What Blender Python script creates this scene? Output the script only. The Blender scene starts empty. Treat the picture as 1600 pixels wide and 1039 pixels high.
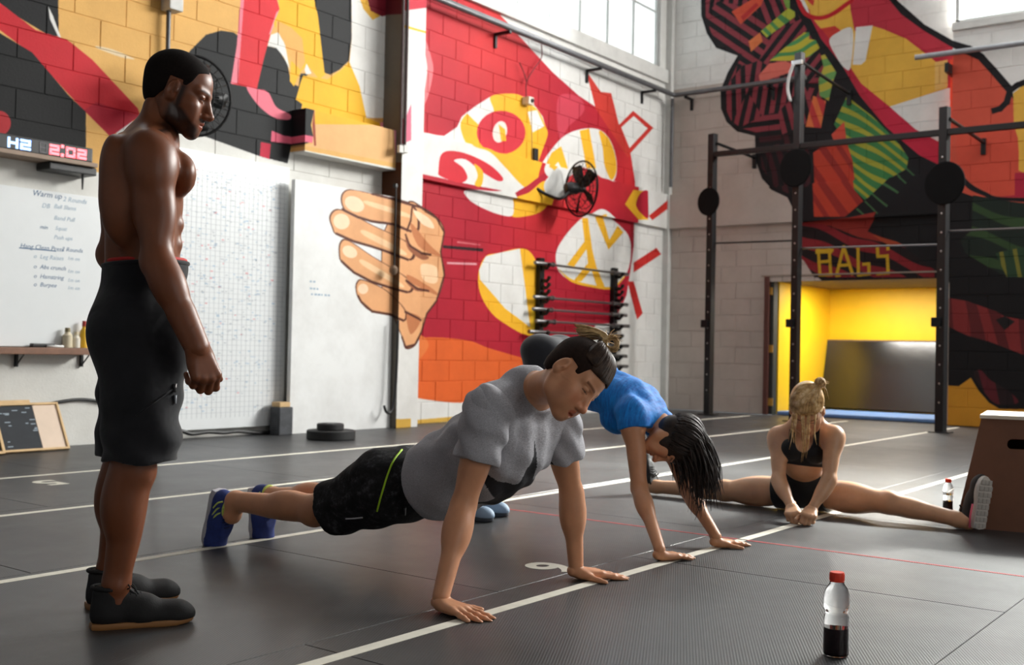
import bpy, bmesh, math, random
import numpy as np
from mathutils import Vector, Matrix, Quaternion
rnd = random.Random(7)
SC = bpy.context.scene
COL = SC.collection

# ------------------------------------------------------------------ camera
F_PX, YAW, PITCH, ROLL, CAM_Z = 1710., .6457, .01556, .02028, .865
IW, IH = 1600, 1039
FW = Vector((-math.sin(YAW)*math.cos(PITCH), math.cos(YAW)*math.cos(PITCH), math.sin(PITCH)))
RT = FW.cross(Vector((0, 0, 1))).normalized()
UP = RT.cross(FW)
RT, UP = math.cos(ROLL)*RT + math.sin(ROLL)*UP, -math.sin(ROLL)*RT + math.cos(ROLL)*UP
CAM = Vector((0, 0, CAM_Z))
cd = bpy.data.cameras.new('camera')
cam = bpy.data.objects.new('camera', cd)
COL.objects.link(cam)
cam.matrix_world = Matrix(((RT.x, UP.x, -FW.x, CAM.x), (RT.y, UP.y, -FW.y, CAM.y), (RT.z, UP.z, -FW.z, CAM.z), (0, 0, 0, 1)))
cd.sensor_width = 36.
cd.lens = 36.*F_PX/IW
cd.clip_end = 200
cd.dof.use_dof = True
cd.dof.focus_distance = 3.7
cd.dof.aperture_fstop = 4.0
SC.camera = cam

# ------------------------------------------------------------------ sky, lights, exposure
w = bpy.data.worlds.new('sky')
SC.world = w
w.use_nodes = True
wn = w.node_tree.nodes
bg = wn['Background']
bg.inputs[0].default_value = (.90, .96, 1., 1)
bg.inputs[1].default_value = 2.6
SC.view_settings.view_transform = 'Standard'
SC.view_settings.look = 'None'
SC.view_settings.gamma = 1
SC.view_settings.use_curve_mapping = False
SC.view_settings.exposure = 0.06

def area(name, loc, look, sx, sy, power, col=(1, 1, 1), spread=180):
    l = bpy.data.lights.new(name, 'AREA')
    l.shape = 'RECTANGLE'
    l.size, l.size_y, l.energy, l.color = sx, sy, power, col
    l.spread = math.radians(spread)
    o = bpy.data.objects.new(name, l)
    COL.objects.link(o)
    o.location = loc
    d = Vector(look) - Vector(loc)
    o.rotation_euler = d.to_track_quat('-Z', 'Y').to_euler()
    return o

# daylight from the high window band in the back wall, the clerestory on the mural side; fills added overhead and right
area('window_light', (0.2, 14.5, 6.15), (-2.0, 4.0, 0.0), 8.2, 1.6, 2300, (1, .985, .95))
sl = bpy.data.lights.new('hazy_sun', 'SUN')
sl.energy, sl.angle, sl.color = 34.0, math.radians(11), (1, .97, .92)
so_ = bpy.data.objects.new('hazy_sun', sl)
COL.objects.link(so_)
so_.location = (2, 20, 12)
so_.rotation_euler = Vector((-.22, -.80, -.60)).to_track_quat('-Z', 'Y').to_euler()
area('clerestory_light', (-7.9, 12.0, 5.9), (-2.5, 5.0, 0.0), 6.0, 1.2, 110, (.95, .98, 1))
area('overhead_fill', (-4.5, 7.0, 6.9), (-4.5, 7.0, 0), 6.0, 8.0, 120, (1, .99, .97))  # added overhead fill lamp; the ceiling above it is closed
area('right_side_fill', (4.5, 2.5, 2.6), (-3.5, 6.0, 1.0), 5.0, 4.0, 100, (1, .97, .93))  # added fill lamp, out of view; the right wall has no door
area('yellow_room_lamp', (-5.4, 15.9, 1.93), (-5.4, 15.9, 0), 1.2, .5, 72, (1, .96, .88))

# ------------------------------------------------------------------ projection helpers (pixels of the photograph -> points on real planes)
def ray(x, y):
    return FW + RT*((x-IW/2)/F_PX) - UP*((y-IH/2)/F_PX)
def at(x, y, d):
    return CAM + ray(x, y)*d
def on(x, y, ax, v):
    r = ray(x, y)
    return CAM + r*((v-CAM[ax])/r[ax])
def flo(x, y, z=0.):
    return on(x, y, 2, z)
# ------------------------------------------------------------------ generic helpers
def hexc(r, g, b):
    f = lambda c: (c/255/12.92) if c/255 <= .04045 else ((c/255+.055)/1.055)**2.4
    return (f(r), f(g), f(b), 1)
class N:
    """tiny node-tree writer"""
    def __init__(s, name):
        s.m = bpy.data.materials.new(name)
        s.m.use_nodes = True
        s.t = s.m.node_tree
        s.b = s.t.nodes['Principled BSDF']
    def n(s, kind, **kw):
        nd = s.t.nodes.new(kind)
        for k, v in kw.items():
            if k.startswith('i_'):
                key = k[2:]
                nd.inputs[int(key) if key.isdigit() else key.replace('_', ' ')].default_value = v
            else:
                setattr(nd, k, v)
        return nd
    def l(s, a, b):
        s.t.links.new(a, b)
    def set(s, **kw):
        for k, v in kw.items():
            s.b.inputs[k.replace('_', ' ')].default_value = v
        return s
    def noise(s, scale, detail=4, coord='Object', rough=.6, stretch=None):
        tc = s.n('ShaderNodeTexCoord')
        mp = s.n('ShaderNodeMapping')
        s.l(tc.outputs[coord], mp.inputs[0])
        if stretch: mp.inputs['Scale'].default_value = stretch
        no = s.n('ShaderNodeTexNoise')
        no.inputs['Scale'].default_value = scale
        no.inputs['Detail'].default_value = detail
        no.inputs['Roughness'].default_value = rough
        s.l(mp.outputs[0], no.inputs['Vector'])
        return no.outputs['Fac']
    def ramp(s, fac, stops):
        r = s.n('ShaderNodeValToRGB')
        e = r.color_ramp.elements
        while len(e) < len(stops): e.new(.5)
        for k, (p, c) in enumerate(stops):
            e[k].position = p
            e[k].color = c
        s.l(fac, r.inputs[0])
        return r.outputs[0]
    def mix(s, mode, fac, a, b):
        m = s.n('ShaderNodeMix', data_type='RGBA', blend_type=mode)
        for i, v in ((0, fac), (6, a), (7, b)):
            if hasattr(v, 'links') or hasattr(v, 'is_linked') and not isinstance(v, (float, int, tuple)):
                s.l(v, m.inputs[i])
            else:
                m.inputs[i].default_value = v
        return m.outputs[2]
    def bump(s, h, strength=.2, dist=.01):
        b = s.n('ShaderNodeBump')
        b.inputs['Strength'].default_value = strength
        b.inputs['Distance'].default_value = dist
        s.l(h, b.inputs['Height'])
        s.l(b.outputs[0], s.b.inputs['Normal'])
    def col(s, c):
        s.l(c, s.b.inputs['Base Color'])
def simple(name, rgb, rough=.5, metal=0., var=.12, scale=6., bump=.0, spec=.5, coat=0., bscale=60):
    m = N(name)
    c = hexc(*rgb)
    f = m.noise(scale, 5)
    m.col(m.ramp(f, [(.25, tuple(x*(1-var) for x in c[:3])+(1,)), (.75, tuple(min(1, x*(1+var)) for x in c[:3])+(1,))]))
    m.set(Roughness=rough, Metallic=metal)
    m.b.inputs['Specular IOR Level'].default_value = spec
    if coat: m.b.inputs['Coat Weight'].default_value = coat
    if bump: m.bump(m.noise(bscale, 4), bump, .004)
    return m.m
def emit(name, rgb, strength):
    m = N(name)
    c = hexc(*rgb)
    m.set(Base_Color=c, Emission_Color=c, Emission_Strength=strength, Roughness=.5)
    return m.m

def link(o, parent=None):
    COL.objects.link(o)
    if parent is not None:
        o.parent = parent
        o.matrix_parent_inverse = Matrix()
    return o
def tag(o, label=None, cat=None, group=None, kind=None):
    if label: o['label'] = label
    if cat: o['category'] = cat
    if group: o['group'] = group
    if kind: o['kind'] = kind
    return o
def thing(name, label, cat, loc=(0, 0, 0), rot=(0, 0, 0), group=None):
    o = bpy.data.objects.new(name, None)
    o.empty_display_size = .05
    o.location = loc
    o.rotation_euler = rot
    COL.objects.link(o)
    return tag(o, label, cat, group)
def mesh_from(name, verts, faces, mat=None, smooth=False):
    me = bpy.data.meshes.new(name)
    me.from_pydata([tuple(v) for v in verts], [], [tuple(f) for f in faces])
    if mat: me.materials.append(mat)
    me.validate()
    bm = bmesh.new(); bm.from_mesh(me)
    bmesh.ops.recalc_face_normals(bm, faces=bm.faces)
    bm.to_mesh(me); bm.free()
    if smooth: me.shade_smooth()
    return me
def obj(name, bm, mat, parent=None, smooth=False, angle=None):
    me = bpy.data.meshes.new(name)
    bmesh.ops.recalc_face_normals(bm, faces=bm.faces)
    bm.to_mesh(me); bm.free()
    if mat: me.materials.append(mat)
    if smooth:
        me.shade_smooth()
        if angle: me.set_sharp_from_angle(angle=math.radians(angle))
    return link(bpy.data.objects.new(name, me), parent)
def box(bm, lo, hi, bev=0., M=None):
    lo, hi = Vector(lo), Vector(hi)
    c, s = (lo+hi)/2, hi-lo
    r = bmesh.ops.create_cube(bm, size=1)
    vs = r['verts']
    for v in vs: v.co = Vector((v.co.x*s.x, v.co.y*s.y, v.co.z*s.z)) + c
    if bev:
        es = list({e for v in vs for e in v.link_edges})
        q = bmesh.ops.bevel(bm, geom=es, offset=bev, segments=2, affect='EDGES', profile=.6)
        vs = list({v for f in q['faces'] for v in f.verts} | {v for v in vs if v.is_valid})
        # include every vertex of the island
        st, seen = list(vs), set(vs)
        while st:
            v = st.pop()
            for e in v.link_edges:
                o = e.other_vert(v)
                if o not in seen: seen.add(o); st.append(o)
        vs = list(seen)
    if M is not None:
        for v in vs: v.co = M @ v.co
    return vs
def frame_from(z, hint=(0, 0, 1)):
    z = Vector(z).normalized()
    h = Vector(hint)
    if abs(z.dot(h.normalized())) > .98: h = Vector((1, 0, 0)) if abs(z.x) < .9 else Vector((0, 1, 0))
    x = h.cross(z).normalized()
    return x, z.cross(x), z
def tube(bm, pts, r, seg=10, caps=True):
    pts = [Vector(p) for p in pts]
    rs = r if isinstance(r, (list, tuple)) else [r]*len(pts)
    rings = []
    t0 = (pts[1]-pts[0]).normalized()
    x, y, _ = frame_from(t0)
    for i, p in enumerate(pts):
        t = (pts[min(i+1, len(pts)-1)]-pts[max(i-1, 0)]).normalized()
        q = t0.rotation_difference(t)
        x = q @ x; x = (x - t*x.dot(t)).normalized(); y = t.cross(x); t0 = t
        rings.append([bm.verts.new(p+(x*math.cos(a)+y*math.sin(a))*rs[i]) for a in [2*math.pi*k/seg for k in range(seg)]])
    for a, b in zip(rings, rings[1:]):
        for k in range(seg): bm.faces.new((a[k], a[(k+1) % seg], b[(k+1) % seg], b[k]))
    if caps:
        bm.faces.new(rings[0][::-1]); bm.faces.new(rings[-1])
    return rings
def lathe(bm, prof, origin=(0, 0, 0), axis=(0, 0, 1), seg=24, close=True):
    x, y, z = frame_from(axis, (0, 1, 0))
    o = Vector(origin)
    rings = []
    for r, h in prof:
        if r < 1e-6: rings.append([bm.verts.new(o+z*h)])
        else: rings.append([bm.verts.new(o+z*h+(x*math.cos(2*math.pi*k/seg)+y*math.sin(2*math.pi*k/seg))*r) for k in range(seg)])
    for a, b in zip(rings, rings[1:]):
        for k in range(seg):
            k2 = (k+1) % seg
            if len(a) == 1 and len(b) == 1: continue
            if len(a) == 1: bm.faces.new((a[0], b[k2], b[k]))
            elif len(b) == 1: bm.faces.new((a[k], a[k2], b[0]))
            else: bm.faces.new((a[k], a[k2], b[k2], b[k]))
    if close:
        if len(rings[0]) > 1: bm.faces.new(rings[0][::-1])
        if len(rings[-1]) > 1: bm.faces.new(rings[-1])
def prism(bm, poly, lo, hi, M):
    """polygon in local xy extruded from lo to hi along z, placed by M"""
    a = [bm.verts.new(M @ Vector((p[0], p[1], lo))) for p in poly]
    b = [bm.verts.new(M @ Vector((p[0], p[1], hi))) for p in poly]
    n = len(poly)
    bm.faces.new(a[::-1]); bm.faces.new(b)
    for k in range(n): bm.faces.new((a[k], a[(k+1) % n], b[(k+1) % n], b[k]))
def spline(pts, n=8):
    P = [Vector(p) for p in pts]
    P = [P[0]*2-P[1]] + P + [P[-1]*2-P[-2]]
    out = []
    for i in range(1, len(P)-2):
        for k in range(n):
            t = k/n
            out.append(.5*((2*P[i])+(P[i+1]-P[i-1])*t+(2*P[i-1]-5*P[i]+4*P[i+1]-P[i+2])*t*t+(3*P[i]-P[i-1]-3*P[i+1]+P[i+2])*t**3))
    out.append(P[-2].copy())
    return out
def new(): return bmesh.new()
# ------------------------------------------------------------------ wall paintings: flat paint, drawn as polygons on each wall plane, in wall metres
XL, YB = -8.31, 14.93           # mural wall, back wall
ZB0, ZB1, ZSILL = 2.77, 3.30, 5.22   # bond beam, window sill
PILX, PILY0, PILY1 = -8.02, 8.62, 8.96   # pilaster front and sides

class Canvas:
    def __init__(s, ax, val, u0, u1, v0, v1, base, res=170):
        s.ax, s.val, s.u0, s.u1, s.v0, s.v1, s.res = ax, val, u0, u1, v0, v1, res
        s.w, s.h = int((u1-u0)*res), int((v1-v0)*res)
        s.a = np.empty((s.h*2, s.w*2, 3), np.float32)
        s.a[:] = np.array(base, np.float32)/255
    def uv(s, px, py):
        p = on(px, py, s.ax, s.val)
        return ((p[1] if s.ax == 0 else p[0])-s.u0)*s.res*2, (p[2]-s.v0)*s.res*2
    def poly(s, pts, colour, world=False):
        if world: P = np.array([((u-s.u0)*s.res*2, (v-s.v0)*s.res*2) for u, v in pts])
        else: P = np.array([s.uv(*p) for p in pts])
        H, W = s.a.shape[:2]
        y0, y1 = max(0, int(P[:, 1].min())), min(H, int(P[:, 1].max())+2)
        x0, x1 = max(0, int(P[:, 0].min())), min(W, int(P[:, 0].max())+2)
        if y1 <= y0 or x1 <= x0: return
        par = np.zeros((y1-y0, x1-x0+1), np.int16)
        for k in range(len(P)):
            (ax, ay), (bx, by) = P[k], P[(k+1) % len(P)]
            if ay == by: continue
            if ay > by: ax, ay, bx, by = bx, by, ax, ay
            ys = np.arange(max(y0, math.ceil(ay-.5)), min(y1, math.ceil(by-.5)))
            if not len(ys): continue
            xs = ax+(ys+.5-ay)/(by-ay)*(bx-ax)
            np.add.at(par, (ys-y0, np.clip(np.ceil(xs-.5).astype(int)-x0, 0, x1-x0)), 1)
        m = (np.cumsum(par, 1)[:, :-1] & 1).astype(bool)
        sub = s.a[y0:y1, x0:x1]
        if callable(colour):
            vv, uu = np.mgrid[y0:y1, x0:x1]
            c = colour(uu/(s.res*2)+s.u0, vv/(s.res*2)+s.v0)
            sub[m] = c[m]/255
        else: sub[m] = np.array(colour, np.float32)/255
    def stroke(s, pts, width, colour, world=False):
        """a painted line of constant width (metres on the wall)"""
        P = [(u, v) for u, v in pts] if world else [(a/(s.res*2)+s.u0, b/(s.res*2)+s.v0) for a, b in (s.uv(*p) for p in pts)]
        for (a, b), (c, d) in zip(P, P[1:]):
            L = math.hypot(c-a, d-b) or 1e-6
            tx, ty = (c-a)/L, (d-b)/L
            nx, ny, e = -ty*width/2, tx*width/2, width*.35
            s.poly([(a-tx*e+nx, b-ty*e+ny), (c+tx*e+nx, d+ty*e+ny), (c+tx*e-nx, d+ty*e-ny), (a-tx*e-nx, b-ty*e-ny)], colour, True)
    def image(s, name):
        a = s.a.reshape(s.h, 2, s.w, 2, 3).mean((1, 3))
        im = bpy.data.images.new(name, s.w, s.h)
        px = np.ones((s.h, s.w, 4), np.float32); px[..., :3] = a
        im.pixels.foreach_set(px.ravel())
        im.pack()
        return im
    def material(s, name, rough=.62, bump=.25):
        m = N(name)
        g = m.n('ShaderNodeNewGeometry')
        sx = m.n('ShaderNodeSeparateXYZ'); m.l(g.outputs['Position'], sx.inputs[0])
        cb = m.n('ShaderNodeCombineXYZ')
        for k, (o, lo, hi) in enumerate(((1 if s.ax == 0 else 0, s.u0, s.u1), (2, s.v0, s.v1))):
            r = m.n('ShaderNodeMapRange', clamp=False)
            r.inputs[1].default_value, r.inputs[2].default_value = lo, hi
            m.l(sx.outputs[o], r.inputs[0]); m.l(r.outputs[0], cb.inputs[k])
        t = m.n('ShaderNodeTexImage', extension='EXTEND'); t.image = s.image(name); m.l(cb.outputs[0], t.inputs[0])
        no = m.n('ShaderNodeTexNoise'); no.inputs['Scale'].default_value = 2.3; no.inputs['Detail'].default_value = 8; no.inputs['Roughness'].default_value = .7
        m.l(g.outputs['Position'], no.inputs['Vector'])
        wear = m.ramp(no.outputs['Fac'], [(.3, (.82, .81, .80, 1)), (.62, (1, 1, 1, 1))])
        c = m.mix('MULTIPLY', .75, t.outputs[0], wear)
        m.col(c)
        m.set(Roughness=rough); m.b.inputs['Specular IOR Level'].default_value = .22
        n2 = m.n('ShaderNodeTexNoise'); n2.inputs['Scale'].default_value = 70; n2.inputs['Detail'].default_value = 3
        m.l(g.outputs['Position'], n2.inputs['Vector'])
        m.bump(n2.outputs['Fac'], bump, .006)
        return m.m

def C(ox, oy, sc, *pts):
    """points read from an enlarged crop of the photograph"""
    return [(ox+x/sc, oy+y/sc) for x, y in pts]
def smooth_poly(P, n=5):
    Q = [Vector((p[0], p[1], 0)) for p in P]
    m = len(Q); out = []
    for i in range(m):
        a, b, c, d = Q[i-1], Q[i], Q[(i+1) % m], Q[(i+2) % m]
        for k in range(n):
            t = k/n
            v = .5*((2*b)+(c-a)*t+(2*a-5*b+4*c-d)*t*t+(3*b-a-3*c+d)*t**3)
            out.append((v.x, v.y))
    return out
def ell(cx, cy, rx, ry, rot=0, n=28):
    c, s = math.cos(rot), math.sin(rot)
    return [(cx+rx*math.cos(t)*c-ry*math.sin(t)*s, cy+rx*math.cos(t)*s+ry*math.sin(t)*c) for t in (2*math.pi*k/n for k in range(n))]
E5 = lambda *p: C(500, 0, 2.473, *p)
E6 = lambda *p: C(480, 280, 2.474, *p)
E4 = lambda *p: C(270, 0, 3.463, *p)
E1 = lambda *p: C(0, 0, 1.9975, *p)
E7 = lambda *p: C(1040, 0, 2.473, *p)
E8 = lambda *p: C(1040, 340, 2.473, *p)
EA = lambda *p: C(1040, 0, 4.946, *p)
EB = lambda *p: C(1320, 0, 4.946, *p)
EC = lambda *p: C(1180, 200, 4.329, *p)
ED = lambda *p: C(1400, 200, 3.995, *p)
EE = lambda *p: C(1440, 400, 3.7125, *p)
S = smooth_poly

WHITE, RED, CRIM, YEL, ORG = (226, 225, 221), (205, 42, 46), (178, 28, 50), (240, 180, 40), (222, 98, 40)
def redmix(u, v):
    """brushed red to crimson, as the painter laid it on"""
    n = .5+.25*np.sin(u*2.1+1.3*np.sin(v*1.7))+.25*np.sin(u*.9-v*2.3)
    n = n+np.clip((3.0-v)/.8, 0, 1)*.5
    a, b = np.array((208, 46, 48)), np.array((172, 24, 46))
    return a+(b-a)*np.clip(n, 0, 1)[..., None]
left_paint = [
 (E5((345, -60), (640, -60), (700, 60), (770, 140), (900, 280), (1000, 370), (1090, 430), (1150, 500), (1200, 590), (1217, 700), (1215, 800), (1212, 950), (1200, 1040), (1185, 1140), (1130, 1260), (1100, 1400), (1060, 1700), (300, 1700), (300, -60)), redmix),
 (E5((1030, 275), (1085, 355), (1125, 360), (1160, 500), (1200, 600), (1190, 610), (1065, 420)), (204, 58, 48)),
 (E6((1262, 322), (1350, 265), (1368, 290), (1262, 360)), (200, 45, 40)),
 (E6((1238, 395), (1262, 395), (1297, 518), (1275, 542)), (200, 45, 40)),
 # white-and-pink shape by the pilaster
 (S(E5((300, 60), (355, 90), (405, 150), (432, 230), (437, 280), (418, 370), (380, 450), (345, 475), (300, 480))), (226, 120, 125)),
 (S(E5((300, 85), (352, 110), (390, 160), (412, 240), (412, 300), (395, 380), (355, 450), (300, 455))), WHITE),
 # eye group
 (E5((300, 505), (480, 525), (530, 490), (548, 450), (600, 410), (655, 375), (740, 362), (810, 380), (860, 450), (880, 520), (850, 600), (830, 660), (790, 730), (740, 748), (600, 722), (345, 668), (300, 668)), WHITE),
 (S(E5((660, 372), (760, 363), (805, 395), (845, 430), (868, 480), (880, 520), (856, 590), (832, 660), (820, 705), (778, 728), (700, 650), (640, 590), (575, 565), (548, 515), (545, 470), (580, 435), (625, 470), (670, 430))), YEL),
 (E5((565, 435), (655, 380), (672, 430), (612, 482)), WHITE),
 (E5((802, 432), (838, 425), (866, 488), (822, 512)), WHITE),
 (ell(783, 207, 38, 34), (206, 45, 60)),
 (ell(781, 206, 11, 17, .2), (235, 225, 215)),
 (E5((690, 480), (715, 500), (720, 545), (700, 545)), YEL),
 (S(E5((440, 660), (450, 600), (490, 585), (560, 600), (640, 640), (690, 690), (668, 700), (600, 660), (545, 618), (500, 622), (535, 650), (552, 690), (520, 708), (447, 682))), (206, 38, 52)),
 (S(E5((578, 635), (612, 665), (606, 720), (580, 715), (592, 680))), YEL),
 (E5((740, 745), (790, 715), (835, 680), (880, 650), (850, 700), (770, 765), (690, 780)), CRIM),
 (S(E5((735, 770), (790, 745), (850, 700), (890, 730), (880, 790), (850, 820), (800, 835), (740, 835))), YEL),
 (S(E5((560, 735), (650, 740), (735, 745), (745, 830), (690, 828), (620, 800), (575, 770))), WHITE),
 # pink smear
 (S(E5((925, 370), (1000, 375), (1020, 430), (960, 490), (930, 540), (915, 470))), (196, 60, 78)),
 # upper round patch
 (S(E5((850, 655), (900, 570), (960, 515), (1040, 495), (1095, 510), (1130, 560), (1147, 630), (1140, 690), (1110, 700), (1040, 655), (990, 650), (940, 690), (890, 700))), WHITE),
 (E5((1003, 505), (1040, 497), (1067, 650), (1030, 650)), YEL),
 (S(E5((1078, 505), (1115, 535), (1140, 600), (1145, 660), (1125, 695), (1100, 640), (1092, 570))), YEL),
 (E5((868, 645), (895, 590), (932, 565), (958, 650), (935, 655), (920, 625), (890, 660)), YEL),
 (ell(862, 292, 19, 19), WHITE),
 # diamond outline
 (E5((1148, 490), (1210, 428), (1288, 494), (1192, 600)), (200, 52, 44)),
 (E5((1164, 492), (1212, 448), (1266, 496), (1196, 572)), WHITE),
 (E5((1030, 280), (1085, 355), (1125, 360), (1150, 470), (1140, 480), (1065, 420)), (204, 58, 48)),
 # arrow on the beam
 (E5((1162, 790), (1195, 735), (1252, 740), (1252, 850), (1215, 850)), YEL),
 (S(E5((1205, 790), (1225, 745), (1254, 745), (1254, 840), (1225, 825))), CRIM),
 (E5((1252, 740), (1254, 850), (1300, 830), (1400, 760), (1400, 740)), WHITE),
 (E5((1255, 835), (1340, 765), (1345, 795), (1268, 852)), (204, 48, 40)),
 # lower round patch
 (S(E6((1090, 130), (1130, 117), (1180, 155), (1240, 215), (1252, 290), (1232, 370), (1180, 422), (1100, 415), (1020, 393), (970, 350), (963, 280), (1000, 215), (1050, 160))), WHITE),
 (E6((1062, 150), (1085, 150), (1102, 270), (1118, 340), (1150, 415), (1120, 415), (1098, 350), (1060, 395), (1030, 393), (1085, 325), (1080, 270), (1030, 340), (1005, 330), (1072, 240)), YEL),
 (E6((1112, 145), (1140, 135), (1168, 235), (1200, 180), (1222, 205), (1165, 272)), YEL),
 (S(E6((970, 345), (1020, 385), (1100, 408), (1180, 415), (1225, 375), (1222, 385), (1180, 425), (1100, 418), (1020, 396))), YEL),
 # middle patch
 (S(E6((690, 298), (740, 285), (825, 267), (870, 290), (893, 360), (888, 480), (876, 595), (840, 600), (790, 575), (715, 520), (668, 440), (662, 360))), YEL),
 (E6((690, 298), (740, 285), (822, 268), (840, 400), (862, 572), (765, 500), (668, 388), (664, 350)), WHITE),
 (E6((868, 500), (892, 500), (888, 600), (862, 600)), (232, 190, 45)),
 # scuffed black line and white scuffs
 (E6((525, 255), (680, 268), (680, 280), (525, 266)), (40, 18, 22)),
 (E6((540, 320), (655, 324), (655, 332), (540, 328)), (220, 160, 165)),
 (E6((580, 240), (670, 252), (670, 256), (580, 246)), (215, 120, 125)),
 # bare white foot of the wall, orange ground of the painting
 (E6((250, 770), (830, 740), (1000, 700), (1120, 560), (1400, 540), (1400, 1150), (250, 1150)), WHITE),
 (S(E6((300, 640), (375, 640), (450, 612), (560, 615), (640, 628), (700, 652), (830, 690), (930, 720), (950, 790), (820, 838), (700, 845), (590, 864), (450, 850), (372, 830), (300, 830))), ORG),
 (S(E6((380, 655), (430, 600), (470, 640), (430, 700), (380, 720))), (226, 120, 60)),
 # yellow skirting paint
 (E6((200, 945), (370, 935), (560, 918), (900, 905), (900, 925), (565, 935), (370, 955), (200, 965)), (214, 170, 75)),
]
SKIN1, SKIN2, LINE = (226, 166, 116), (192, 120, 76), (84, 42, 28)
def outlined(P, fill, line=LINE, grow=1.06):
    cx, cy = sum(p[0] for p in P)/len(P), sum(p[1] for p in P)/len(P)
    return [(S([(cx+(x-cx)*grow, cy+(y-cy)*grow) for x, y in P]), line), (S(P), fill)]
hand_paint = []
hand_paint += outlined(E6((385, 95), (440, 110), (500, 150), (530, 205), (516, 280), (530, 370), (500, 470), (462, 520), (442, 590), (416, 640), (380, 650), (364, 600), (330, 520), (290, 430), (300, 200)), SKIN1, grow=1.02)
for P in (((135, 90), (140, 58), (170, 44), (250, 60), (400, 100), (420, 200), (330, 175), (250, 165), (195, 148), (150, 122)),
          ((100, 190), (90, 150), (112, 122), (155, 130), (250, 180), (390, 250), (390, 310), (250, 262), (180, 242), (115, 215)),
          ((126, 290), (130, 250), (158, 240), (250, 300), (385, 385), (385, 435), (250, 398), (180, 362), (135, 322)),
          ((190, 430), (195, 400), (218, 393), (300, 430), (372, 500), (372, 545), (320, 522), (250, 512), (205, 472))):
    hand_paint += outlined(E6(*P), SKIN1, grow=1.05)
hand_paint += [(ell(480+cx/2.474, 280+cy/2.474, rx/2.474, ry/2.474, .5), c) for cx, cy, rx, ry, c in ((182, 98, 40, 28, (246, 214, 180)), (132, 165, 32, 30, (246, 214, 180)), (164, 282, 30, 22, (246, 214, 180)), (215, 425, 20, 20, (246, 214, 180)))]
hand_paint += [(S(E6(*P)), c) for P, c in ((((230, 85), (380, 130), (395, 150), (240, 105)), (240, 200, 155)), (((225, 200), (370, 275), (365, 292), (220, 220)), (240, 200, 155)), (((220, 315), (360, 400), (355, 415), (215, 335)), (240, 200, 155)),
    (((400, 170), (470, 250), (520, 300), (430, 260)), SKIN2), (((390, 370), (480, 420), (505, 450), (400, 400)), SKIN2), (((385, 520), (440, 540), (400, 600)), SKIN2), (((380, 220), (400, 260), (470, 300), (440, 310), (390, 270)), (150, 90, 60)), (((380, 395), (430, 420), (470, 430), (420, 432)), (150, 90, 60)),
    (((410, 120), (470, 150), (490, 190), (440, 170)), (246, 214, 180)), (((440, 330), (500, 340), (500, 400), (450, 390)), (244, 206, 165)))]
hand_lines = [E6(*p) for p in (((135, 118), (150, 126), (195, 148), (250, 165), (330, 175), (400, 202)), ((112, 212), (180, 242), (250, 262), (320, 285), (390, 312)), ((132, 318), (180, 362), (250, 398), (320, 420), (385, 437)), ((196, 452), (208, 475), (250, 512), (320, 524), (372, 547)),
    ((250, 58), (330, 78), (385, 95), (440, 110), (500, 150), (530, 205), (516, 280), (530, 370), (500, 470), (462, 520), (442, 590), (416, 640), (380, 650), (366, 610)),
    ((380, 215), (396, 258), (440, 285), (478, 292)), ((382, 392), (425, 424), (470, 432)), ((378, 512), (440, 545)), ((340, 150), (345, 178), (372, 190)), ((405, 110), (400, 160), (385, 200)))]
TAN = (222, 172, 98)
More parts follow.
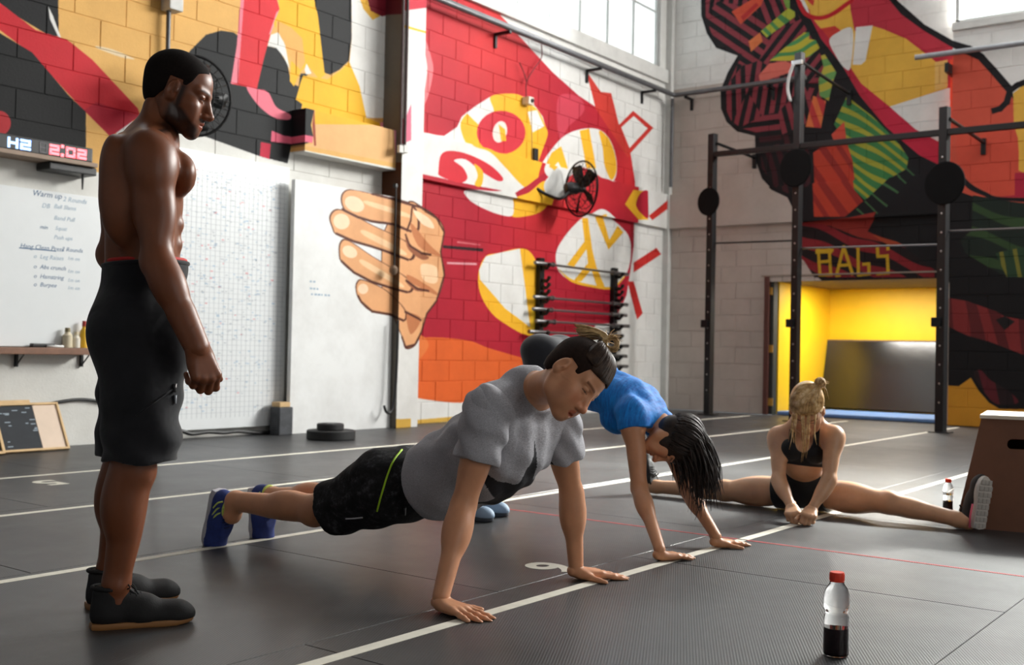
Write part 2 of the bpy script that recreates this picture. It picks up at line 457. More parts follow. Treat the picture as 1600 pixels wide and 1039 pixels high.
near_paint = [
 (E1((-100, -80), (180, -80), (183, 115), (150, 110), (0, 20), (-100, 0)), (22, 22, 24)),
 (E1((150, 20), (165, 50), (190, 118), (182, 118), (155, 60)), WHITE),
 (E1((-100, -60), (0, 10), (110, 95), (210, 125), (290, 190), (430, 340), (437, 362), (345, 428), (262, 345), (210, 290), (100, 170), (-100, 20)), (196, 32, 44)),
 (E1((262, 345), (300, 320), (360, 340), (437, 362), (345, 428)), (170, 20, 44)),
 (E1((-100, 30), (0, 105), (100, 165), (215, 300), (268, 350), (268, 470), (272, 520), (-100, 440)), (20, 20, 21)),
 (ell(-3, 193, 20, 20), (170, 40, 46)),
 (S(E1((300, 145), (350, 155), (420, 185), (380, 180), (310, 155))), (226, 205, 170)),
 # black body shape, red leg
 (E4((60, 320), (95, 275), (180, 190), (260, 168), (330, 178), (420, 250), (515, 252), (570, 265), (620, 350), (640, 450), (680, 470), (690, 400), (730, 400), (665, 540), (700, 565), (672, 690), (690, 775), (640, 790), (620, 885), (480, 850), (180, 742), (60, 720)), (23, 24, 26)),
 (E4((530, 190), (590, 170), (610, 260), (632, 380), (600, 310), (560, 262), (512, 250)), WHITE),
 (E4((375, -90), (540, -90), (577, 52), (530, 180), (490, 330), (455, 482), (315, 456), (345, 250)), (214, 42, 52)),
 (E4((375, -90), (392, -90), (352, 455), (313, 455), (345, 250)), (234, 130, 145)),
 (E4((560, 70), (577, 52), (530, 185), (520, 190)), (238, 150, 160)),
 (S(E4((398, 475), (455, 482), (515, 500), (560, 580), (636, 622), (625, 650), (545, 637), (460, 570))), (232, 118, 136)),
 (E4((535, 708), (600, 735), (692, 752), (680, 785), (530, 768)), (230, 105, 130)),
 (E4((475, 770), (530, 780), (522, 862), (470, 846)), (190, 30, 60)),
 # yellow shapes
 (E4((560, -90), (745, -90), (790, 95), (808, 230), (825, 405), (790, 430), (725, 350), (690, 390), (655, 470), (632, 440), (640, 330), (600, 230), (545, 130), (577, 52)), (232, 178, 40)),
 (E4((560, 110), (640, 150), (700, 210), (715, 340), (690, 380), (640, 330), (600, 230), (560, 160)), (228, 168, 90)),
 (E4((722, 345), (750, 400), (720, 405), (712, 380)), WHITE),
 (E4((745, -90), (965, -90), (967, 210), (952, 330), (900, 380), (850, 406), (820, 395), (800, 220), (785, 90)), (25, 25, 27)),
 (E4((965, -90), (1300, -90), (1300, 640), (1045, 640), (1010, 470), (955, 340), (968, 210)), WHITE),
 (E4((985, -90), (1060, -90), (1120, 90), (1080, 110), (1030, 50)), (222, 170, 60)),
 (E4((1030, -90), (1300, -90), (1300, 70), (1130, 90), (1070, 60)), (120, 24, 40)),
 (E4((705, 410), (835, 432), (905, 385), (955, 338), (1010, 470), (1047, 640), (1120, 668), (1125, 690), (690, 685), (700, 565), (665, 540), (690, 450)), (232, 178, 36)),
 (E4((690, 685), (1125, 688), (1300, 690), (1300, 860), (1160, 900), (640, 800), (680, 790)), (226, 176, 118)),
 (E4((1120, 665), (1300, 640), (1300, 720), (1200, 790), (1130, 850)), (236, 150, 165)),
 (E4((690, 600), (700, 800), (690, 800), (680, 690)), (150, 60, 40)),
]
DK, MAR, PINK = (27, 24, 27), (96, 40, 44), (142, 56, 66)
SEEDS = [(rnd.uniform(-9, -3), rnd.uniform(1.5, 7), rnd.uniform(0, math.pi)) for _ in range(170)]
def hatch(dark, light, period=.155, duty=.52, seeds=SEEDS):
    sd = np.array(seeds)
    def f(u, v):
        best = np.full(u.shape, 1e9, np.float32); ang = np.zeros(u.shape, np.float32)
        for a, b, t in sd:
            d = (u-a)**2+((v-b)*1.2)**2
            k = d < best
            best[k] = d[k]; ang[k] = t
        s = (u*np.cos(ang)+v*np.sin(ang))/period
        m = (s-np.floor(s)) < duty
        return np.where(m[..., None], np.array(light, np.float32), np.array(dark, np.float32))
    return f
def bands(dark, light, ang, period, duty):
    def f(u, v):
        s = (u*math.cos(ang)+v*math.sin(ang)+.03*np.sin(u*9+v*5))/period
        return np.where(((s-np.floor(s)) < duty)[..., None], np.array(light, np.float32), np.array(dark, np.float32))
    return f
R7 = lambda *p: [(x, y) for x, y in E7(*p)]
back_paint = [
 # hair mass
 (E7((135, -150), (138, 60), (160, 130), (195, 185), (278, 215), (240, 280), (212, 350), (214, 420), (235, 470), (275, 508), (345, 525), (348, 620), (372, 690), (415, 735), (478, 765), (520, 850), (545, 1000), (575, 1060), (610, 1090), (1050, 1090), (1150, 1090), (1150, 640), (1060, 640), (980, 600), (850, 490), (750, 370), (680, 250), (600, 150), (560, 70), (500, -30), (480, -150)), DK),
 (E7((152, -150), (155, 60), (175, 125), (210, 180), (296, 210), (262, 280), (232, 350), (232, 420), (252, 465), (290, 495), (360, 515), (430, 530), (560, 470), (640, 330), (620, 250), (560, 140), (470, -20), (460, -150)), hatch(DK, PINK)),
 (E7((360, 520), (520, 520), (560, 600), (560, 720), (480, 750), (420, 720), (372, 650)), hatch((30, 27, 30), (70, 32, 38))),
 (EA((540, 130), (510, 90), (720, -40), (760, -20), (740, 40), (580, 190)), (214, 84, 58)),
 (EA((580, 130), (700, 20), (720, 40), (600, 160)), (190, 50, 48)),
 (EA((735, 240), (950, 60), (1000, 90), (1000, 130), (780, 290)), bands((80, 140, 80), (176, 180, 60), .8, .16, .6)),
 (EA((890, -60), (960, -60), (960, 70), (930, 60)), (120, 160, 70)),
 (EA((640, 320), (730, 250), (750, 320), (660, 400)), (220, 120, 70)),
 (EA((800, 470), (930, 360), (1070, 250), (1110, 250), (1110, 300), (1160, 310), (1190, 370), (1110, 440), (960, 470)), bands((80, 150, 90), (196, 184, 60), 1.75, .15, .62)),
 (EA((720, 580), (800, 490), (930, 470), (980, 500), (960, 560), (730, 640)), (218, 110, 96)),
 (EA((1200, 430), (1230, 420), (1320, 560), (1290, 640), (1260, 780), (1190, 740), (1180, 620), (1220, 520)), bands((110, 160, 90), (190, 180, 70), 1.6, .2, .5)),
 (EA((1140, 740), (1240, 780), (1200, 990), (1080, 980)), bands((196, 60, 60), (226, 120, 70), .3, .2, .5)),
 # green wrap
 (E7((650, 480), (700, 370), (730, 395), (800, 450), (850, 500), (905, 560), (938, 610), (930, 660), (850, 730), (775, 775), (735, 735), (715, 640), (700, 560)), bands((64, 128, 74), (166, 164, 58), .95, .13, .42)),
 (E7((640, 520), (690, 470), (700, 560), (650, 545)), (206, 78, 60)),
 (E7((570, 590), (640, 540), (700, 550), (722, 620), (735, 735), (770, 780), (700, 840), (580, 840)), bands((150, 46, 40), (188, 64, 44), .6, .22, .6)),
 # dark bands below the wrap
 (EC((600, 640), (930, 330), (1050, 260), (1120, 270), (900, 540), (690, 690)), bands((28, 28, 30), (70, 110, 70), -.72+1.57, .17, .16)),
 (EC((300, 640), (640, 610), (830, 570), (760, 700), (1000, 800), (700, 740), (500, 660)), (150, 50, 42)),
 (EC((290, 640), (460, 650), (700, 740), (1000, 800), (1212, 960), (1212, 1010), (400, 1010), (330, 900), (290, 860)), bands((34, 26, 28), (138, 38, 44), 1.15, .26, .5)),
 (EC((780, 660), (850, 570), (1212, 560), (1212, 960), (1000, 800)), (28, 28, 30)),
 (EC((790, 720), (960, 770), (1020, 800), (900, 790), (860, 770)), (176, 74, 46)),
 # figure: face, hair edge, shoulder
 (E7((500, -150), (560, 70), (600, 150), (680, 250), (750, 370), (850, 490), (980, 600), (1060, 640), (1150, 690), (1150, 190), (1110, 180), (1000, 115), (930, 60), (850, -20), (830, -150)), (184, 40, 60)),
 (E7((520, -150), (700, -150), (715, 40), (730, 110), (800, 95), (930, 150), (1040, 235), (1080, 300), (1088, 340), (865, 412), (760, 330), (720, 270), (640, 150), (590, 100), (560, 60)), (228, 178, 70)),
 (E7((715, 40), (700, -150), (830, -150), (920, 60), (1050, 150), (1125, 200), (1125, 250), (1050, 225), (930, 140), (800, 100), (730, 120)), (186, 50, 66)),
 (E7((600, 110), (655, 100), (690, 130), (640, 160)), (200, 60, 50)),
 (S(E7((520, 0), (545, 45), (590, 62), (640, 48), (710, 0), (725, 5), (650, 60), (590, 78), (535, 60), (505, 5))), (190, 30, 40)),
 (E7((530, -150), (700, -150), (690, 0), (640, 38), (592, 48), (552, 35), (535, 0)), (230, 180, 75)),
 (E7((545, -5), (575, 0), (570, 22), (555, 10)), (200, 60, 50)),
 (S(E7((632, 160), (660, 128), (722, 112), (715, 258), (690, 262), (660, 220))), WHITE),
 (E7((735, 105), (800, 98), (772, 235), (755, 250), (722, 250)), WHITE),
 (E7((740, 310), (865, 412), (960, 500), (1065, 560), (1100, 650), (980, 600), (850, 490)), (196, 40, 66)),
 (E7((865, 412), (1090, 340), (1125, 340), (1125, 540), (1050, 545), (965, 500)), WHITE),
 (E7((850, -150), (870, -20), (1000, 95), (1115, 160), (1160, 172), (1160, 190), (1105, 182), (1000, 120), (910, 55), (840, -30), (815, -150)), DK),
 (E7((1040, 240), (1090, 230), (1090, 335), (1040, 350)), (232, 190, 110)),
 (E7((1098, 230), (1150, 225), (1150, 690), (1100, 650)), (206, 82, 52)),
 # letters
]
def letters():
    y = (208, 168, 40)
    for st in (((590, 122), (596, 222)), ((632, 122), (638, 222)), ((583, 128), (645, 126)), ((583, 134), (640, 132)), ((590, 172), (636, 168)), ((594, 222), (642, 220)),
               ((660, 222), (688, 112)), ((688, 112), (722, 218)), ((668, 185), (710, 182)), ((660, 224), (672, 222)),
               ((743, 120), (745, 222)), ((745, 222), (788, 217)), ((786, 217), (785, 178)), ((785, 178), (764, 180)),
               ((818, 112), (820, 150)), ((820, 150), (858, 148)), ((856, 148), (860, 214)), ((862, 214), (818, 217)), ((858, 108), (859, 122))):
        yield E8(*st), y
pil_paint = [  # right of the step in the wall
 (E7((1120, 190), (1180, 190), (1270, 300), (1340, 350), (1352, 470), (1385, 600), (1600, 600), (1600, 1700), (1080, 1700), (1080, 200)), (22, 21, 23)),
 (EB((800, 390), (940, 420), (1050, 470), (1170, 570), (1270, 690), (1310, 800), (1320, 1050), (1500, 1200), (1700, 1600), (1500, 1700), (800, 1450)), (204, 84, 64)),
 (EB((1300, 720), (1500, 560), (1700, 560), (1700, 1500), (1310, 1300)), (222, 172, 70)),
 (S(ED((385, 30), (480, 60), (740, 0), (745, 430), (640, 425), (540, 380), (440, 300), (385, 260))), (208, 80, 60)),
 (ED((740, 280), (1000, 270), (1000, 440), (640, 430), (740, 420)), (170, 36, 60)),
 (S(ED((400, 280), (470, 350), (560, 400), (660, 432), (1000, 440), (1000, 470), (640, 450), (540, 420), (440, 370))), DK),
 (ED((480, 420), (720, 460), (1000, 490), (1000, 940), (690, 930), (560, 860), (430, 780), (400, 700), (470, 640)), bands((30, 40, 34), (52, 74, 44), 1.2, .3, .35)),
 (ED((620, 780), (1000, 700), (1000, 930), (690, 930)), bands((42, 66, 46), (120, 116, 48), .1, .2, .3)),
 (EE((135, 240), (260, 260), (430, 320), (480, 350), (700, 390), (700, 600), (580, 570), (400, 500), (260, 460), (135, 400)), bands((92, 34, 36), (130, 46, 46), .2, .3, .5)),
 (EE((430, 370), (480, 350), (540, 380), (480, 430)), (30, 28, 29)),
 (EE((135, 750), (215, 755), (285, 705), (330, 780), (390, 850), (450, 885), (700, 890), (700, 1100), (100, 1100)), (206, 144, 44)),
 (S(EE((300, 690), (340, 660), (400, 720), (500, 780), (560, 850), (440, 860), (370, 800))), bands((40, 28, 30), (92, 34, 40), .3, .25, .5)),
 # scarf line at the top
]
pil_strokes = [(EB((800, 330), (860, 350), (960, 380), (1050, 440), (1150, 550), (1270, 690)), .085, DK), (EB((1500, 590), (1330, 660), (1275, 700), (1250, 790), (1200, 840), (1150, 855)), .075, DK)]

def paint(cv, *lists):
    for L in lists:
        for P, c in L: cv.poly(P, c)
cvL = Canvas(0, XL, PILY0-.05, YB+.1, 0, 6.8, WHITE)
paint(cvL, left_paint, hand_paint)
cvN = Canvas(0, XL, 3.6, PILY0+.3, 0, 5.6, TAN)
cvN.poly([(3, 0), (9.5, 0), (9.5, 2.80), (5.40, 2.76), (5.30, 2.28), (3, 2.28)], (220, 219, 214), True)
paint(cvN, near_paint)
cvP = Canvas(0, PILX, PILY0-.02, PILY1+.02, 0, 5.6, WHITE)
paint(cvP, [(E4((1000, -90), (1400, -90), (1400, 40), (1250, 60), (1190, 50)), (200, 40, 60)), (E4((1150, 660), (1260, 640), (1290, 560), (1290, 760), (1240, 780), (1150, 850)), (226, 110, 135)), (E4((1190, 120), (1400, 180), (1400, 190), (1190, 135)), YEL), (E4((1130, 870), (1196, 860), (1196, 1100), (1130, 1100)), (226, 170, 90))], hand_paint)
paint(cvP, [(E6((180, 935), (400, 925), (400, 960), (180, 970)), (214, 170, 75)), (E6((293, 515), (312, 512), (314, 580), (296, 582)), (214, 30, 40))])
cvS = Canvas(1, PILY0, XL-.02, PILX+.02, 0, 5.6, (104, 98, 90))  # shade painted into the side face: darker base, bands and hand
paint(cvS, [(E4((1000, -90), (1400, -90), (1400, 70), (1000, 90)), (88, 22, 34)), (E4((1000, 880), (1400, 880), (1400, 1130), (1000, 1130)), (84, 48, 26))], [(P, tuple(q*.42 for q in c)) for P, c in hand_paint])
cvB = Canvas(1, YB, XL-.1, -3.95, 0, 6.8, (196, 185, 176))
cvB.poly([(-9, 4.93), (-3, 4.93), (-3, 7), (-9, 7)], (232, 230, 226), True)
paint(cvB, back_paint)
for P, c in letters(): cvB.stroke(P, .045, c)
YP = YB-.2                     # the wall steps forward right of the doorway
cvQ = Canvas(1, YP, -4.1, -2.0, 0, 6.2, (226, 224, 220))
paint(cvQ, pil_paint)
for P, wd, c in pil_strokes: cvQ.stroke(P, wd, c)
def hand_strokes(cv, k=1.):
    for P in hand_lines: cv.stroke(P, .026, tuple(q*k for q in LINE))
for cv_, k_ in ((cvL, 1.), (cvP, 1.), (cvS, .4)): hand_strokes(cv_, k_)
M_LEFT, M_NEAR, M_PILF, M_PILS, M_BACK, M_STEP = (c.material(n) for c, n in ((cvL, 'mural_red'), (cvN, 'mural_tan'), (cvP, 'pilaster_front'), (cvS, 'pilaster_side_shaded'), (cvB, 'mural_figure'), (cvQ, 'mural_step')))
# ------------------------------------------------------------------ materials of the shell
def rubber():
    m = N('ribbed_rubber')
    g = m.n('ShaderNodeNewGeometry')
    mp = m.n('ShaderNodeMapping'); mp.vector_type = 'POINT'
    mp.inputs['Rotation'].default_value = (0, 0, math.radians(-28.3))
    m.l(g.outputs['Position'], mp.inputs[0])
    wv = m.n('ShaderNodeTexWave', wave_type='BANDS', bands_direction='X', wave_profile='SIN')
    wv.inputs['Scale'].default_value = .31416/.0088
    m.l(mp.outputs[0], wv.inputs['Vector'])
    n1 = m.n('ShaderNodeTexNoise'); n1.inputs['Scale'].default_value = 1.1; n1.inputs['Detail'].default_value = 9; n1.inputs['Roughness'].default_value = .68
    m.l(g.outputs['Position'], n1.inputs['Vector'])
    base = m.ramp(n1.outputs['Fac'], [(.28, (.003, .0035, .004, 1)), (.52, (.008, .0085, .0095, 1)), (.75, (.024, .025, .027, 1))])
    n2 = m.n('ShaderNodeTexNoise'); n2.inputs['Scale'].default_value = 9; n2.inputs['Detail'].default_value = 6
    m.l(g.outputs['Position'], n2.inputs['Vector'])
    fine = m.ramp(n2.outputs['Fac'], [(.3, (.75, .75, .75, 1)), (.7, (1.25, 1.25, 1.25, 1))])
    rib = m.ramp(wv.outputs['Fac'], [(.45, (.62, .62, .62, 1)), (.9, (1.7, 1.7, 1.7, 1))])
    c = m.mix('MULTIPLY', 1., base, fine)
    c = m.mix('MULTIPLY', 1., c, rib)
    m.col(c)
    r = m.ramp(n1.outputs['Fac'], [(.3, (.46, .46, .46, 1)), (.7, (.62, .62, .62, 1))])
    m.l(r, m.b.inputs['Roughness'])
    m.b.inputs['Specular IOR Level'].default_value = .55
    m.set(Coat_Weight=.22, Coat_Roughness=.2, Sheen_Weight=.06, Sheen_Roughness=.3, Sheen_Tint=(.75, .78, .82, 1))
    ad = m.n('ShaderNodeMath', operation='MULTIPLY_ADD'); ad.inputs[1].default_value = .5
    m.l(n2.outputs['Fac'], ad.inputs[0]); m.l(wv.outputs['Fac'], ad.inputs[2])
    m.bump(ad.outputs[0], .22, .0025)
    return m.m
M_RUB = rubber()
M_LINE = simple('floor_line_paint', (214, 210, 196), .7, var=.12, scale=14)
M_REDLINE = simple('red_line_paint', (150, 38, 40), .7, var=.3, scale=20)
M_SHELL = simple('white_wall_paint', (222, 222, 218), .7, var=.03)
M_STEEL = simple('black_steel', (17, 17, 19), .45, .1, .2, 30, spec=.35)
M_PIPE = simple('grey_pipe', (96, 96, 98), .45, .4, .2, 12)
M_DIM = simple('roof_sheet', (112, 114, 116), .8)
M_DARKW = simple('grey_wall_paint', (124, 124, 126), .8)
M_YELLOW = simple('yellow_wall_paint', (250, 200, 30), .5, var=.05, scale=3)
M_SILL = simple('concrete_paint', (208, 207, 203), .75, var=.1, scale=5, bump=.1)
M_MUL = simple('window_steel', (190, 192, 190), .5, .2)
m = N('window_glass'); m.set(Base_Color=(1, 1, 1, 1), Roughness=.03)
tr_ = m.n('ShaderNodeBsdfTransparent'); tr_.inputs[0].default_value = (.96, .98, .97, 1)
fz_ = m.n('ShaderNodeFresnel'); fz_.inputs[0].default_value = 1.3
mx_ = m.n('ShaderNodeMixShader'); m.l(fz_.outputs[0], mx_.inputs[0]); m.l(tr_.outputs[0], mx_.inputs[1]); m.l(m.b.outputs[0], mx_.inputs[2])
m.l(mx_.outputs[0], m.t.nodes['Material Output'].inputs[0])
M_GLASS = m.m

# ------------------------------------------------------------------ floor of rubber mats
fl = obj('floor', (lambda bm: (box(bm, (-8.6, -3, -.12), (6, 18.2, -.008)), bm)[1])(new()), M_RUB)
tag(fl, kind='structure')
MW, ML, GAP = 1.48, 1.84, .003
def mat_mesh(w, l):
    bm = new()
    box(bm, (-w/2, -l/2, -.008), (w/2, l/2, 0))
    es = [e for e in bm.edges if all(v.co.z > -.001 for v in e.verts)]
    bmesh.ops.bevel(bm, geom=es, offset=.0015, segments=1, affect='EDGES')
    me = bpy.data.meshes.new('rubber_mat'); bm.to_mesh(me); bm.free(); me.materials.append(M_RUB)
    return me
mm = mat_mesh(MW-GAP, ML-GAP)
x = -8.30
ci = 0
while x < 1.5:
    y = .35 + (ci % 2)*.92
    while y < 15.2:
        if (y+ML > 14.9):
            pass
        else:
            o = link(bpy.data.objects.new('rubber_mat', mm), fl); o.location = (x+MW/2, y+ML/2, 0)
        y += ML
    x += MW; ci += 1
# white lane lines, numbers and a thin red line painted on the mats
def strip(name, x0, x1, y0, y1, mat, h=.0012):
    bm = new(); box(bm, (x0, y0, -.0005), (x1, y1, h)); return obj(name, bm, mat, fl)
for lx, y0, y1 in ((-2.215, 1.2, 3.565), (-2.205, 3.59, 14.4), (-3.795, 1.5, 14.4), (-5.215, 1.5, 14.4), (-6.615, 1.5, 14.4), (-.72, 5.8, 14.4)):
    strip('lane_line', lx-.024, lx+.024, y0, y1, M_LINE)
strip('red_line', -3.72, -.2, 4.735, 4.755, M_REDLINE)
def ground_text(ch, px, py, size, rot):
    cu = bpy.data.curves.new('floor_number', 'FONT'); cu.body = ch; cu.size = size; cu.extrude = .0005; cu.offset = .008
    cu.align_x = 'CENTER'; cu.align_y = 'CENTER'
    tmp = bpy.data.objects.new('tmp', cu); COL.objects.link(tmp)
    me = bpy.data.meshes.new_from_object(tmp.evaluated_get(bpy.context.evaluated_depsgraph_get()))
    bpy.data.objects.remove(tmp)
    me.materials.clear(); me.materials.append(M_LINE)
    o = link(bpy.data.objects.new('floor_number', me), fl)
    p = flo(px, py); o.location = (p.x, p.y, .0011); o.rotation_euler = (0, 0, rot)
    return o
ground_text('6', 858, 886, .30, math.radians(-90))
ground_text('5', 75, 754, .34, math.radians(-90))

# ------------------------------------------------------------------ block walls
_bm = {}
def block_mesh(wd, ht, mat):
    k = (round(wd, 3), round(ht, 3), mat.name)
    if k in _bm: return _bm[k]
    c, d = .003, .006
    w2, h2 = wd/2, ht/2
    ring = lambda a, b, z: [(-a, -b, z), (a, -b, z), (a, b, z), (-a, b, z)]
    v = ring(w2, h2, -d) + ring(w2, h2, -c) + ring(w2-c, h2-c, 0)
    f = [(8, 9, 10, 11)]
    for o in (0, 4):
        for i in range(4): f.append((o+i, o+(i+1) % 4, o+4+(i+1) % 4, o+4+i))
    me = bpy.data.meshes.new('block'); me.from_pydata(v, [], f); me.materials.append(mat)
    _bm[k] = me
    return me
BW, BH, JT = .48, .24, .0075
def block_wall(name, ax, val, u0, u1, z0, z1, mat, holes=(), depth=.16, phase=0, stop=300):
    """mortar bed with every block laid on it"""
    bm = new()
    cuts_u = sorted({u0, u1, *[min(max(c, u0), u1) for h in holes for c in h[:2]]})
    cuts_z = sorted({z0, z1, *[min(max(c, z0), z1) for h in holes for c in h[2:]]})
    for a, b in zip(cuts_u, cuts_u[1:]):
        for c, d in zip(cuts_z, cuts_z[1:]):
            mu, mz = (a+b)/2, (c+d)/2
            if any(h[0] < mu < h[1] and h[2] < mz < h[3] for h in holes): continue
            if ax == 0: box(bm, (val-depth, a, c), (val-.006, b, d))
            else: box(bm, (a, val+.006, c), (b, val+depth, d))
    wl = tag(obj(name, bm, mat), kind='structure')
    n = 0
    r = 0
    z = z0
    while z < z1-.05:
        zt = min(z+BH, z1)
        u = u0-(BW/2 if (r+phase) % 2 else 0)
        while u < u1-.02:
            a, b = max(u, u0), min(u+BW, u1)
            segs = [(a, b)]
            for h in holes:
                if h[2] < (z+zt)/2 < h[3]:
                    segs = [s for p, q in segs for s in ((p, min(q, h[0])), (max(p, h[1]), q)) if s[1]-s[0] > .03]
            for p, q in segs:
                if q-p < .05 or n >= stop: continue
                o = link(bpy.data.objects.new('block', block_mesh(q-p-JT, zt-z-JT, mat)), wl)
                mid = (p+q)/2
                j = rnd.uniform(-.0012, .0012)
                if ax == 0:
                    o.location = (val+j, mid, (z+zt)/2); o.rotation_euler = (math.pi/2, 0, math.pi/2)
                else:
                    o.location = (mid, val+j, (z+zt)/2); o.rotation_euler = (math.pi/2, 0, 0)
                n += 1
            u += BW
        z += BH; r += 1
    return wl
def slab(name, lo, hi, mat, bev=.004):
    bm = new(); box(bm, lo, hi, bev); return tag(obj(name, bm, mat), kind='structure')
WY0, WY1 = on(790, 5, 0, XL).y, on(1031, 106, 0, XL).y
block_wall('wall_left', 0, XL, PILY1-.1, YB, 0, ZB0, M_LEFT)
block_wall('wall_left_upper', 0, XL, PILY1-.1, YB, ZB1, ZSILL-.2, M_LEFT)
block_wall('wall_left_front', 0, XL, 4.0, PILY0+.1, 2.6, 5.5, M_NEAR)
slab('wall_left_front_base', (XL-.16, 3.4, 0), (XL, PILY0+.1, 2.6), M_NEAR)
slab('trim_1', (XL-.1, PILY1, ZB0), (XL+.07, YB, ZB1), M_LEFT)                       # bond beam, mural wall
slab('trim_2', (XL-.1, 7.32, ZB0), (XL+.2, PILY0, ZB1-.1), M_NEAR)                  # deep lintel beside the pilaster
slab('trim_3', (XL, YB-.07, ZB0), (-4.0, YB+.05, ZB1), M_BACK)                       # bond beam, back wall
# pilaster: front and side painted apart, the side with its shade in the colour
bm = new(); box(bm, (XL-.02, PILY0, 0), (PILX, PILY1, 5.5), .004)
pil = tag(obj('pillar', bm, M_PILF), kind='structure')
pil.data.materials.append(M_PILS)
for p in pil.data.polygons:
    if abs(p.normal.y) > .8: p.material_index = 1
# clerestory window in the mural wall
slab('trim_4', (XL-.18, 8.8, ZSILL-.2), (XL+.05, YB, ZSILL), M_SILL)
def window(name, ax, val, u0, u1, z0, z1, nu, nz):
    bm = new()
    t = .05
    def bar(a, b, c, d):
        if ax == 0: box(bm, (val-.1, a, c), (val-.04, b, d))
        else: box(bm, (a, val+.04, c), (b, val+.1, d))
    bar(u0, u0+t, z0, z1); bar(u1-t, u1, z0, z1); bar(u0, u1, z0, z0+t); bar(u0, u1, z1-t, z1)
    fr = tag(obj(name, bm, M_MUL), kind='structure')
    us = [u0+(u1-u0)*k/nu for k in range(nu+1)]; zs = [z0+(z1-z0)*k/nz for k in range(nz+1)]
    for k in us[1:-1]:
        bm = new()
        if ax == 0: box(bm, (val-.095, k-.015, z0+t), (val-.045, k+.015, z1-t))
        else: box(bm, (k-.015, val+.045, z0+t), (k+.015, val+.095, z1-t))
        obj('mullion', bm, M_MUL, fr)
    for k in zs[1:-1]:
        bm = new()
        if ax == 0: box(bm, (val-.09, u0+t, k-.012), (val-.05, u1-t, k+.012))
        else: box(bm, (u0+t, val+.05, k-.012), (u1-t, val+.09, k+.012))
        obj('glazing_bar', bm, M_MUL, fr)
    for a, b in zip(us, us[1:]):
        for c, d in zip(zs, zs[1:]):
            bm = new()
            if ax == 0: box(bm, (val-.072, a+.016, c+.013), (val-.068, b-.016, d-.013))
            else: box(bm, (a+.016, val+.068, c+.013), (b-.016, val+.072, d-.013))
            obj('pane', bm, M_GLASS, fr)
    return fr
window('window_1', 0, XL, 8.96, WY1, ZSILL, 6.95, 8, 2)
slab('wall_left_end', (XL-.16, WY1, ZSILL), (XL, YB+.1, 7.0), M_LEFT)
slab('trim_5', (XL-.02, YB-.09, 0), (XL+.10, YB+.02, 6.9), M_SILL)                   # white corner post
# back wall with doorway
DX0, DX1, DZ = on(1196, 540, 1, YB).x, on(1466, 560, 1, YB).x, 2.0
XS = on(1492, 300, 1, YB).x
block_wall('wall_back', 1, YB, XL, XS, 0, ZB0, M_BACK, holes=((DX0, DX1, -1, DZ),))
block_wall('wall_back_upper', 1, YB, XL, XS, ZB1, 6.9, M_BACK, stop=300)
# the wall steps forward to the right of the doorway
block_wall('wall_back_step', 1, YP, XS, -2.05, 0, 5.12, M_STEP)
slab('wall_back_far', (-2.05, YP, 0), (5.0, YP+.2, 5.12), M_SHELL)
slab('trim_6', (XS, YP-.05, 5.12), (5.0, YP+.2, 5.22), M_SILL)
window('window_2', 1, YP, XS+.02, 4.9, 5.22, 6.95, 10, 2)
slab('wall_right', (5.0, -3, 0), (5.2, 15, 7.0), M_DARKW, 0)
slab('wall_front', (-8.5, -3.2, 0), (5.2, -3, 7.0), M_DARKW, 0)
slab('wall_left_rear', (XL-.16, -3.2, 0), (XL, 3.9, 7.0), M_DARKW, 0)
# closed roof over the whole room
slab('ceiling', (-8.6, -3.2, 7.0), (5.2, 15.4, 7.1), M_DIM, 0)
# yellow room behind the doorway
RY = 17.15
RX0 = on(1296, 500, 1, RY).x
slab('wall_room_back', (RX0-.3, RY, 0), (-3.0, RY+.1, 2.6), M_YELLOW, 0)
bm = new()
x0, y0 = DX0+.12, YB+.19
d = Vector((RX0-x0, RY-y0, 0)); nrm = Vector((-d.y, d.x, 0)).normalized()*.1
prism(bm, [(x0, y0), (RX0, RY), (RX0+nrm.x, RY+nrm.y), (x0+nrm.x, y0+nrm.y)], 0, 2.6, Matrix())
tag(obj('wall_room_left', bm, M_YELLOW), kind='structure')
slab('wall_room_right', (-3.3, YB+.2, 0), (-3.2, RY, 2.6), M_YELLOW, 0)
M_BROWN = simple('brown_timber', (104, 82, 62), .7, var=.25, scale=8)
M_JAMB = simple('red_brown_jamb', (92, 52, 44), .6, var=.2, scale=8)
zc = on(1380, 451, 1, RY).z
slab('ceiling_room', (RX0-.4, YB+.17, zc), (-3.2, RY, zc+.08), M_BROWN, 0)
slab('trim_7', (DX0-.02, YB-.03, 0), (DX0+.05, YB+.16, DZ), M_JAMB)
slab('trim_8', (DX0-.08, YB-.01, DZ), (DX1+.02, YB+.16, DZ+.022), simple('pale_lintel', (150, 138, 124), .6))
slab('trim_9', (DX0+.055, YB+.02, 0), (DX0+.11, YB+.16, DZ-.04), simple('dark_green_jamb', (44, 48, 44), .6))
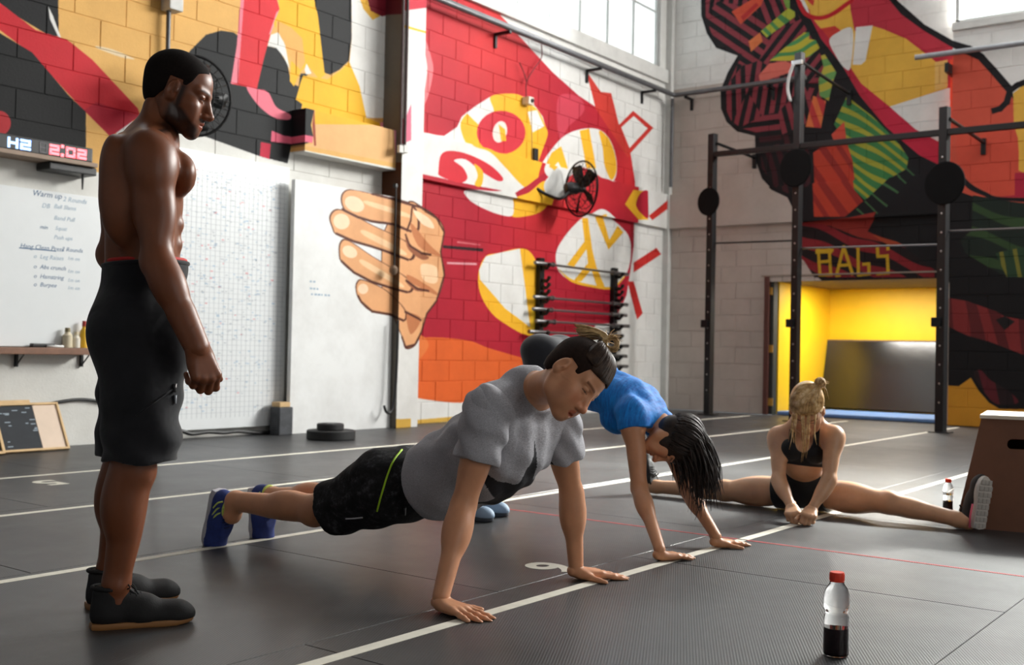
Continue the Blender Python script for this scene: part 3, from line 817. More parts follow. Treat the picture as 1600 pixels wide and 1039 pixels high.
# ================================================================== fittings and equipment
M_BLACK = simple('black_plastic', (24, 24, 25), .45)
M_BLACKR = simple('black_rubber', (30, 30, 31), .7, bump=.1)
M_WBOARD = simple('whiteboard_surface', (226, 229, 230), .28, var=.02)
M_PANELW = simple('white_panel', (224, 226, 226), .5, var=.03)
M_WOOD = simple('shelf_wood', (128, 92, 72), .6, var=.25, scale=9)
M_PINE = simple('pine_frame', (206, 172, 124), .6, var=.12, scale=12)
M_BEIGE = simple('beige_board', (222, 200, 180), .75, var=.05)
M_CHALK = simple('chalkboard', (36, 40, 46), .75, var=.25, scale=8)
M_INK = simple('blue_ink', (70, 104, 140), .6)
M_INK2 = simple('pale_ink', (150, 172, 190), .6)
M_ALU = simple('bare_steel', (176, 176, 176), .3, .9, .06)
M_CHROME = simple('worn_chrome', (120, 118, 118), .35, .8, .1)
YV = Vector((0, 1, 0)); ZV = Vector((0, 0, 1)); XV = Vector((1, 0, 0))
XW = XL+.003
WALLM = Matrix(((0, 0, 1, 0), (1, 0, 0, 0), (0, 1, 0, 0), (0, 0, 0, 1)))     # local x->Y, y->Z, z->X
def wp(px, py, X): p = on(px, py, 0, X); return p.y, p.z
def local(root, bmv):
    return bmv
def part(name, bm, mat, root, **kw):
    """mesh drawn in world space, stored relative to its thing"""
    inv = root.matrix_basis.inverted()
    bm.transform(inv)
    return obj(name, bm, mat, root, **kw)

# ---- interval timer on its shelf
FX = XL+.20
y0, zt = wp(0, 207, FX); y1, zt1 = wp(140, 231, FX)
yb, zb = wp(145, 254, FX); _, zb0 = wp(0, 233, FX)
zb = (zb+zb0)/2; zt = (zt+zt1)/2
ya = y0-.35
tm = thing('interval_timer', 'black interval timer with blue H2 and red 2:02 digits on a wall shelf', 'timer', (FX-.05, (ya+yb)/2, zb))
bm = new(); box(bm, (FX-.09, ya, zb), (FX, yb, zt), .012); part('housing', bm, M_BLACK, tm)
M_BLUE = emit('blue_leds', (150, 190, 255), 2.6); M_REDL = emit('red_leds', (255, 110, 120), 2.4); M_OFF = simple('unlit_leds', (92, 88, 92), .5)
SEG = {'0': 'abcdef', '2': 'abged', 'H': 'bcefg', '8': 'abcdefg'}
def digit(ch, px0, px1, pyc, mat, t=.024):
    a, b = wp(px0, pyc, FX)[0], wp(px1, pyc, FX)[0]
    h = (zt-zb)*.70; c = (zt+zb)/2-.002; w = b-a
    z0, z1 = c-h/2, c+h/2
    bars = {'a': (a, b, z1-t, z1), 'd': (a, b, z0, z0+t), 'g': (a, b, c-t/2, c+t/2), 'f': (a, a+t, c, z1), 'b': (b-t, b, c, z1), 'e': (a, a+t, z0, c), 'c': (b-t, b, z0, c)}
    bm = new()
    for s in SEG[ch]:
        p, q, r, s2 = bars[s]; box(bm, (FX-.004, p+.002, r+.002), (FX+.003, q-.002, s2-.002), .002)
    part('digit', bm, mat, tm)
Z8 = lambda x: x/8.656
digit('H', Z8(98), Z8(250), 180+Z8(380), M_BLUE); digit('2', Z8(268), Z8(420), 180+Z8(410), M_BLUE); digit('8', Z8(528), Z8(636), 180+Z8(450), M_OFF, .012)
digit('2', Z8(665), Z8(805), 180+Z8(480), M_REDL); digit('0', Z8(888), Z8(1022), 180+Z8(520), M_REDL); digit('2', Z8(1040), Z8(1172), 180+Z8(545), M_REDL)
bm = new()
yc = wp(Z8(842), 240, FX)[0]
for dz in (-.035, .035):
    bm = new(); box(bm, (FX-.004, yc-.013, (zt+zb)/2+dz-.013), (FX+.003, yc+.013, (zt+zb)/2+dz+.013), .003); part('dot', bm, M_REDL, tm)
ye = wp(152, 262, FX+.03)[0]
sh = thing('timer_shelf', 'pale wooden wall shelf that carries the interval timer', 'shelf', (XL+.12, (ya+ye)/2, zb-.03))
bm = new(); box(bm, (XW, ya-.1, zb-.035), (FX+.04, ye, zb-.001), .004); part('board', bm, simple('pale_shelf', (150, 128, 110), .6), sh)
bm = new(); box(bm, (XW, wp(72, 260, FX-.05)[0], zb-.10), (FX, wp(146, 270, FX-.05)[0], zb-.036), .01); part('bracket_box', bm, M_BLACK, sh)
bm = new(); yk = wp(129, 285, FX-.03)[0]; tube(bm, [(FX-.03, yk, zb-.09), (FX-.03, yk, zb-.22)], [.012, .006], 8); part('peg', bm, M_BLACK, sh)

# ---- whiteboard with hand writing, tray and what lies on it
WX = XL+.05
ly, lz = wp(0, 288, WX); ry, rz = wp(152, 300, WX); _, bz = wp(0, 541, WX)
wb = thing('whiteboard', 'large whiteboard with faint blue workout notes above a wooden tray', 'whiteboard', (XL, (ly+ry)/2, bz))
bm = new(); box(bm, (XW, ly-.6, bz), (WX, ry+.55, lz), .006); part('board', bm, M_WBOARD, wb)
def text_mesh(txt, size, ext=.0006):
    cu = bpy.data.curves.new('t', 'FONT'); cu.body = txt; cu.size = size; cu.extrude = ext; cu.shear = .25; cu.resolution_u = 2
    tmp = bpy.data.objects.new('tmp', cu); COL.objects.link(tmp)
    me = bpy.data.meshes.new_from_object(tmp.evaluated_get(bpy.context.evaluated_depsgraph_get()))
    bpy.data.objects.remove(tmp)
    bm = new(); bm.from_mesh(me); bpy.data.meshes.remove(me)
    return bm
def wall_text(txt, px, py, size, mat, root, X):
    bm = text_mesh(txt, size*.72)
    y, z = wp(px, py, X)
    bm.transform(Matrix.Translation((X+.0006, y, z)) @ WALLM)
    return tag(part('handwriting', bm, mat, root), kind='stuff')
for txt, px, py, sz, mt in (('Warm up', 50, 301, .10, M_INK), ('2 Rounds', 98, 310, .085, M_INK2), ('DB', 65, 320, .08, M_INK2), ('Ball Slams', 84, 321, .075, M_INK2), ('Band Pull', 84, 339, .075, M_INK2), ('min', 62, 353, .07, M_INK), ('Squat', 86, 355, .07, M_INK2), ('Push ups', 84, 369, .07, M_INK2),
                            ('Hang Clean Press', 31, 383, .08, M_INK), ('2 Rounds', 96, 388, .075, M_INK), ('o  Leg Raises', 52, 399, .075, M_INK2), ('1m on', 105, 402, .065, M_INK2), ('o  Abs crunch', 52, 415, .075, M_INK), ('1m on', 105, 422, .065, M_INK2), ('o  Hamstring', 52, 430, .075, M_INK), ('1m on', 105, 436, .065, M_INK2), ('o  Burpee', 52, 443, .075, M_INK), ('1m on', 105, 448, .065, M_INK2)):
    wall_text(txt, px, py+4, sz*.9, mt, wb, WX)
ya2, za2 = wp(30, 382, WX); yb2, _ = wp(88, 390, WX)
bm = new(); box(bm, (WX, ya2, za2-.03), (WX+.0012, yb2, za2-.022)); part('underline', bm, M_INK, wb)
tz = wp(0, 541, XL+.16)[1]
bm = new(); box(bm, (XW, ly-.6, tz-.06), (XL+.17, wp(142, 553, XL+.16)[0], tz-.005), .006); part('tray', bm, M_WOOD, wb)
for px in (30, 132):
    bm = new(); y = wp(px, 556, XL+.06)[0]; box(bm, (XW, y-.012, tz-.16), (XL+.03, y+.012, tz-.06), .003); tube(bm, [(XL+.02, y, tz-.15), (XL+.13, y, tz-.06)], .006, 6); part('tray_bracket', bm, M_STEEL, wb)
def on_tray(px): return wp(px, 545, XL+.1)[0]
bm = new(); y = on_tray(62); box(bm, (XL+.07, y-.07, 0), (XL+.12, y+.12, .03), .008); bm.transform(Matrix.Translation((0, 0, tz-.003)))
tag(obj('board_eraser', bm, M_BLACK), 'black felt eraser lying on the whiteboard tray', 'eraser')
bm = new(); y = on_tray(70); tube(bm, [(XL+.13, y, tz+.006), (XL+.15, y+.13, tz+.006)], .010, 10)
mk = tag(obj('marker_pen', bm, simple('white_plastic', (230, 230, 228), .4), smooth=True), 'white marker pen lying on the wooden tray in front of the black eraser', 'marker')
def tray_bottle(px, h, r, body, cap, label, name, bodyname):
    y = on_tray(px)
    t = thing(name, label, 'bottle', (XL+.10, y, tz-.003))
    bm = new(); lathe(bm, [(0, 0), (r, 0), (r, h*.62), (r*.55, h*.72), (r*.5, h*.8), (0, h*.8)], seg=14, close=False); obj(bodyname, bm, body, t, smooth=True, angle=40)
    bm = new(); lathe(bm, [(0, h*.8), (r*.55, h*.8), (r*.5, h), (0, h)], seg=12, close=False); obj('cap', bm, cap, t, smooth=True, angle=40)
M_CREAM = simple('cream_plastic', (206, 194, 166), .5); M_YPL = simple('yellow_plastic', (226, 176, 36), .45); M_RPL = simple('red_plastic', (170, 50, 40), .45)
tray_bottle(105, .16, .040, M_CREAM, simple('olive_cap', (130, 118, 84), .5), 'cream tub with an olive lid on the whiteboard tray', 'cleaner_tub', 'body')
tray_bottle(119, .13, .030, simple('pale_cup', (220, 214, 200), .5), M_CREAM, 'small pale jar between the cream tub and the yellow bottle', 'small_jar', 'body')
tray_bottle(131, .22, .034, M_YPL, M_RPL, 'yellow spray bottle with a red top at the tray end', 'spray_bottle', 'body')

# ---- framed boards leaning on the wall below the tray
def leaning(name, label, cat, pxl, pxr, pyt, pyb, parts, X0, lean=.16, tk=.025):
    yl = wp(pxl, pyb, X0)[0]; yr = wp(pxr, pyb, X0)[0]; h = wp((pxl+pxr)/2, pyt, X0-lean*.7)[1]
    t = thing(name, label, cat, (X0, (yl+yr)/2, 0))
    W = yr-yl; a = math.atan2(lean, h)
    M = Matrix.Rotation(-a, 4, 'Y') @ WALLM
    Ls = h/math.cos(a)
    for nm, u0, u1, v0, v1, d0, d1, mt in parts:
        bm = new()
        box(bm, ((u0-.5)*W, v0*Ls, d0), ((u1-.5)*W, v1*Ls, d1), .003)
        bm.transform(M)
        obj(nm, bm, mt, t)
    return t, W, Ls, M
t, W, Ls, M = leaning('framed_board', 'pine framed board, half chalkboard and half beige, leaning on the white wall', 'board', 3, 107, 632, 706,
    [('frame_bar', 0, .035, 0, 1, 0, .03, M_PINE), ('frame_bar', .965, 1, 0, 1, 0, .03, M_PINE), ('frame_bar', .035, .965, 0, .045, 0, .03, M_PINE), ('frame_bar', .035, .965, .955, 1, 0, .03, M_PINE),
     ('chalk_panel', .035, .60, .045, .955, .002, .016, M_CHALK), ('beige_panel', .60, .965, .045, .955, .002, .018, M_BEIGE)], XL+.30, lean=.2)
bm = new()
r2 = random.Random(3)
for k in range(26):
    u, v = r2.uniform(.06, .56), r2.uniform(.1, .9)
    if .18 < u < .42 and v < .75: continue
    u, v = (u-.5)*W, v*Ls
    box(bm, (u, v, .016), (u+r2.uniform(.01, .05), v+.008, .0168))
bm.transform(M); obj('chalk_marks', bm, simple('chalk', (150, 162, 172), .9), t)['kind'] = 'stuff'
leaning('framed_board', 'dark framed board cut off by the picture edge, leaning beside the half beige board', 'board', -60, 6, 630, 709,
    [('frame_bar', 0, .06, 0, 1, 0, .03, M_PINE), ('frame_bar', .94, 1, 0, 1, 0, .03, M_PINE), ('frame_bar', .06, .94, 0, .05, 0, .03, M_PINE), ('frame_bar', .06, .94, .95, 1, 0, .03, M_PINE), ('chalk_panel', .06, .94, .05, .95, .002, .016, M_CHALK)], XL+.36, lean=.2)
leaning('plywood_offcut', 'thin plywood board standing behind the framed boards', 'board', -20, 64, 627, 700, [('sheet', 0, 1, 0, 1, 0, .015, M_PINE)], XL+.24, lean=.2)
bm = new(); tube(bm, spline([(XL+.02, wp(60, 640, XL)[0], wp(60, 634, XL)[1]), (XL+.02, *wp(95, 627, XL)), (XL+.02, *wp(125, 624, XL)), (XL+.02, *wp(158, 628, XL)), (XL+.02, *wp(200, 640, XL))]), .013, 8)
tag(obj('power_cable', bm, M_BLACK, smooth=True), 'black power cable running along the white wall above the framed boards', 'cable')

# ---- wall chart with ruled grid
CX = XL+.06
cy0, cz1 = wp(262, 222, CX); cy1 = wp(449, 400, CX)[0]; cz0 = wp(300, 672, CX)[1]
ch = thing('score_chart', 'tall white wall chart ruled with a fine grid of tiny coloured notes', 'chart', (XL, (cy0+cy1)/2, cz0))
bm = new(); box(bm, (XW, cy0, cz0), (CX, cy1, wp(449, 262, CX)[1]), .004); part('board', bm, M_WBOARD, ch)
hb = wp(449, 262, CX)[1]-cz0
bm = new(); k = 0
M_RULE = simple('grid_rule', (196, 200, 204), .6)
for i in range(1, 26): y = cy0+(cy1-cy0)*i/26; box(bm, (CX, y-.002, cz0+.1), (CX+.0008, y+.002, cz0+hb-.12))
for i in range(1, 48): z = cz0+.1+(hb-.22)*i/48; box(bm, (CX, cy0+.03, z-.002), (CX+.0008, cy1-.03, z+.002))
part('grid_lines', bm, M_RULE, ch)['kind'] = 'stuff'
r2 = random.Random(5)
for nm, rgb, n in (('blue_notes', (176, 194, 210), 330), ('red_notes', (222, 160, 164), 60), ('grey_notes', (190, 195, 200), 220)):
    bm = new()
    for i in range(n):
        y, z = r2.uniform(cy0+.08, cy1-.15), cz0+.15+(hb-.3)*r2.random()**.8
        box(bm, (CX, y, z), (CX+.0012, y+r2.uniform(.01, .035), z+r2.uniform(.006, .014)))
    part(nm, bm, simple(nm, rgb, .6), ch)['kind'] = 'stuff'
bm = new(); X = XL+.09; tube(bm, spline([(X, *wp(262, 672, X)), (X, *wp(285, 674, X)), (X, *wp(300, 678, X)), (X, *wp(325, 675, X)), (X, *wp(350, 676, X)), (X, *wp(372, 674, X)), (X, *wp(400, 676, X)), (X, *wp(425, 675, X))]), .018, 8)
tag(obj('floor_cable', bm, M_BLACK, smooth=True), 'black cable looped along the foot of the ruled wall chart', 'cable')

# ---- white panel standing against the wall, with the end of the painted hand on it
PX = XL+.20
py0 = wp(456, 500, PX)[0]; py1 = PILY0-.004
pz1 = (wp(456, 281, PX)[1]+wp(584, 300, PX)[1])/2
cvD = Canvas(0, PX, py0-.02, py1+.02, 0, 2.8, (232, 233, 232))
paint(cvD, hand_paint)
hand_strokes(cvD)
M_DOORP = cvD.material('painted_panel', .5, .05)
pn = thing('wall_panel', 'tall white panel with painted fingertips standing beside the pilaster', 'panel', (PX, (py0+py1)/2, 0))
bm = new(); box(bm, (PX-.05, py0, 0), (PX, py1, pz1), .004); part('sheet', bm, M_DOORP, pn)
for k, (px, py, w_) in enumerate(((484, 441, .10), (484, 452, .16), (486, 461, .3))):
    y, z = wp(px, py, PX); bm = new()
    for i in range(int(w_/.045)): box(bm, (PX, y+i*.045, z), (PX+.001, y+i*.045+r2.uniform(.015, .035), z+.018))
    part('faint_note', bm, M_INK2, pn)
bx = thing('foam_block', 'dark block with a wooden top standing between wall chart and white panel', 'block', (XL+.2, wp(443, 680, XL+.2)[0], 0))
y0_, y1_ = wp(434, 680, XL+.24)[0], wp(455, 680, XL+.24)[0]; zt_ = wp(443, 634, XL+.24)[1]
bm = new(); box(bm, (XL+.12, y0_, 0), (XL+.26, y1_, zt_*.95), .01); part('body', bm, simple('slate_foam', (66, 68, 72), .7, var=.4, scale=14), bx)
bm = new(); box(bm, (XL+.12, y0_+.02, zt_*.955), (XL+.24, y1_-.02, zt_*1.12), .004); part('wooden_top', bm, M_PINE, bx)

# ---- bumper plates stacked on the floor
def plate(R, th, loc, label):
    t = thing('bumper_plate', label, 'weight plate', loc, (0, 0, 0), 'bumper plates by the wall')
    bm = new(); lathe(bm, [(.03, 0), (R*.55, 0), (R*.6, .006), (R*.8, .006), (R*.85, 0), (R-.008, 0), (R, .008), (R, th-.008), (R-.008, th), (R*.85, th), (R*.8, th-.006), (R*.6, th-.006), (R*.55, th), (.03, th)], seg=40); obj('disc', bm, M_BLACKR, t, smooth=True, angle=35)
    bm = new(); lathe(bm, [(.024, -.0005), (.034, -.0005), (.034, th+.0005), (.024, th+.0005)], seg=20, close=False); obj('steel_ring', bm, M_CHROME, t, smooth=True, angle=35)
pp = flo(517, 686)
plate(.225, .085, (pp.x, pp.y, 0), 'wide black bumper plate lying on the floor under a smaller plate')
plate(.125, .06, (pp.x-.01, pp.y, .085), 'small black weight plate on top of the wide bumper plate')

# ---- cables and conduits on the pilaster
def cord(name, pts, r, mat, label, cat):
    bm = new(); tube(bm, spline(pts), r, 7); return tag(obj(name, bm, mat, smooth=True), label, cat)
X = PILX+.03
q = lambda px, py: (X, *wp(px, py, X))
bm = new(); tube(bm, spline([q(619, 290), q(618, 340), q(617, 380), q(616, 420)]), .008, 7); bmh = new(); yh, zh = wp(619, 290, X); box(bmh, (PILX-.003, yh-.015, zh-.02), (X+.01, yh+.015, zh+.02), .003)
bp = thing('hanging_pull', 'thin black pull with a dull knob hanging over the painted hand on the pilaster', 'pull', q(619, 290)); part('line', bm, M_BLACK, bp, smooth=True); part('hook', bmh, M_BLACK, bp)
part('knob', (lambda b: (lathe(b, [(0, -.05), (.02, -.05), (.045, -.02), (.045, .02), (.018, .05), (0, .05)], q(615, 422), seg=14, close=False), b)[1])(new()), simple('dull_brass', (120, 100, 82), .5, .3), bp, smooth=True, angle=40)
cord('hanging_strap', [q(622, 500), q(621, 540), q(619, 590), q(616, 625), q(611, 643), q(604, 644), q(600, 634)], .014, M_BLACK, 'black strap hanging low on the white pilaster, curled at its end', 'strap')
for px, lb in ((628, 'left one of two thin conduits running up the pilaster'), (635, 'right one of two thin conduits running up the pilaster')):
    y = wp(px, 120, PILX+.02)[0]; zb_ = wp(px, 232, PILX+.02)[1]
    t = thing('conduit', lb, 'pipe', (PILX+.02, y, zb_), group='conduits on the pilaster')
    bm = new(); tube(bm, [(PILX+.018, y, zb_), (PILX+.018, y, 5.5)], .016, 8); part('tube', bm, simple('conduit_paint', (70, 52, 54), .6, var=.3), t, smooth=True, angle=50)
    bm = new(); box(bm, (PILX, y-.03, zb_-.05), (PILX+.04, y+.03, zb_+.03), .004); part('end_box', bm, M_SILL, t)

# ---- service pipe with brackets along both walls
GX = XL+.22
gz = sum(wp(px, py, GX)[1] for px, py in ((700, 3), (850, 66), (1000, 128)))/3
sp = thing('service_pipe', 'long grey service pipe on brackets along the whole mural wall', 'pipe', (GX, 11, gz))
bm = new(); tube(bm, [(GX, PILY1+.03, gz), (GX, YB-.29, gz)], .035, 10); part('tube', bm, M_PIPE, sp, smooth=True, angle=50)
bm = new(); tube(bm, [(GX-.08, PILY1+.03, gz+.07), (GX-.08, YB-.3, gz+.07)], .016, 8); part('thin_tube', bm, M_PIPE, sp, smooth=True, angle=50)
for px, py in ((795, 55), (937, 112), (1022, 150)):
    y = wp(px, py, GX)[0]; bm = new(); box(bm, (XW, y-.02, gz-.07), (GX+.03, y+.02, gz-.035), .003); box(bm, (XW, y-.02, gz-.22), (XL+.03, y+.02, gz-.035), .003); part('bracket', bm, M_STEEL, sp)
sp = thing('corner_pipe', 'grey pipe turning the corner on to the back wall above the rig', 'pipe', (GX+.5, YB-.2, gz))
bm = new(); tube(bm, [(GX, YB-.27, gz), (GX+.03, YB-.22, gz), (GX+.12, YB-.2, gz), (-6.0, YB-.2, gz)], .035, 10); part('tube', bm, M_PIPE, sp, smooth=True, angle=50)
for px in (1072, 1200):
    x = on(px, 150, 1, YB-.2).x; bm = new(); box(bm, (x-.02, YB-.23, gz-.07), (x+.02, YB-.003, gz-.035), .003); box(bm, (x-.02, YB-.03, gz-.22), (x+.02, YB-.003, gz-.035), .003); part('bracket', bm, M_STEEL, sp)
bm = new(); tube(bm, [(XL+.16, YB-.15, 3.4), (XL+.16, YB-.15, gz-.03)], .028, 8); part('drop_pipe', bm, M_PIPE, sp, smooth=True, angle=50)
lp = thing('upper_pipe', 'pale grey pipe on the back wall under the far window', 'pipe', (-3.6, YP-.12, 4.8))
a_, b_ = on(1430, 90, 1, YP-.12), on(1600, 67, 1, YP-.12)
bm = new(); tube(bm, [a_, b_, b_+(b_-a_)*1.2], .035, 10); part('tube', bm, simple('pale_pipe', (150, 152, 156), .5, .3), lp, smooth=True, angle=50)
c_ = on(1480, 96, 1, YP-.1); bm = new(); box(bm, (c_.x-.025, YP-.13, c_.z-.14), (c_.x+.025, YB if c_.x < XS else YP, c_.z-.02), .003); part('bracket', bm, M_STEEL, lp)

# ---- small lamp with wires on the mural wall
X = XL+.06
ww = lambda px, py, dx=0: (X+dx, *wp(px, py, X+dx))
lm = thing('wall_sensor', 'small white sensor box hung on forked red wires above the painted eye', 'sensor', ww(826, 158))
bm = new(); y, z = wp(826, 158, X); box(bm, (X-.06, y-.06, z-.05), (X+.05, y+.05, z+.05), .012); part('case', bm, simple('sensor_white', (222, 216, 200), .5), lm)
bm = new(); lathe(bm, [(0, 0), (.028, 0), (.024, .02), (0, .02)], (X+.05, y+.005, z), (1, 0, 0), 14, False); part('lens', bm, M_BLACK, lm)
bm = new(); tube(bm, spline([ww(822, 152), ww(823, 128), ww(834, 108), ww(846, 90), ww(846, 68)]), .007, 6); tube(bm, spline([ww(823, 128), ww(818, 112), ww(812, 98)]), .007, 6)
part('wire', bm, simple('dark_red_wire', (110, 30, 36), .6), lm, smooth=True)
bm = new(); tube(bm, [ww(830, 165), ww(831, 215), ww(832, 265)], .005, 6); part('pull_wire', bm, simple('pale_wire', (170, 140, 90), .6), lm, smooth=True)

# ---- caged fans
def fan(label, centre, axis, R, mount, arm_pts, nb=5):
    t = thing('wall_fan', label, 'fan', centre)
    ax = Vector(axis).normalized(); x, y, _ = frame_from(ax)
    c = Vector(centre)
    bm = new()
    for s in (-1, 1):
        for rr, off in ((R, .0), (R*.72, .055), (R*.42, .085), (R*.16, .10)):
            tube(bm, [c+ax*off*s+(x*math.cos(a)+y*math.sin(a))*rr for a in [2*math.pi*k/36 for k in range(37)]], .005 if rr < R else .012, 5, False)
        for k in range(28):
            a = 2*math.pi*k/28; d = x*math.cos(a)+y*math.sin(a)
            tube(bm, [c+ax*.10*s+d*R*.16, c+ax*.085*s+d*R*.42, c+ax*.055*s+d*R*.72, c+d*R], .0028, 4, False)
    part('cage', bm, M_STEEL, t, smooth=True)
    for k in range(nb):
        a = 2*math.pi*k/nb; d = x*math.cos(a)+y*math.sin(a); n_ = ax.cross(d)
        bm = new(); vs = []
        for rr, wd in ((.14, .05), (.45, .12), (.78, .15), (.9, .09)):
            p = c+d*R*rr
            for s in (-1, 1):
                for th in (-.002, .002): vs.append(bm.verts.new(p+n_*wd*s*R*1.4+ax*(.03*s+th)))
        for k2 in range(3):
            o, p = vs[k2*4:k2*4+4], vs[k2*4+4:k2*4+8]
            for i, j in ((0, 1), (1, 3), (3, 2), (2, 0)): bm.faces.new((o[i], o[j], p[j], p[i]))
        bm.faces.new((vs[0], vs[1], vs[3], vs[2])); bm.faces.new((vs[12], vs[13], vs[15], vs[14]))
        part('blade', bm, M_STEEL, t, smooth=True)
    bm = new(); lathe(bm, [(0, -.26), (.05, -.25), (.075, -.2), (.075, -.07), (.05, -.03), (.045, .05), (0, .055)], c, ax, 20, False); part('motor', bm, M_BLACK, t, smooth=True, angle=40)
    bm = new(); tube(bm, spline(arm_pts), .022, 8); part('arm', bm, M_STEEL, t, smooth=True)
    bm = new(); box(bm, mount[0], mount[1], .006); part('wall_bracket', bm, M_STEEL, t)
    return t
X = XL+.42
fc = Vector((X, *wp(908, 295, X)))
yb_ = wp(845, 270, XL+.12)[0]; zb_ = wp(845, 282, XL+.12)[1]
fan('black caged wall fan turned edge-on beside the painted patch', fc, (.35, .94, .02), .36, ((XL, yb_-.04, zb_-.16), (XL+.05, yb_+.04, zb_+.42)),
    [(XL+.06, yb_, zb_-.1), (XL+.14, yb_+.12, zb_-.17), (X-.1, fc.y-.32, fc.z-.16), (X-.05, fc.y-.16, fc.z-.02)])
X = XL+.45
fc = Vector((X, *wp(303, 150, X)))
fan('large black caged fan mounted high in front of the painted black shape', fc, (.95, -.2, -.1), .34, ((XL, fc.y-.3, fc.z-.65), (XL+.05, fc.y-.2, fc.z-.35)),
    [(XL+.04, fc.y-.25, fc.z-.45), (XL+.12, fc.y-.16, fc.z-.3), (X-.2, fc.y-.02, fc.z-.06), (X-.16, fc.y, fc.z)])
# junction box with its drop pipe at the top of the tan wall
X = XL+.08
jb = thing('junction_box', 'white junction box with a vertical pipe high on the tan painted wall', 'box', (X, *wp(268, 8, X)))
y, z = wp(270, 7, X); bm = new(); box(bm, (XW, y-.07, z-.06), (X+.06, y+.07, z+.08), .01); part('case', bm, M_SILL, jb)
bm = new(); box(bm, (XW, y-.2, z+.06), (X+.09, y-.02, z+.14), .01); part('dark_clamp', bm, M_BLACK, jb)
y2, z2 = wp(264, 90, X); bm = new(); tube(bm, [(X-.02, y2, z-.04), (X-.02, y2, z2-.1)], .02, 8); part('drop_tube', bm, M_PIPE, jb, smooth=True, angle=50)

# ---- barbell rack on the red wall
RXX = XL+.10
uy0, uz0 = wp(851, 404, RXX); uy1, _ = wp(966, 420, RXX)
rk = thing('barbell_rack', 'black wall rack of two notched uprights holding barbells on the red wall', 'rack', (RXX, (uy0+uy1)/2, 0))
levels = [wp(838, 414, RXX+.1)[1], wp(838, 468, RXX+.1)[1], wp(838, 487, RXX+.1)[1], wp(838, 506, RXX+.1)[1], wp(832, 523, RXX+.1)[1]]
gapz = (levels[2]-levels[4])/2
levels += [levels[4]-gapz*k for k in (1, 2, 3)]
for y in (uy0, uy1):
    bm = new(); box(bm, (XW, y-.05, levels[-1]-.2), (XL+.07, y+.05, levels[0]+.12), .005); u = part('upright', bm, M_STEEL, rk)
    zs_ = list(levels)+[z_ for z_ in [levels[0]-.085*k for k in range(1, 40)] if z_ > levels[-1] and min(abs(z_-q_) for q_ in levels) > .088]
    for z in zs_:
        bm = new(); prism(bm, [(0, -.035), (.07, -.035), (.13, .02), (.13, .05), (.105, .05), (.085, .005), (0, .02)], -.02, .02, Matrix.Translation((XL+.065, y, z)) @ Matrix.Rotation(math.pi/2, 4, 'X'))
        h = obj('hook', bm, M_STEEL, u); h.data.transform(Matrix.Translation(-Vector(rk.location)))
names = ['top barbell, set apart from the rest', 'second barbell from the top', 'third barbell from the top', 'fourth barbell from the top', 'fifth barbell from the top', 'sixth barbell from the top', 'seventh barbell from the top', 'lowest barbell']
ym = (uy0+uy1)/2
for k, z in enumerate(levels):
    off = (.0, .0, -.02, .05, -.10, .04, .0, .03)[k]
    L = 2.3/2
    t = thing('barbell', 'steel barbell on the red wall rack, the '+names[k], 'barbell', (XL+.117, ym+off, z+.040), group='barbells on the wall rack')
    bm = new(); tube(bm, [(0, -L+.42, 0), (0, L-.42, 0)], .016, 8); obj('shaft', bm, M_CHROME, t, smooth=True, angle=50)
    for s in (-1, 1):
        bm = new(); lathe(bm, [(0, 0), (.034, 0), (.034, .03), (.026, .03), (.026, .42), (.022, .425), (0, .425)], (0, s*(L-.425), 0), (0, s, 0), 12, False); obj('sleeve', bm, M_CHROME, t, smooth=True, angle=40)

# ---- pull-up rig
M_DISC = simple('matt_black_rubber', (15, 15, 16), .85, spec=.15)
G1, G3 = flo(1106, 648), flo(1470, 676)
rd = (G3-G1); rd.z = 0; rd.normalize(); rn = Vector((-rd.y, rd.x, 0))
def rig(px, py, off=0.):
    r = ray(px, py); k = rn.dot(G1+rn*off-CAM)/rn.dot(r); return CAM+r*k
rg = thing('pull_up_rig', 'tall black steel pull-up rig with target discs standing before the back wall', 'rig', (G1+G3)*.5)
def rbar(name, a, b, w, d, parent=None):
    a, b = Vector(a), Vector(b); z = (b-a).normalized()
    y = rn if abs(z.dot(rn)) < .9 else ZV
    y = (y-z*y.dot(z)).normalized(); x = y.cross(z)
    M = Matrix((( x.x, y.x, z.x, a.x), (x.y, y.y, z.y, a.y), (x.z, y.z, z.z, a.z), (0, 0, 0, 1)))
    bm = new(); box(bm, (-w/2, -d/2, 0), (w/2, d/2, (b-a).length), .004, M)
    return part(name, bm, M_STEEL, rg)
posts = []
for px, pyt in ((1111, 210), (1244, 84), (1473, 168)):
    g = rig(px-(2 if px < 1200 else 1), 500); zt_ = rig(px, pyt).z
    posts.append((g, zt_))
    p = rbar('upright', (g.x, g.y, 0), (g.x, g.y, zt_), .105, .09)
    bm = new(); box(bm, (g.x-.12, g.y-.1, 0), (g.x+.12, g.y+.1, .012), .003); part('base_plate', bm, M_STEEL, rg)
    bm = new()
    for k in range(14): z = .35+k*.22; lathe(bm, [(0, 0), (.012, 0), (0, .003)], Vector((g.x, g.y, z))-rn*.0455, -rn, 8, False)
    h = obj('bolts', bm, M_ALU, p); h.data.transform(Matrix.Translation(-Vector(rg.location))); h['kind'] = 'stuff'
    j = Vector((g.x, g.y, 1.28)); bm = new(); box(bm, j-Vector((.11, .07, .05)), j+Vector((.0, .06, .06)), .01); part('hook', bm, M_STEEL, rg)
e1, e3 = rig(1118, 241), rig(1475, 207)
ext = e1+(e3-e1)*1.55
rbar('crossbar', e1, ext, .07, .075)
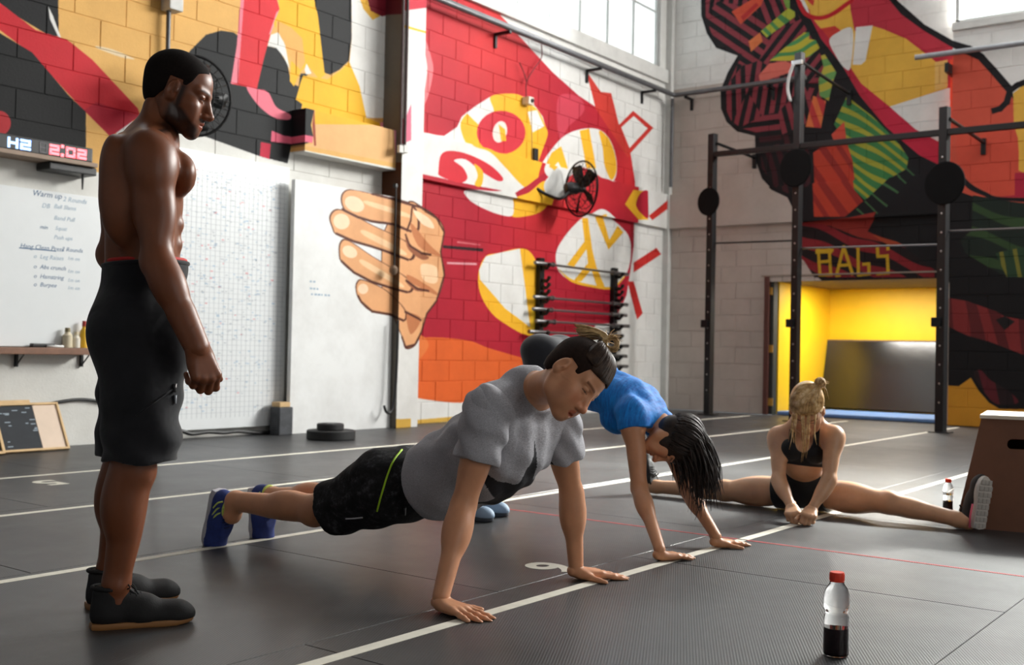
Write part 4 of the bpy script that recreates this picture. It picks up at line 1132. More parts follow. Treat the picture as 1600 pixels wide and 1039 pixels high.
for (px, py), (qx, qy), R in (((1107, 315), None, .20), ((1244, 262), None, .235), ((1476, 288), None, .255)) if False else (((1107, 315), (0, 0), .198), ((1243, 262), (0, 0), .25), ((1476, 286), (0, 0), .25)):
    c = rig(px, py, -.1)
    bm = new(); lathe(bm, [(0, -.012), (R-.01, -.012), (R, -.006), (R, .006), (R-.01, .012), (0, .012)], c, -rn, 44, False); part('target_disc', bm, M_DISC, rg, smooth=True, angle=18)
    bm = new(); tube(bm, [c+rn*.012, c+rn*.06], .03, 10); part('disc_mount', bm, M_STEEL, rg)
# struts to the wall and thin rods between the posts
for (a, b) in (((1120, 224), (1178, 246)), ((1254, 98), (1326, 146)), ((1484, 186), (1536, 222))):
    p0 = rig(*a); p1 = on(b[0], b[1], 1, (YB if b[0] < 1490 else YP)-.03)
    bm = new(); tube(bm, [p0, p1], .022, 8); part('wall_strut', bm, M_STEEL, rg)
    bm = new(); box(bm, p1-Vector((.03, .0, .16)), p1+Vector((.03, .03, .05)), .004); part('wall_foot', bm, M_STEEL, rg)
for a, b in (((1118, 380), (1236, 376)), ((1250, 388), (1466, 382)), ((1480, 361), (1640, 355))):
    p0, p1 = rig(*a, .03), rig(*b, .03); bm = new(); tube(bm, [p0, p1], .012, 8); part('rod', bm, M_CHROME if a[0] > 1200 else M_STEEL, rg, smooth=True, angle=50)
c = rig(1246, 98, -.06); bm = new(); box(bm, c-Vector((.07, .03, .03)), c+Vector((.07, .03, .03)), .008); part('clamp', bm, M_ALU, rg)
# straps looped on the tall post
bm = new(); tube(bm, spline([rig(1240, 100, -.11), rig(1233, 120, -.11), rig(1231, 140, -.11), rig(1235, 158, -.11)]), .02, 6)
tag(obj('looped_strap', bm, simple('pale_strap', (176, 174, 172), .6), smooth=True), 'pale strap looped near the top of the tallest rig post', 'strap')

# ---- yellow room
bp0, bp1 = on(1296, 533, 1, RY-.05), on(1470, 536, 1, RY-.05)
bl0 = flo(1289, 640); zt_ = bp0.z
m = N('glossy_black_board'); m.set(Base_Color=(.012, .011, .010, 1), Roughness=.2); m.b.inputs['Specular IOR Level'].default_value = .8
m.bump(m.noise(2.2, 3), .12, .02)
yb_ = RY-.36
bb = thing('glossy_board', 'large glossy black board leaning on the yellow back wall', 'board', (bp0.x+1, yb_, 0))
a_ = math.atan2(.30, zt_)
M = Matrix.Translation((bp0.x-.02, yb_, .05)) @ Matrix.Rotation(-a_, 4, 'X')
bm = new(); box(bm, (0, -.012, 0), (2.15, .012, zt_/math.cos(a_)-.05), .004, M); part('sheet', bm, m.m, bb)
bm = new(); box(bm, (.0, -.016, zt_/math.cos(a_)-.052), (2.15, .016, zt_/math.cos(a_)-.03), .002, M); part('edge_strip', bm, M_BROWN, bb)
bm = new(); box(bm, (DX0+.15, YB+.1, 0), (-3.32, YB+1.35, .05), .015)
tag(obj('blue_mat', bm, simple('blue_vinyl', (110, 150, 206), .45)), 'pale blue floor mat just inside the yellow room', 'mat')
for px, py in ((1203, 455), (1203, 545), (1203, 628)):
    p = on(px, py, 1, YB+.015); bm = new(); box(bm, p-Vector((.045, .012, .055)), p+Vector((.045, .006, .055)), .003)
    tag(obj('door_hinge', bm, simple('brass_hinge', (190, 150, 70), .4, .5)), {455: 'top brass hinge on the dark green jamb of the yellow doorway', 545: 'middle brass hinge on the dark green jamb of the yellow doorway', 628: 'bottom brass hinge on the dark green jamb of the yellow doorway'}[py], 'hinge', 'hinges of the doorway')
p = on(1483, 458, 1, YB-.02); bm = new(); box(bm, p-Vector((.045, .01, .07)), p+Vector((.045, .02, .07)), .006)
sw = thing('light_switch', 'small white light switch on the dark mural right of the doorway', 'switch', p)
part('plate', bm, simple('switch_white', (214, 212, 206), .5), sw)
bm = new(); box(bm, p+Vector((-.012, -.018, -.02)), p+Vector((.012, -.009, .02)), .002); part('rocker', bm, M_SILL, sw)

# ---- plyometric box
M_PLY = simple('brown_plywood', (112, 72, 50), .62, var=.16, scale=5, bump=.05)
M_PLYT = simple('pale_plywood_top', (226, 214, 194), .6, var=.05)
B0 = flo(1497, 822)
bdir = Vector((.83, .56, 0)).normalized()
fA = flo(1492, 823); bnr = ray(1492, 800); bnr.z = 0; bnr = Matrix.Rotation(math.radians(-5), 3, 'Z') @ bnr.normalized(); bdir = Vector((bnr.y, -bnr.x, 0))
if bnr.dot(FW) < 0: bnr = -bnr
dA = (fA-CAM).dot(FW)
HB = (at(1527, 652, dA+.08)).z
pb = thing('plyometric_box', 'brown plywood jump box with a pale top and a hand hole', 'box', fA+bdir*.45+bnr*.3)
LB, DB = .92, .62
inn = .115; ind = .05
def bpnt(u, v, z):
    k = z/HB
    return fA+bdir*(inn*k+u*(LB-2*inn*k))+bnr*(ind*k+v*(DB-2*ind*k))+ZV*z
def face_quad(name, cs, thick, mat, hole=None):
    """a board with real thickness, optionally with a slot cut out"""
    a, b, c, d = [Vector(p) for p in cs]
    n_ = (b-a).cross(d-a).normalized()*thick
    bm = new()
    def P(u, v, t): return a*(1-u)*(1-v)+b*u*(1-v)+c*u*v+d*(1-u)*v + n_*t
    if not hole:
        v = [bm.verts.new(P(u, w_, t)) for t in (0, 1) for u, w_ in ((0, 0), (1, 0), (1, 1), (0, 1))]
        bm.faces.new(v[:4][::-1]); bm.faces.new(v[4:])
        for i in range(4): bm.faces.new((v[i], v[(i+1) % 4], v[4+(i+1) % 4], v[4+i]))
    else:
        u0, u1, v0, v1 = hole
        rr = (v1-v0)/2; asp = .62
        slot = []
        for cx_, s in ((u1-rr*asp, 0), (u0+rr*asp, math.pi)):
            for k in range(9):
                th = s-math.pi/2+math.pi*k/8; slot.append((cx_+rr*asp*math.cos(th), (v0+v1)/2+rr*math.sin(th)))
        outer = []
        ncr = len(slot)
        cx_, cy_ = (u0+u1)/2, (v0+v1)/2
        for u, w_ in slot:
            dx, dy = u-cx_, w_-cy_
            k = min((((1 if dx > 0 else 0)-cx_)/dx) if abs(dx) > 1e-6 else 1e9, (((1 if dy > 0 else 0)-cy_)/dy) if abs(dy) > 1e-6 else 1e9)
            outer.append((cx_+dx*k, cy_+dy*k))
        # snap the nearest outer points onto the four corners
        for cu in ((0, 0), (1, 0), (1, 1), (0, 1)):
            j = min(range(ncr), key=lambda i: (outer[i][0]-cu[0])**2+(outer[i][1]-cu[1])**2); outer[j] = cu
        rings = [[bm.verts.new(P(u, w_, t)) for u, w_ in L] for t in (0, 1) for L in (outer, slot)]
        o0, s0, o1, s1 = rings
        for i in range(ncr):
            j = (i+1) % ncr
            bm.faces.new((o0[i], o0[j], s0[j], s0[i])); bm.faces.new((o1[i], s1[i], s1[j], o1[j]))
            bm.faces.new((s0[i], s0[j], s1[j], s1[i])); bm.faces.new((o0[i], o1[i], o1[j], o0[j]))
    return part(name, bm, mat, pb)
b = bpnt
face_quad('front_panel', (b(0, 0, 0), b(1, 0, 0), b(1, 0, HB), b(0, 0, HB)), -.018, M_PLY, (.20, .56, .735, .825))
face_quad('back_panel', (b(0, 1, 0), b(0, 1, HB), b(1, 1, HB), b(1, 1, 0)), -.018, M_PLY)
face_quad('side_panel', (b(0, 0.02, 0), b(0, .02, HB), b(0, .98, HB), b(0, .98, 0)), -.018, M_PLY)
face_quad('side_panel', (b(1, .02, 0), b(1, .98, 0), b(1, .98, HB), b(1, .02, HB)), -.018, M_PLY)
face_quad('top', (b(-.01, -.02, HB), b(1.01, -.02, HB), b(1.01, 1.02, HB), b(-.01, 1.02, HB)), .018, M_PLYT)

# ---- drink bottles
m = N('clear_bottle'); m.set(Base_Color=(1, 1, 1, 1), Roughness=.03, IOR=1.12); m.b.inputs['Transmission Weight'].default_value = 1; M_PET = m.m
m = N('dark_drink'); m.set(Base_Color=(.012, .003, .005, 1), Roughness=.08); m.b.inputs['Coat Weight'].default_value = .4; M_DRINK = m.m
M_CAP = simple('orange_red_cap', (236, 62, 30), .4, var=.04)
def drink(label, px, py, H):
    g = flo(px, py)
    t = thing('drink_bottle', label, 'bottle', (g.x, g.y, 0), group='dark drink bottles')
    s = H/.25
    prof = [(0, .004), (.030, .0), (.0365, .006), (.0375, .02), (.0365, .10), (.036, .118), (.0335, .124), (.034, .128), (.0365, .134), (.0385, .15), (.0395, .166), (.037, .186), (.030, .204), (.020, .218), (.0185, .224), (.0185, .230)]
    bm = new(); lathe(bm, [(r*s, z*s) for r, z in prof], seg=32, close=False)
    bm2 = [(max(r-.0012, 0)*s, (z+.0012)*s) for r, z in prof][::-1]
    lathe(bm, bm2, seg=32, close=False)
    obj('shell', bm, M_PET, t, smooth=True, angle=35)
    lv = .085
    bm = new(); lathe(bm, [(0, .0065*s), (.029*s, .004*s), (.0350*s, .009*s), (.0360*s, .02*s), (.0352*s, lv*s), (0, lv*s)], seg=32, close=False); obj('drink', bm, M_DRINK, t, smooth=True, angle=35)
    bm = new()
    R = .0215*s
    pr = [(0, .222*s), (R*.98, .222*s), (R, .224*s), (R, .247*s), (R*.94, .25*s), (0, .25*s)]
    lathe(bm, pr, seg=40, close=False); c_ = obj('cap', bm, M_CAP, t, smooth=True, angle=35)
    bm = new()
    for k in range(30):
        a = 2*math.pi*k/30; tube(bm, [(R*math.cos(a), R*math.sin(a), .226*s), (R*math.cos(a), R*math.sin(a), .245*s)], .0008, 4)
    obj('ridges', bm, M_CAP, c_)['kind'] = 'stuff'
    bm = new(); lathe(bm, [(.0192*s, .2175*s), (.0215*s, .218*s), (.0215*s, .2205*s), (.0192*s, .221*s)], seg=32, close=False); obj('neck_ring', bm, M_PET, t, smooth=True)
b1 = flo(1306, 1024); d1 = (b1-CAM).dot(FW)
drink('half drunk dark drink bottle with an orange cap on the near floor', 1306, 1024, at(1308, 894, d1).z)
b2 = flo(1481, 800); d2 = (b2-CAM).dot(FW)
drink('far drink bottle with an orange cap beside the jump box', 1481, 800, at(1481, 748, d2).z)
# ================================================================== people: one smooth blended surface per figure, grown from tapered limbs
def V3(*a): return Vector(a)
A3 = lambda v: np.array(v, np.float32)
class Shape:
    """ordered list of blended solids evaluated on a grid and meshed"""
    def __init__(s): s.ops = []
    def add(s, kind, par, bb, k=.02, op='+'): s.ops.append((op, kind, par, (A3(bb[0]), A3(bb[1])), k)); return s
    def cap(s, a, b, ra, rb, k=.02, op='+', g=0.):
        ra += g; rb += g
        lo = [min(a[i]-ra, b[i]-rb) for i in range(3)]; hi = [max(a[i]+ra, b[i]+rb) for i in range(3)]
        return s.add('cap', (A3(a), A3(b), ra, rb), (lo, hi), k, op)
    def ecap(s, a, b, ra, rb, side, ratio, k=.02, op='+', g=0.):
        """tapered limb, its section scaled by ratio along side"""
        ra += g; rb += g
        ax = (Vector(b)-Vector(a)).normalized(); sd = Vector(side); sd = (sd-ax*sd.dot(ax)).normalized()
        m = max(1, ratio)
        lo = [min(a[i]-ra*m, b[i]-rb*m) for i in range(3)]; hi = [max(a[i]+ra*m, b[i]+rb*m) for i in range(3)]
        return s.add('ecap', (A3(a), A3(b), ra, rb, A3(sd), ratio), (lo, hi), k, op)
    def ell(s, c, axes, rad, k=.02, op='+', g=0.):
        rad = [r+g for r in rad]
        e = [math.sqrt(sum((axes[j][i]*rad[j])**2 for j in range(3))) for i in range(3)]
        return s.add('ell', (A3(c), np.array([list(a) for a in axes], np.float32), A3(rad)), ([c[i]-e[i] for i in range(3)], [c[i]+e[i] for i in range(3)]), k, op)
    def plane(s, p, n, k=.0):
        """keep only the side against n"""
        n = Vector(n).normalized()
        return s.add('pl', (A3(p), A3(n)), ((-9, -9, -9), (9, 9, 9)), k, '&')
    def poly2(s, M, poly, k=.0, inside=True):
        """keep what lies inside a profile drawn in the y-z plane of frame M"""
        return s.add('p2', (np.array(M.inverted(), np.float32), np.array(poly, np.float32), inside), ((-9, -9, -9), (9, 9, 9)), k, '&')
    def trim(s, c, d, R, k=.003):
        """cut square across a limb, beyond c in direction d"""
        d = Vector(d).normalized(); e = Vector(c)+d*R*1.2
        return s.add('hcyl', (A3(c), A3(d), R), ([e[i]-R*2 for i in range(3)], [e[i]+R*2 for i in range(3)]), k, '-')
    def warp(s, fn): return s.add('w', fn, ((-9, -9, -9), (9, 9, 9)), 0, 'w')
    def mesh(s, h, pad=.015):
        adds = [o for o in s.ops if o[0] == '+']
        lo = np.min([o[3][0] for o in adds], 0)-pad; hi = np.max([o[3][1] for o in adds], 0)+pad
        for o in s.ops:       # cut planes aligned with an axis shrink the grid
            if o[1] == 'pl':
                p, n = o[2]
                for i in range(3):
                    if n[i] > .999: hi[i] = min(hi[i], p[i]+pad)
                    if n[i] < -.999: lo[i] = max(lo[i], p[i]-pad)
        n = np.ceil((hi-lo)/h).astype(int)+1
        ax = [lo[i]+h*np.arange(n[i], dtype=np.float32) for i in range(3)]
        D = np.full(n, .2, np.float32)
        for op, kind, par, bb, k in s.ops:
            m = k+3*h
            sl = []
            for i in range(3):
                a = max(0, int((bb[0][i]-m-lo[i])/h)); b = min(n[i], int((bb[1][i]+m-lo[i])/h)+2); sl.append(slice(a, b))
            if any(q.stop <= q.start for q in sl): continue
            sl = tuple(sl)
            X, Y, Z = ax[0][sl[0]][:, None, None], ax[1][sl[1]][None, :, None], ax[2][sl[2]][None, None, :]
            sub = D[sl]
            if kind == 'cap' or kind == 'ecap':
                a, b, ra, rb = par[:4]
                d = b-a; L2 = float(d@d) or 1e-9
                px, py, pz = X-a[0], Y-a[1], Z-a[2]
                t = np.clip((px*d[0]+py*d[1]+pz*d[2])/L2, 0, 1)
                qx, qy, qz = px-t*d[0], py-t*d[1], pz-t*d[2]
                q2 = qx*qx+qy*qy+qz*qz
                sc = 1.
                if kind == 'ecap':
                    sd, ratio = par[4], par[5]
                    c = qx*sd[0]+qy*sd[1]+qz*sd[2]
                    q2 = q2+c*c*(1/ratio**2-1)
                    sc = min(1., ratio)
                v = (np.sqrt(np.maximum(q2, 1e-12))-(ra+(rb-ra)*t))*sc
            elif kind == 'ell':
                c, A, r = par
                px, py, pz = X-c[0], Y-c[1], Z-c[2]
                k0 = k1 = 0
                for j in range(3):
                    u = px*A[j, 0]+py*A[j, 1]+pz*A[j, 2]
                    k0 = k0+(u/r[j])**2; k1 = k1+(u/r[j]**2)**2
                k0 = np.sqrt(k0); k1 = np.sqrt(k1)+1e-9
                v = k0*(k0-1)/k1
            elif kind == 'hcyl':
                c, dr, R = par
                px, py, pz = X-c[0], Y-c[1], Z-c[2]
                t = px*dr[0]+py*dr[1]+pz*dr[2]
                v = np.maximum(-t, np.sqrt(np.maximum(px*px+py*py+pz*pz-t*t, 0))-R)
            elif kind == 'pl':
                p, nn = par
                v = (X-p[0])*nn[0]+(Y-p[1])*nn[1]+(Z-p[2])*nn[2]
            elif kind == 'p2':
                Mi, P, ins = par
                u = Mi[1, 0]*X+Mi[1, 1]*Y+Mi[1, 2]*Z+Mi[1, 3]
                w_ = Mi[2, 0]*X+Mi[2, 1]*Y+Mi[2, 2]*Z+Mi[2, 3]
                d2 = np.full(u.shape, 1e9, np.float32); sg = np.zeros(u.shape, bool)
                for i in range(len(P)):
                    a, b = P[i], P[(i+1) % len(P)]
                    e = b-a
                    t = np.clip(((u-a[0])*e[0]+(w_-a[1])*e[1])/(e@e), 0, 1)
                    d2 = np.minimum(d2, (u-a[0]-t*e[0])**2+(w_-a[1]-t*e[1])**2)
                    c1 = (a[1] <= w_) & (b[1] > w_); c2 = (b[1] <= w_) & (a[1] > w_)
                    xi = a[0]+(w_-a[1])*(e[0]/e[1] if abs(e[1]) > 1e-9 else 0)
                    sg ^= (c1 | c2) & (u < xi)
                v = np.sqrt(d2)*np.where(sg == ins, -1, 1)
            elif kind == 'w':
                D += par(X, Y, Z)
                continue
            if op == '+':
                if k > 0:
                    hh = np.maximum(k-np.abs(sub-v), 0)/k
                    D[sl] = np.minimum(sub, v)-hh*hh*k*.25
                else: D[sl] = np.minimum(sub, v)
            else:
                if op == '-': v = -v
                if k > 0:
                    hh = np.maximum(k-np.abs(sub-v), 0)/k
                    D[sl] = np.maximum(sub, v)+hh*hh*k*.25
                else: D[sl] = np.maximum(sub, v)
        return surface_nets(D, lo, h)
def surface_nets(D, lo, h):
    D[[0, -1]] = np.maximum(D[[0, -1]], 1e-4); D[:, [0, -1]] = np.maximum(D[:, [0, -1]], 1e-4); D[:, :, [0, -1]] = np.maximum(D[:, :, [0, -1]], 1e-4)
    B = D < 0
    cnt = np.zeros(tuple(q-1 for q in D.shape), np.int8)
    for i in (0, 1):
        for j in (0, 1):
            for k in (0, 1):
                cnt += B[i:B.shape[0]-1+i, j:B.shape[1]-1+j, k:B.shape[2]-1+k]
    cells = np.argwhere((cnt > 0) & (cnt < 8))
    idx = np.full(cnt.shape, -1, np.int32); idx[tuple(cells.T)] = np.arange(len(cells))
    cr = np.array([(i, j, k) for i in (0, 1) for j in (0, 1) for k in (0, 1)])
    val = np.stack([D[tuple((cells+c).T)] for c in cr], 1)
    acc = np.zeros((len(cells), 3)); num = np.zeros(len(cells))
    for a in range(8):
        for b in range(a+1, 8):
            if np.abs(cr[a]-cr[b]).sum() != 1: continue
            va, vb = val[:, a], val[:, b]
            m = (va < 0) != (vb < 0)
            t = np.where(m, va/np.where(m, va-vb, 1), 0)[:, None]
            acc += np.where(m[:, None], cr[a]+t*(cr[b]-cr[a]), 0); num += m
    verts = (cells+acc/num[:, None])*h+lo
    faces = []
    for axis in range(3):
        o1, o2 = [(1, 2), (2, 0), (0, 1)][axis]
        sl0 = [slice(None)]*3; sl1 = [slice(None)]*3
        sl0[axis] = slice(0, -1); sl1[axis] = slice(1, None)
        a, b = B[tuple(sl0)], B[tuple(sl1)]
        e = np.argwhere(a != b)
        e = e[(e[:, o1] > 0) & (e[:, o2] > 0) & (e[:, o1] < D.shape[o1]-1) & (e[:, o2] < D.shape[o2]-1)]
        ins = a[tuple(e.T)]
        u = np.zeros(3, int); u[o1] = 1; w_ = np.zeros(3, int); w_[o2] = 1
        q = np.stack([idx[tuple((e-u-w_).T)], idx[tuple((e-w_).T)], idx[tuple(e.T)], idx[tuple((e-u).T)]], 1)
        q[~ins] = q[~ins][:, ::-1]
        faces.append(q)
    faces = np.concatenate(faces)
    faces = faces[(faces >= 0).all(1)]
    a_, b_, c_ = (verts[faces[:, i]] for i in (0, 1, 2))
    if (np.cross(b_-a_, c_-a_)*(a_-verts.mean(0))).sum() < 0: faces = faces[:, ::-1].copy()
    return verts.astype(np.float32), faces.astype(np.int32)
def fast_mesh(name, chunks, mat, tint=None):
    vs = np.concatenate([c[0] for c in chunks]); off = 0; fs = []
    for v, f in chunks: fs.append(f+off); off += len(v)
    fs = np.concatenate(fs)
    me = bpy.data.meshes.new(name)
    me.vertices.add(len(vs)); me.vertices.foreach_set('co', vs.ravel())
    me.loops.add(fs.size); me.loops.foreach_set('vertex_index', fs.ravel())
    me.polygons.add(len(fs)); me.polygons.foreach_set('loop_start', np.arange(0, fs.size, 4, dtype=np.int32))
    me.update(calc_edges=True)
    me.validate()
    me.shade_smooth()
    if mat: me.materials.append(mat)
    if tint is not None:
        at_ = me.color_attributes.new('tint', 'FLOAT_COLOR', 'POINT')
        c = np.ones((len(vs), 4), np.float32); c[:, :3] = tint(vs)
        at_.data.foreach_set('color', c.ravel())
    return me
def put(name, chunks, mat, root, tint=None):
    me = fast_mesh(name, chunks, mat, tint)
    me.transform(root.matrix_basis.inverted())
    return link(bpy.data.objects.new(name, me), root)

class Fr:
    """a local frame: r to the figure's right, f forward, u up"""
    def __init__(s, c, f, u, sc=1.):
        s.c = Vector(c); s.f = Vector(f).normalized(); s.u = Vector(u); s.u = (s.u-s.f*s.u.dot(s.f)).normalized(); s.r = s.f.cross(s.u); s.s = sc
    def p(s, x, y, z): return s.c+(s.r*x+s.f*y+s.u*z)*s.s
    @property
    def ax(s): return (s.r, s.f, s.u)
    @property
    def M(s): return Matrix(((s.r.x*s.s, s.f.x*s.s, s.u.x*s.s, s.c.x), (s.r.y*s.s, s.f.y*s.s, s.u.y*s.s, s.c.y), (s.r.z*s.s, s.f.z*s.s, s.u.z*s.s, s.c.z), (0, 0, 0, 1)))
    def tilt(s, rad, axis='r'):
        q = Quaternion(getattr(s, axis), rad); return Fr(s.c, q @ s.f, q @ s.u, s.s)
    def loc(s, vs):
        A = np.array([list(s.r), list(s.f), list(s.u)], np.float32); return ((vs-A3(s.c))@A.T)/s.s
def limb_axes(a, b, front):
    z = (Vector(b)-Vector(a)).normalized(); f = Vector(front); f = (f-z*f.dot(z)).normalized()
    return (f.cross(z), f, z)
def muscle(sh, a, b, t, front, off, side, rad, k=.02, g=0.):
    """a swelling on the limb a-b: at fraction t, off towards front, side sideways"""
    ax = limb_axes(a, b, front)
    c = Vector(a).lerp(Vector(b), t)+ax[1]*off+ax[0]*side
    sh.ell(c, ax, rad, k, '+', g)
def hand(sh, w, d, n, thumb, curl=(.15, .2, .15), spread=.08, sc=1., thumb_dir=(.75, .5, -.25), thumb_curl=(.2, .2), stub=.05, rad=1.):
    """w wrist, d towards the fingers, n out of the back of the hand, thumb side vector"""
    w, d, n = Vector(w), Vector(d).normalized(), Vector(n)
    n = (n-d*n.dot(d)).normalized(); s = n.cross(d)
    if s.dot(Vector(thumb)) < 0: s = -s
    P = lambda x, y, z: w+(s*x+d*y+n*z)*sc
    sh.ecap(P(0, -stub/sc, 0), P(0, .005, 0), .0215*sc, .0265*sc, s, 1.2, 0)
    base = (.030, .010, -.011, -.030); ln = ((.046, .027, .022), (.050, .031, .023), (.046, .028, .022), (.036, .021, .020)); my = (.090, .093, .088, .078)
    rr = (.0102, .0104, .0098, .0088)
    for k in range(4):
        sh.cap(P(base[k]*.55, .008, 0), P(base[k], my[k], 0), .0145*sc, .0125*sc, .014)
    sh.ell(P(0, .05, -.006), (s, d, n), (.040*sc, .052*sc, .014*sc), .012)
    sh.ell(P(.022, .035, -.010), (s, d, n), (.017*sc, .034*sc, .016*sc), .012)
    nails = []
    for k in range(4):
        cu = curl[k] if isinstance(curl[0], (tuple, list)) else curl
        a0 = (1.2-.8*k)*spread
        dd = (d*math.cos(a0)+s*math.sin(a0)).normalized()
        axis = n.cross(dd).normalized()     # rotating dd about axis bends it towards -n
        p = P(base[k], my[k], 0)
        for j in range(3):
            dd = Quaternion(axis, cu[j]) @ dd
            q = p+dd*ln[k][j]*sc
            r0 = rr[k]*rad*sc*(1.04-.05*j); r1 = rr[k]*rad*sc*(1.0-.05*(j+.4))
            sh.cap(p, q, r0, r1, .005 if j else .008)
            if j < 2: sh.ell(q+Quaternion(axis, 0) @ (axis.cross(dd))*-.001, (s, d, n), (r1*1.02,)*3, .004)
            p = q
        nails.append((p, dd, axis.cross(dd)))
    td = (s*thumb_dir[0]+d*thumb_dir[1]+n*thumb_dir[2]).normalized()
    ta = n.cross(td).normalized() if thumb_curl[0] >= 0 else -n.cross(td).normalized()
    p = P(.018, .018, -.006)
    for j, (L, r0, r1) in enumerate(((.046, .0155, .0125), (.034, .0115, .0105), (.026, .0105, .0085))):
        if j: td = Quaternion((s.cross(d)*(-1 if s.cross(d).dot(n) > 0 else 1)), 0) @ td; td = (td+d*abs(thumb_curl[j-1])).normalized()
        q = p+td*L*sc
        sh.cap(p, q, r0*sc*rad, r1*sc*rad, .012 if j == 0 else .004)
        p = q
    return P
def head_shape(sh, H, open_mouth=0., lids=1., ear=True, ear_y=0.):
    """face and skull in head units: z=0 at the eyes, crown .115 up, chin .115 down"""
    s = H.s
    def e(x, y, z, a, b, c, k=.012, op='+', tx=0.): 
        A = H.tilt(tx) if tx else H
        sh.ell(H.p(x, y, z), A.ax, (a*s, b*s, c*s), k*s, op)
    def c(p, q, r0, r1, k=.012, op='+'): sh.cap(H.p(*p), H.p(*q), r0*s, r1*s, k*s, op)
    e(0, -.018, .036, .074, .094, .081, .01)
    e(0, .030, .034, .062, .058, .058, .02)
    e(0, .038, -.030, .056, .052, .075, .03)
    e(0, .010, -.030, .064, .058, .055, .03)
    for x in (-1, 1):
        c((x*.058, -.006, -.045), (x*.050, .012, -.078), .018, .017, .02)
        c((x*.050, .012, -.078), (x*.016, .072, -.102), .017, .017, .02)
        e(x*.046, .058, -.028, .020, .022, .017, .02)
        e(x*.038, .070, -.060, .020, .018, .028, .025)
        c((x*.047, .066, .019), (x*.014, .083, .015), .0105, .010, .012)
    e(0, .078, -.100, .022, .020, .018, .018)
    e(0, .080, -.070, .030, .018, .026, .02)
    for x in (-1, 1):
        e(x*.031, .094, .000, .017, .012, .010, .010, '-')
        e(x*.031, .0715, -.001, .0145, .0145, .0135, .004)
        e(x*.031, .0745, .004, .0155, .0135, .0085, .003)      # upper lid
        e(x*.031, .0735, -.0085, .0135, .0125, .0055, .003)    # lower lid
        c((x*.031-.012, .0855, .0015-.004*lids), (x*.031+.012, .0850, .0005-.004*lids), .0016, .0016, .0015, '-')
    c((0, .084, .012), (0, .110, -.038), .0085, .0115, .012)
    e(0, .112, -.040, .0125, .012, .0105, .008)
    for x in (-1, 1):
        e(x*.0135, .101, -.0435, .0088, .011, .0085, .006)
        e(x*.0065, .110, -.0525, .0040, .0060, .0045, .002, '-')
    c((0, .098, -.050), (0, .0965, -.060), .0045, .0045, .006)
    o = open_mouth
    c((-.021, .083, -.0685), (0, .0955, -.0655), .0055, .0072, .006); c((.021, .083, -.0685), (0, .0955, -.0655), .0055, .0072, .006)
    c((-.018, .082, -.0765-o), (0, .0930, -.0790-o), .0058, .0080, .006); c((.018, .082, -.0765-o), (0, .0930, -.0790-o), .0058, .0080, .006)
    if o: e(0, .098, -.0725-o*.5, .0165, .016, .0020+o*.55, .002, '-')
    else: c((-.022, .090, -.0722), (0, .1045, -.0718), .0016, .0022, .002, '-'); c((.022, .090, -.0722), (0, .1045, -.0718), .0016, .0022, .002, '-')
    if ear:
        for x in (-1, 1):
            E = H.tilt(-.22)
            sh.ell(H.p(x*.0765, ear_y+.004, -.010), E.ax, (.0105*s, .019*s, .032*s), .006*s)
            sh.ell(H.p(x*.0740, ear_y+.008, -.030), E.ax, (.0095*s, .011*s, .013*s), .005*s)
            sh.ell(H.p(x*.0885, ear_y+.006, -.005), E.ax, (.0085*s, .0115*s, .0215*s), .003*s, '-')
            sh.ell(H.p(x*.0800, ear_y+.018, -.010), E.ax, (.0070*s, .0050*s, .0080*s), .003*s)
def face_tint(H, vs, lip=(.80, .55, .55), brow=(.35, .30, .28), beard=None, ruddy=.0):
    """pigment of the face: brows, lips, lash line, beard growth"""
    q = H.loc(vs); x, y, z = np.abs(q[:, 0]), q[:, 1], q[:, 2]
    t = np.ones((len(vs), 3), np.float32)
    def apply(mask, c):
        m = np.clip(mask, 0, 1)[:, None]; t[:] = t*(1-m)+t*np.array(c, np.float32)*m
    zb = .021-(x-.03)**2*3.5+(x-.03)*.03
    apply((1-np.abs(z-zb)/.0058)*1.6*((x > .010) & (x < .054))*(y > .05), brow)
    apply((1-np.abs(z+.0035)/.0026)*1.6*(np.abs(x-.031) < .0145)*(y > .066), (.22, .18, .17))
    apply((1-((x/.023)**2+((z+.0725)/.0145)**2))*3*(y > .076), lip)
    if ruddy: apply(np.exp(-((x-.042)/.022)**2-((z+.038)/.024)**2)*ruddy*(y > .03), (.98, .78, .74)); apply(np.exp(-((x)/.016)**2-((z+.04)/.015)**2)*ruddy*(y > .09), (.98, .80, .76))
    if beard is not None:
        jaw = np.clip((-.022-z)/.03, 0, 1)*np.clip((.105-y)/.012, 0, 1)*np.clip((y+.005)/.02, 0, 1)*np.clip((z+.135)/.02, 0, 1)
        cheek = np.clip(((z+.03)+(y-.03)*.72)/-.014, 0, 1)
        side = np.clip((.044-y)/.012, 0, 1)*np.clip((y-.018)/.008, 0, 1)*np.clip((.03-z)/.02, 0, 1)*(x > .045)
        m = np.maximum(jaw*cheek, side)*(np.linalg.norm(q, axis=1) < .19)
        mou = np.clip(1-((x/.026)**2+((z+.073)/.016)**2), 0, 1)*3
        m = m*np.clip(1-mou, 0, 1)
        mous = np.clip(1-((x-.014)/.02)**2-((z+.058)/.006)**2, 0, 1)*1.5*(y > .07)
        apply(np.maximum(m, mous), beard)
    return t
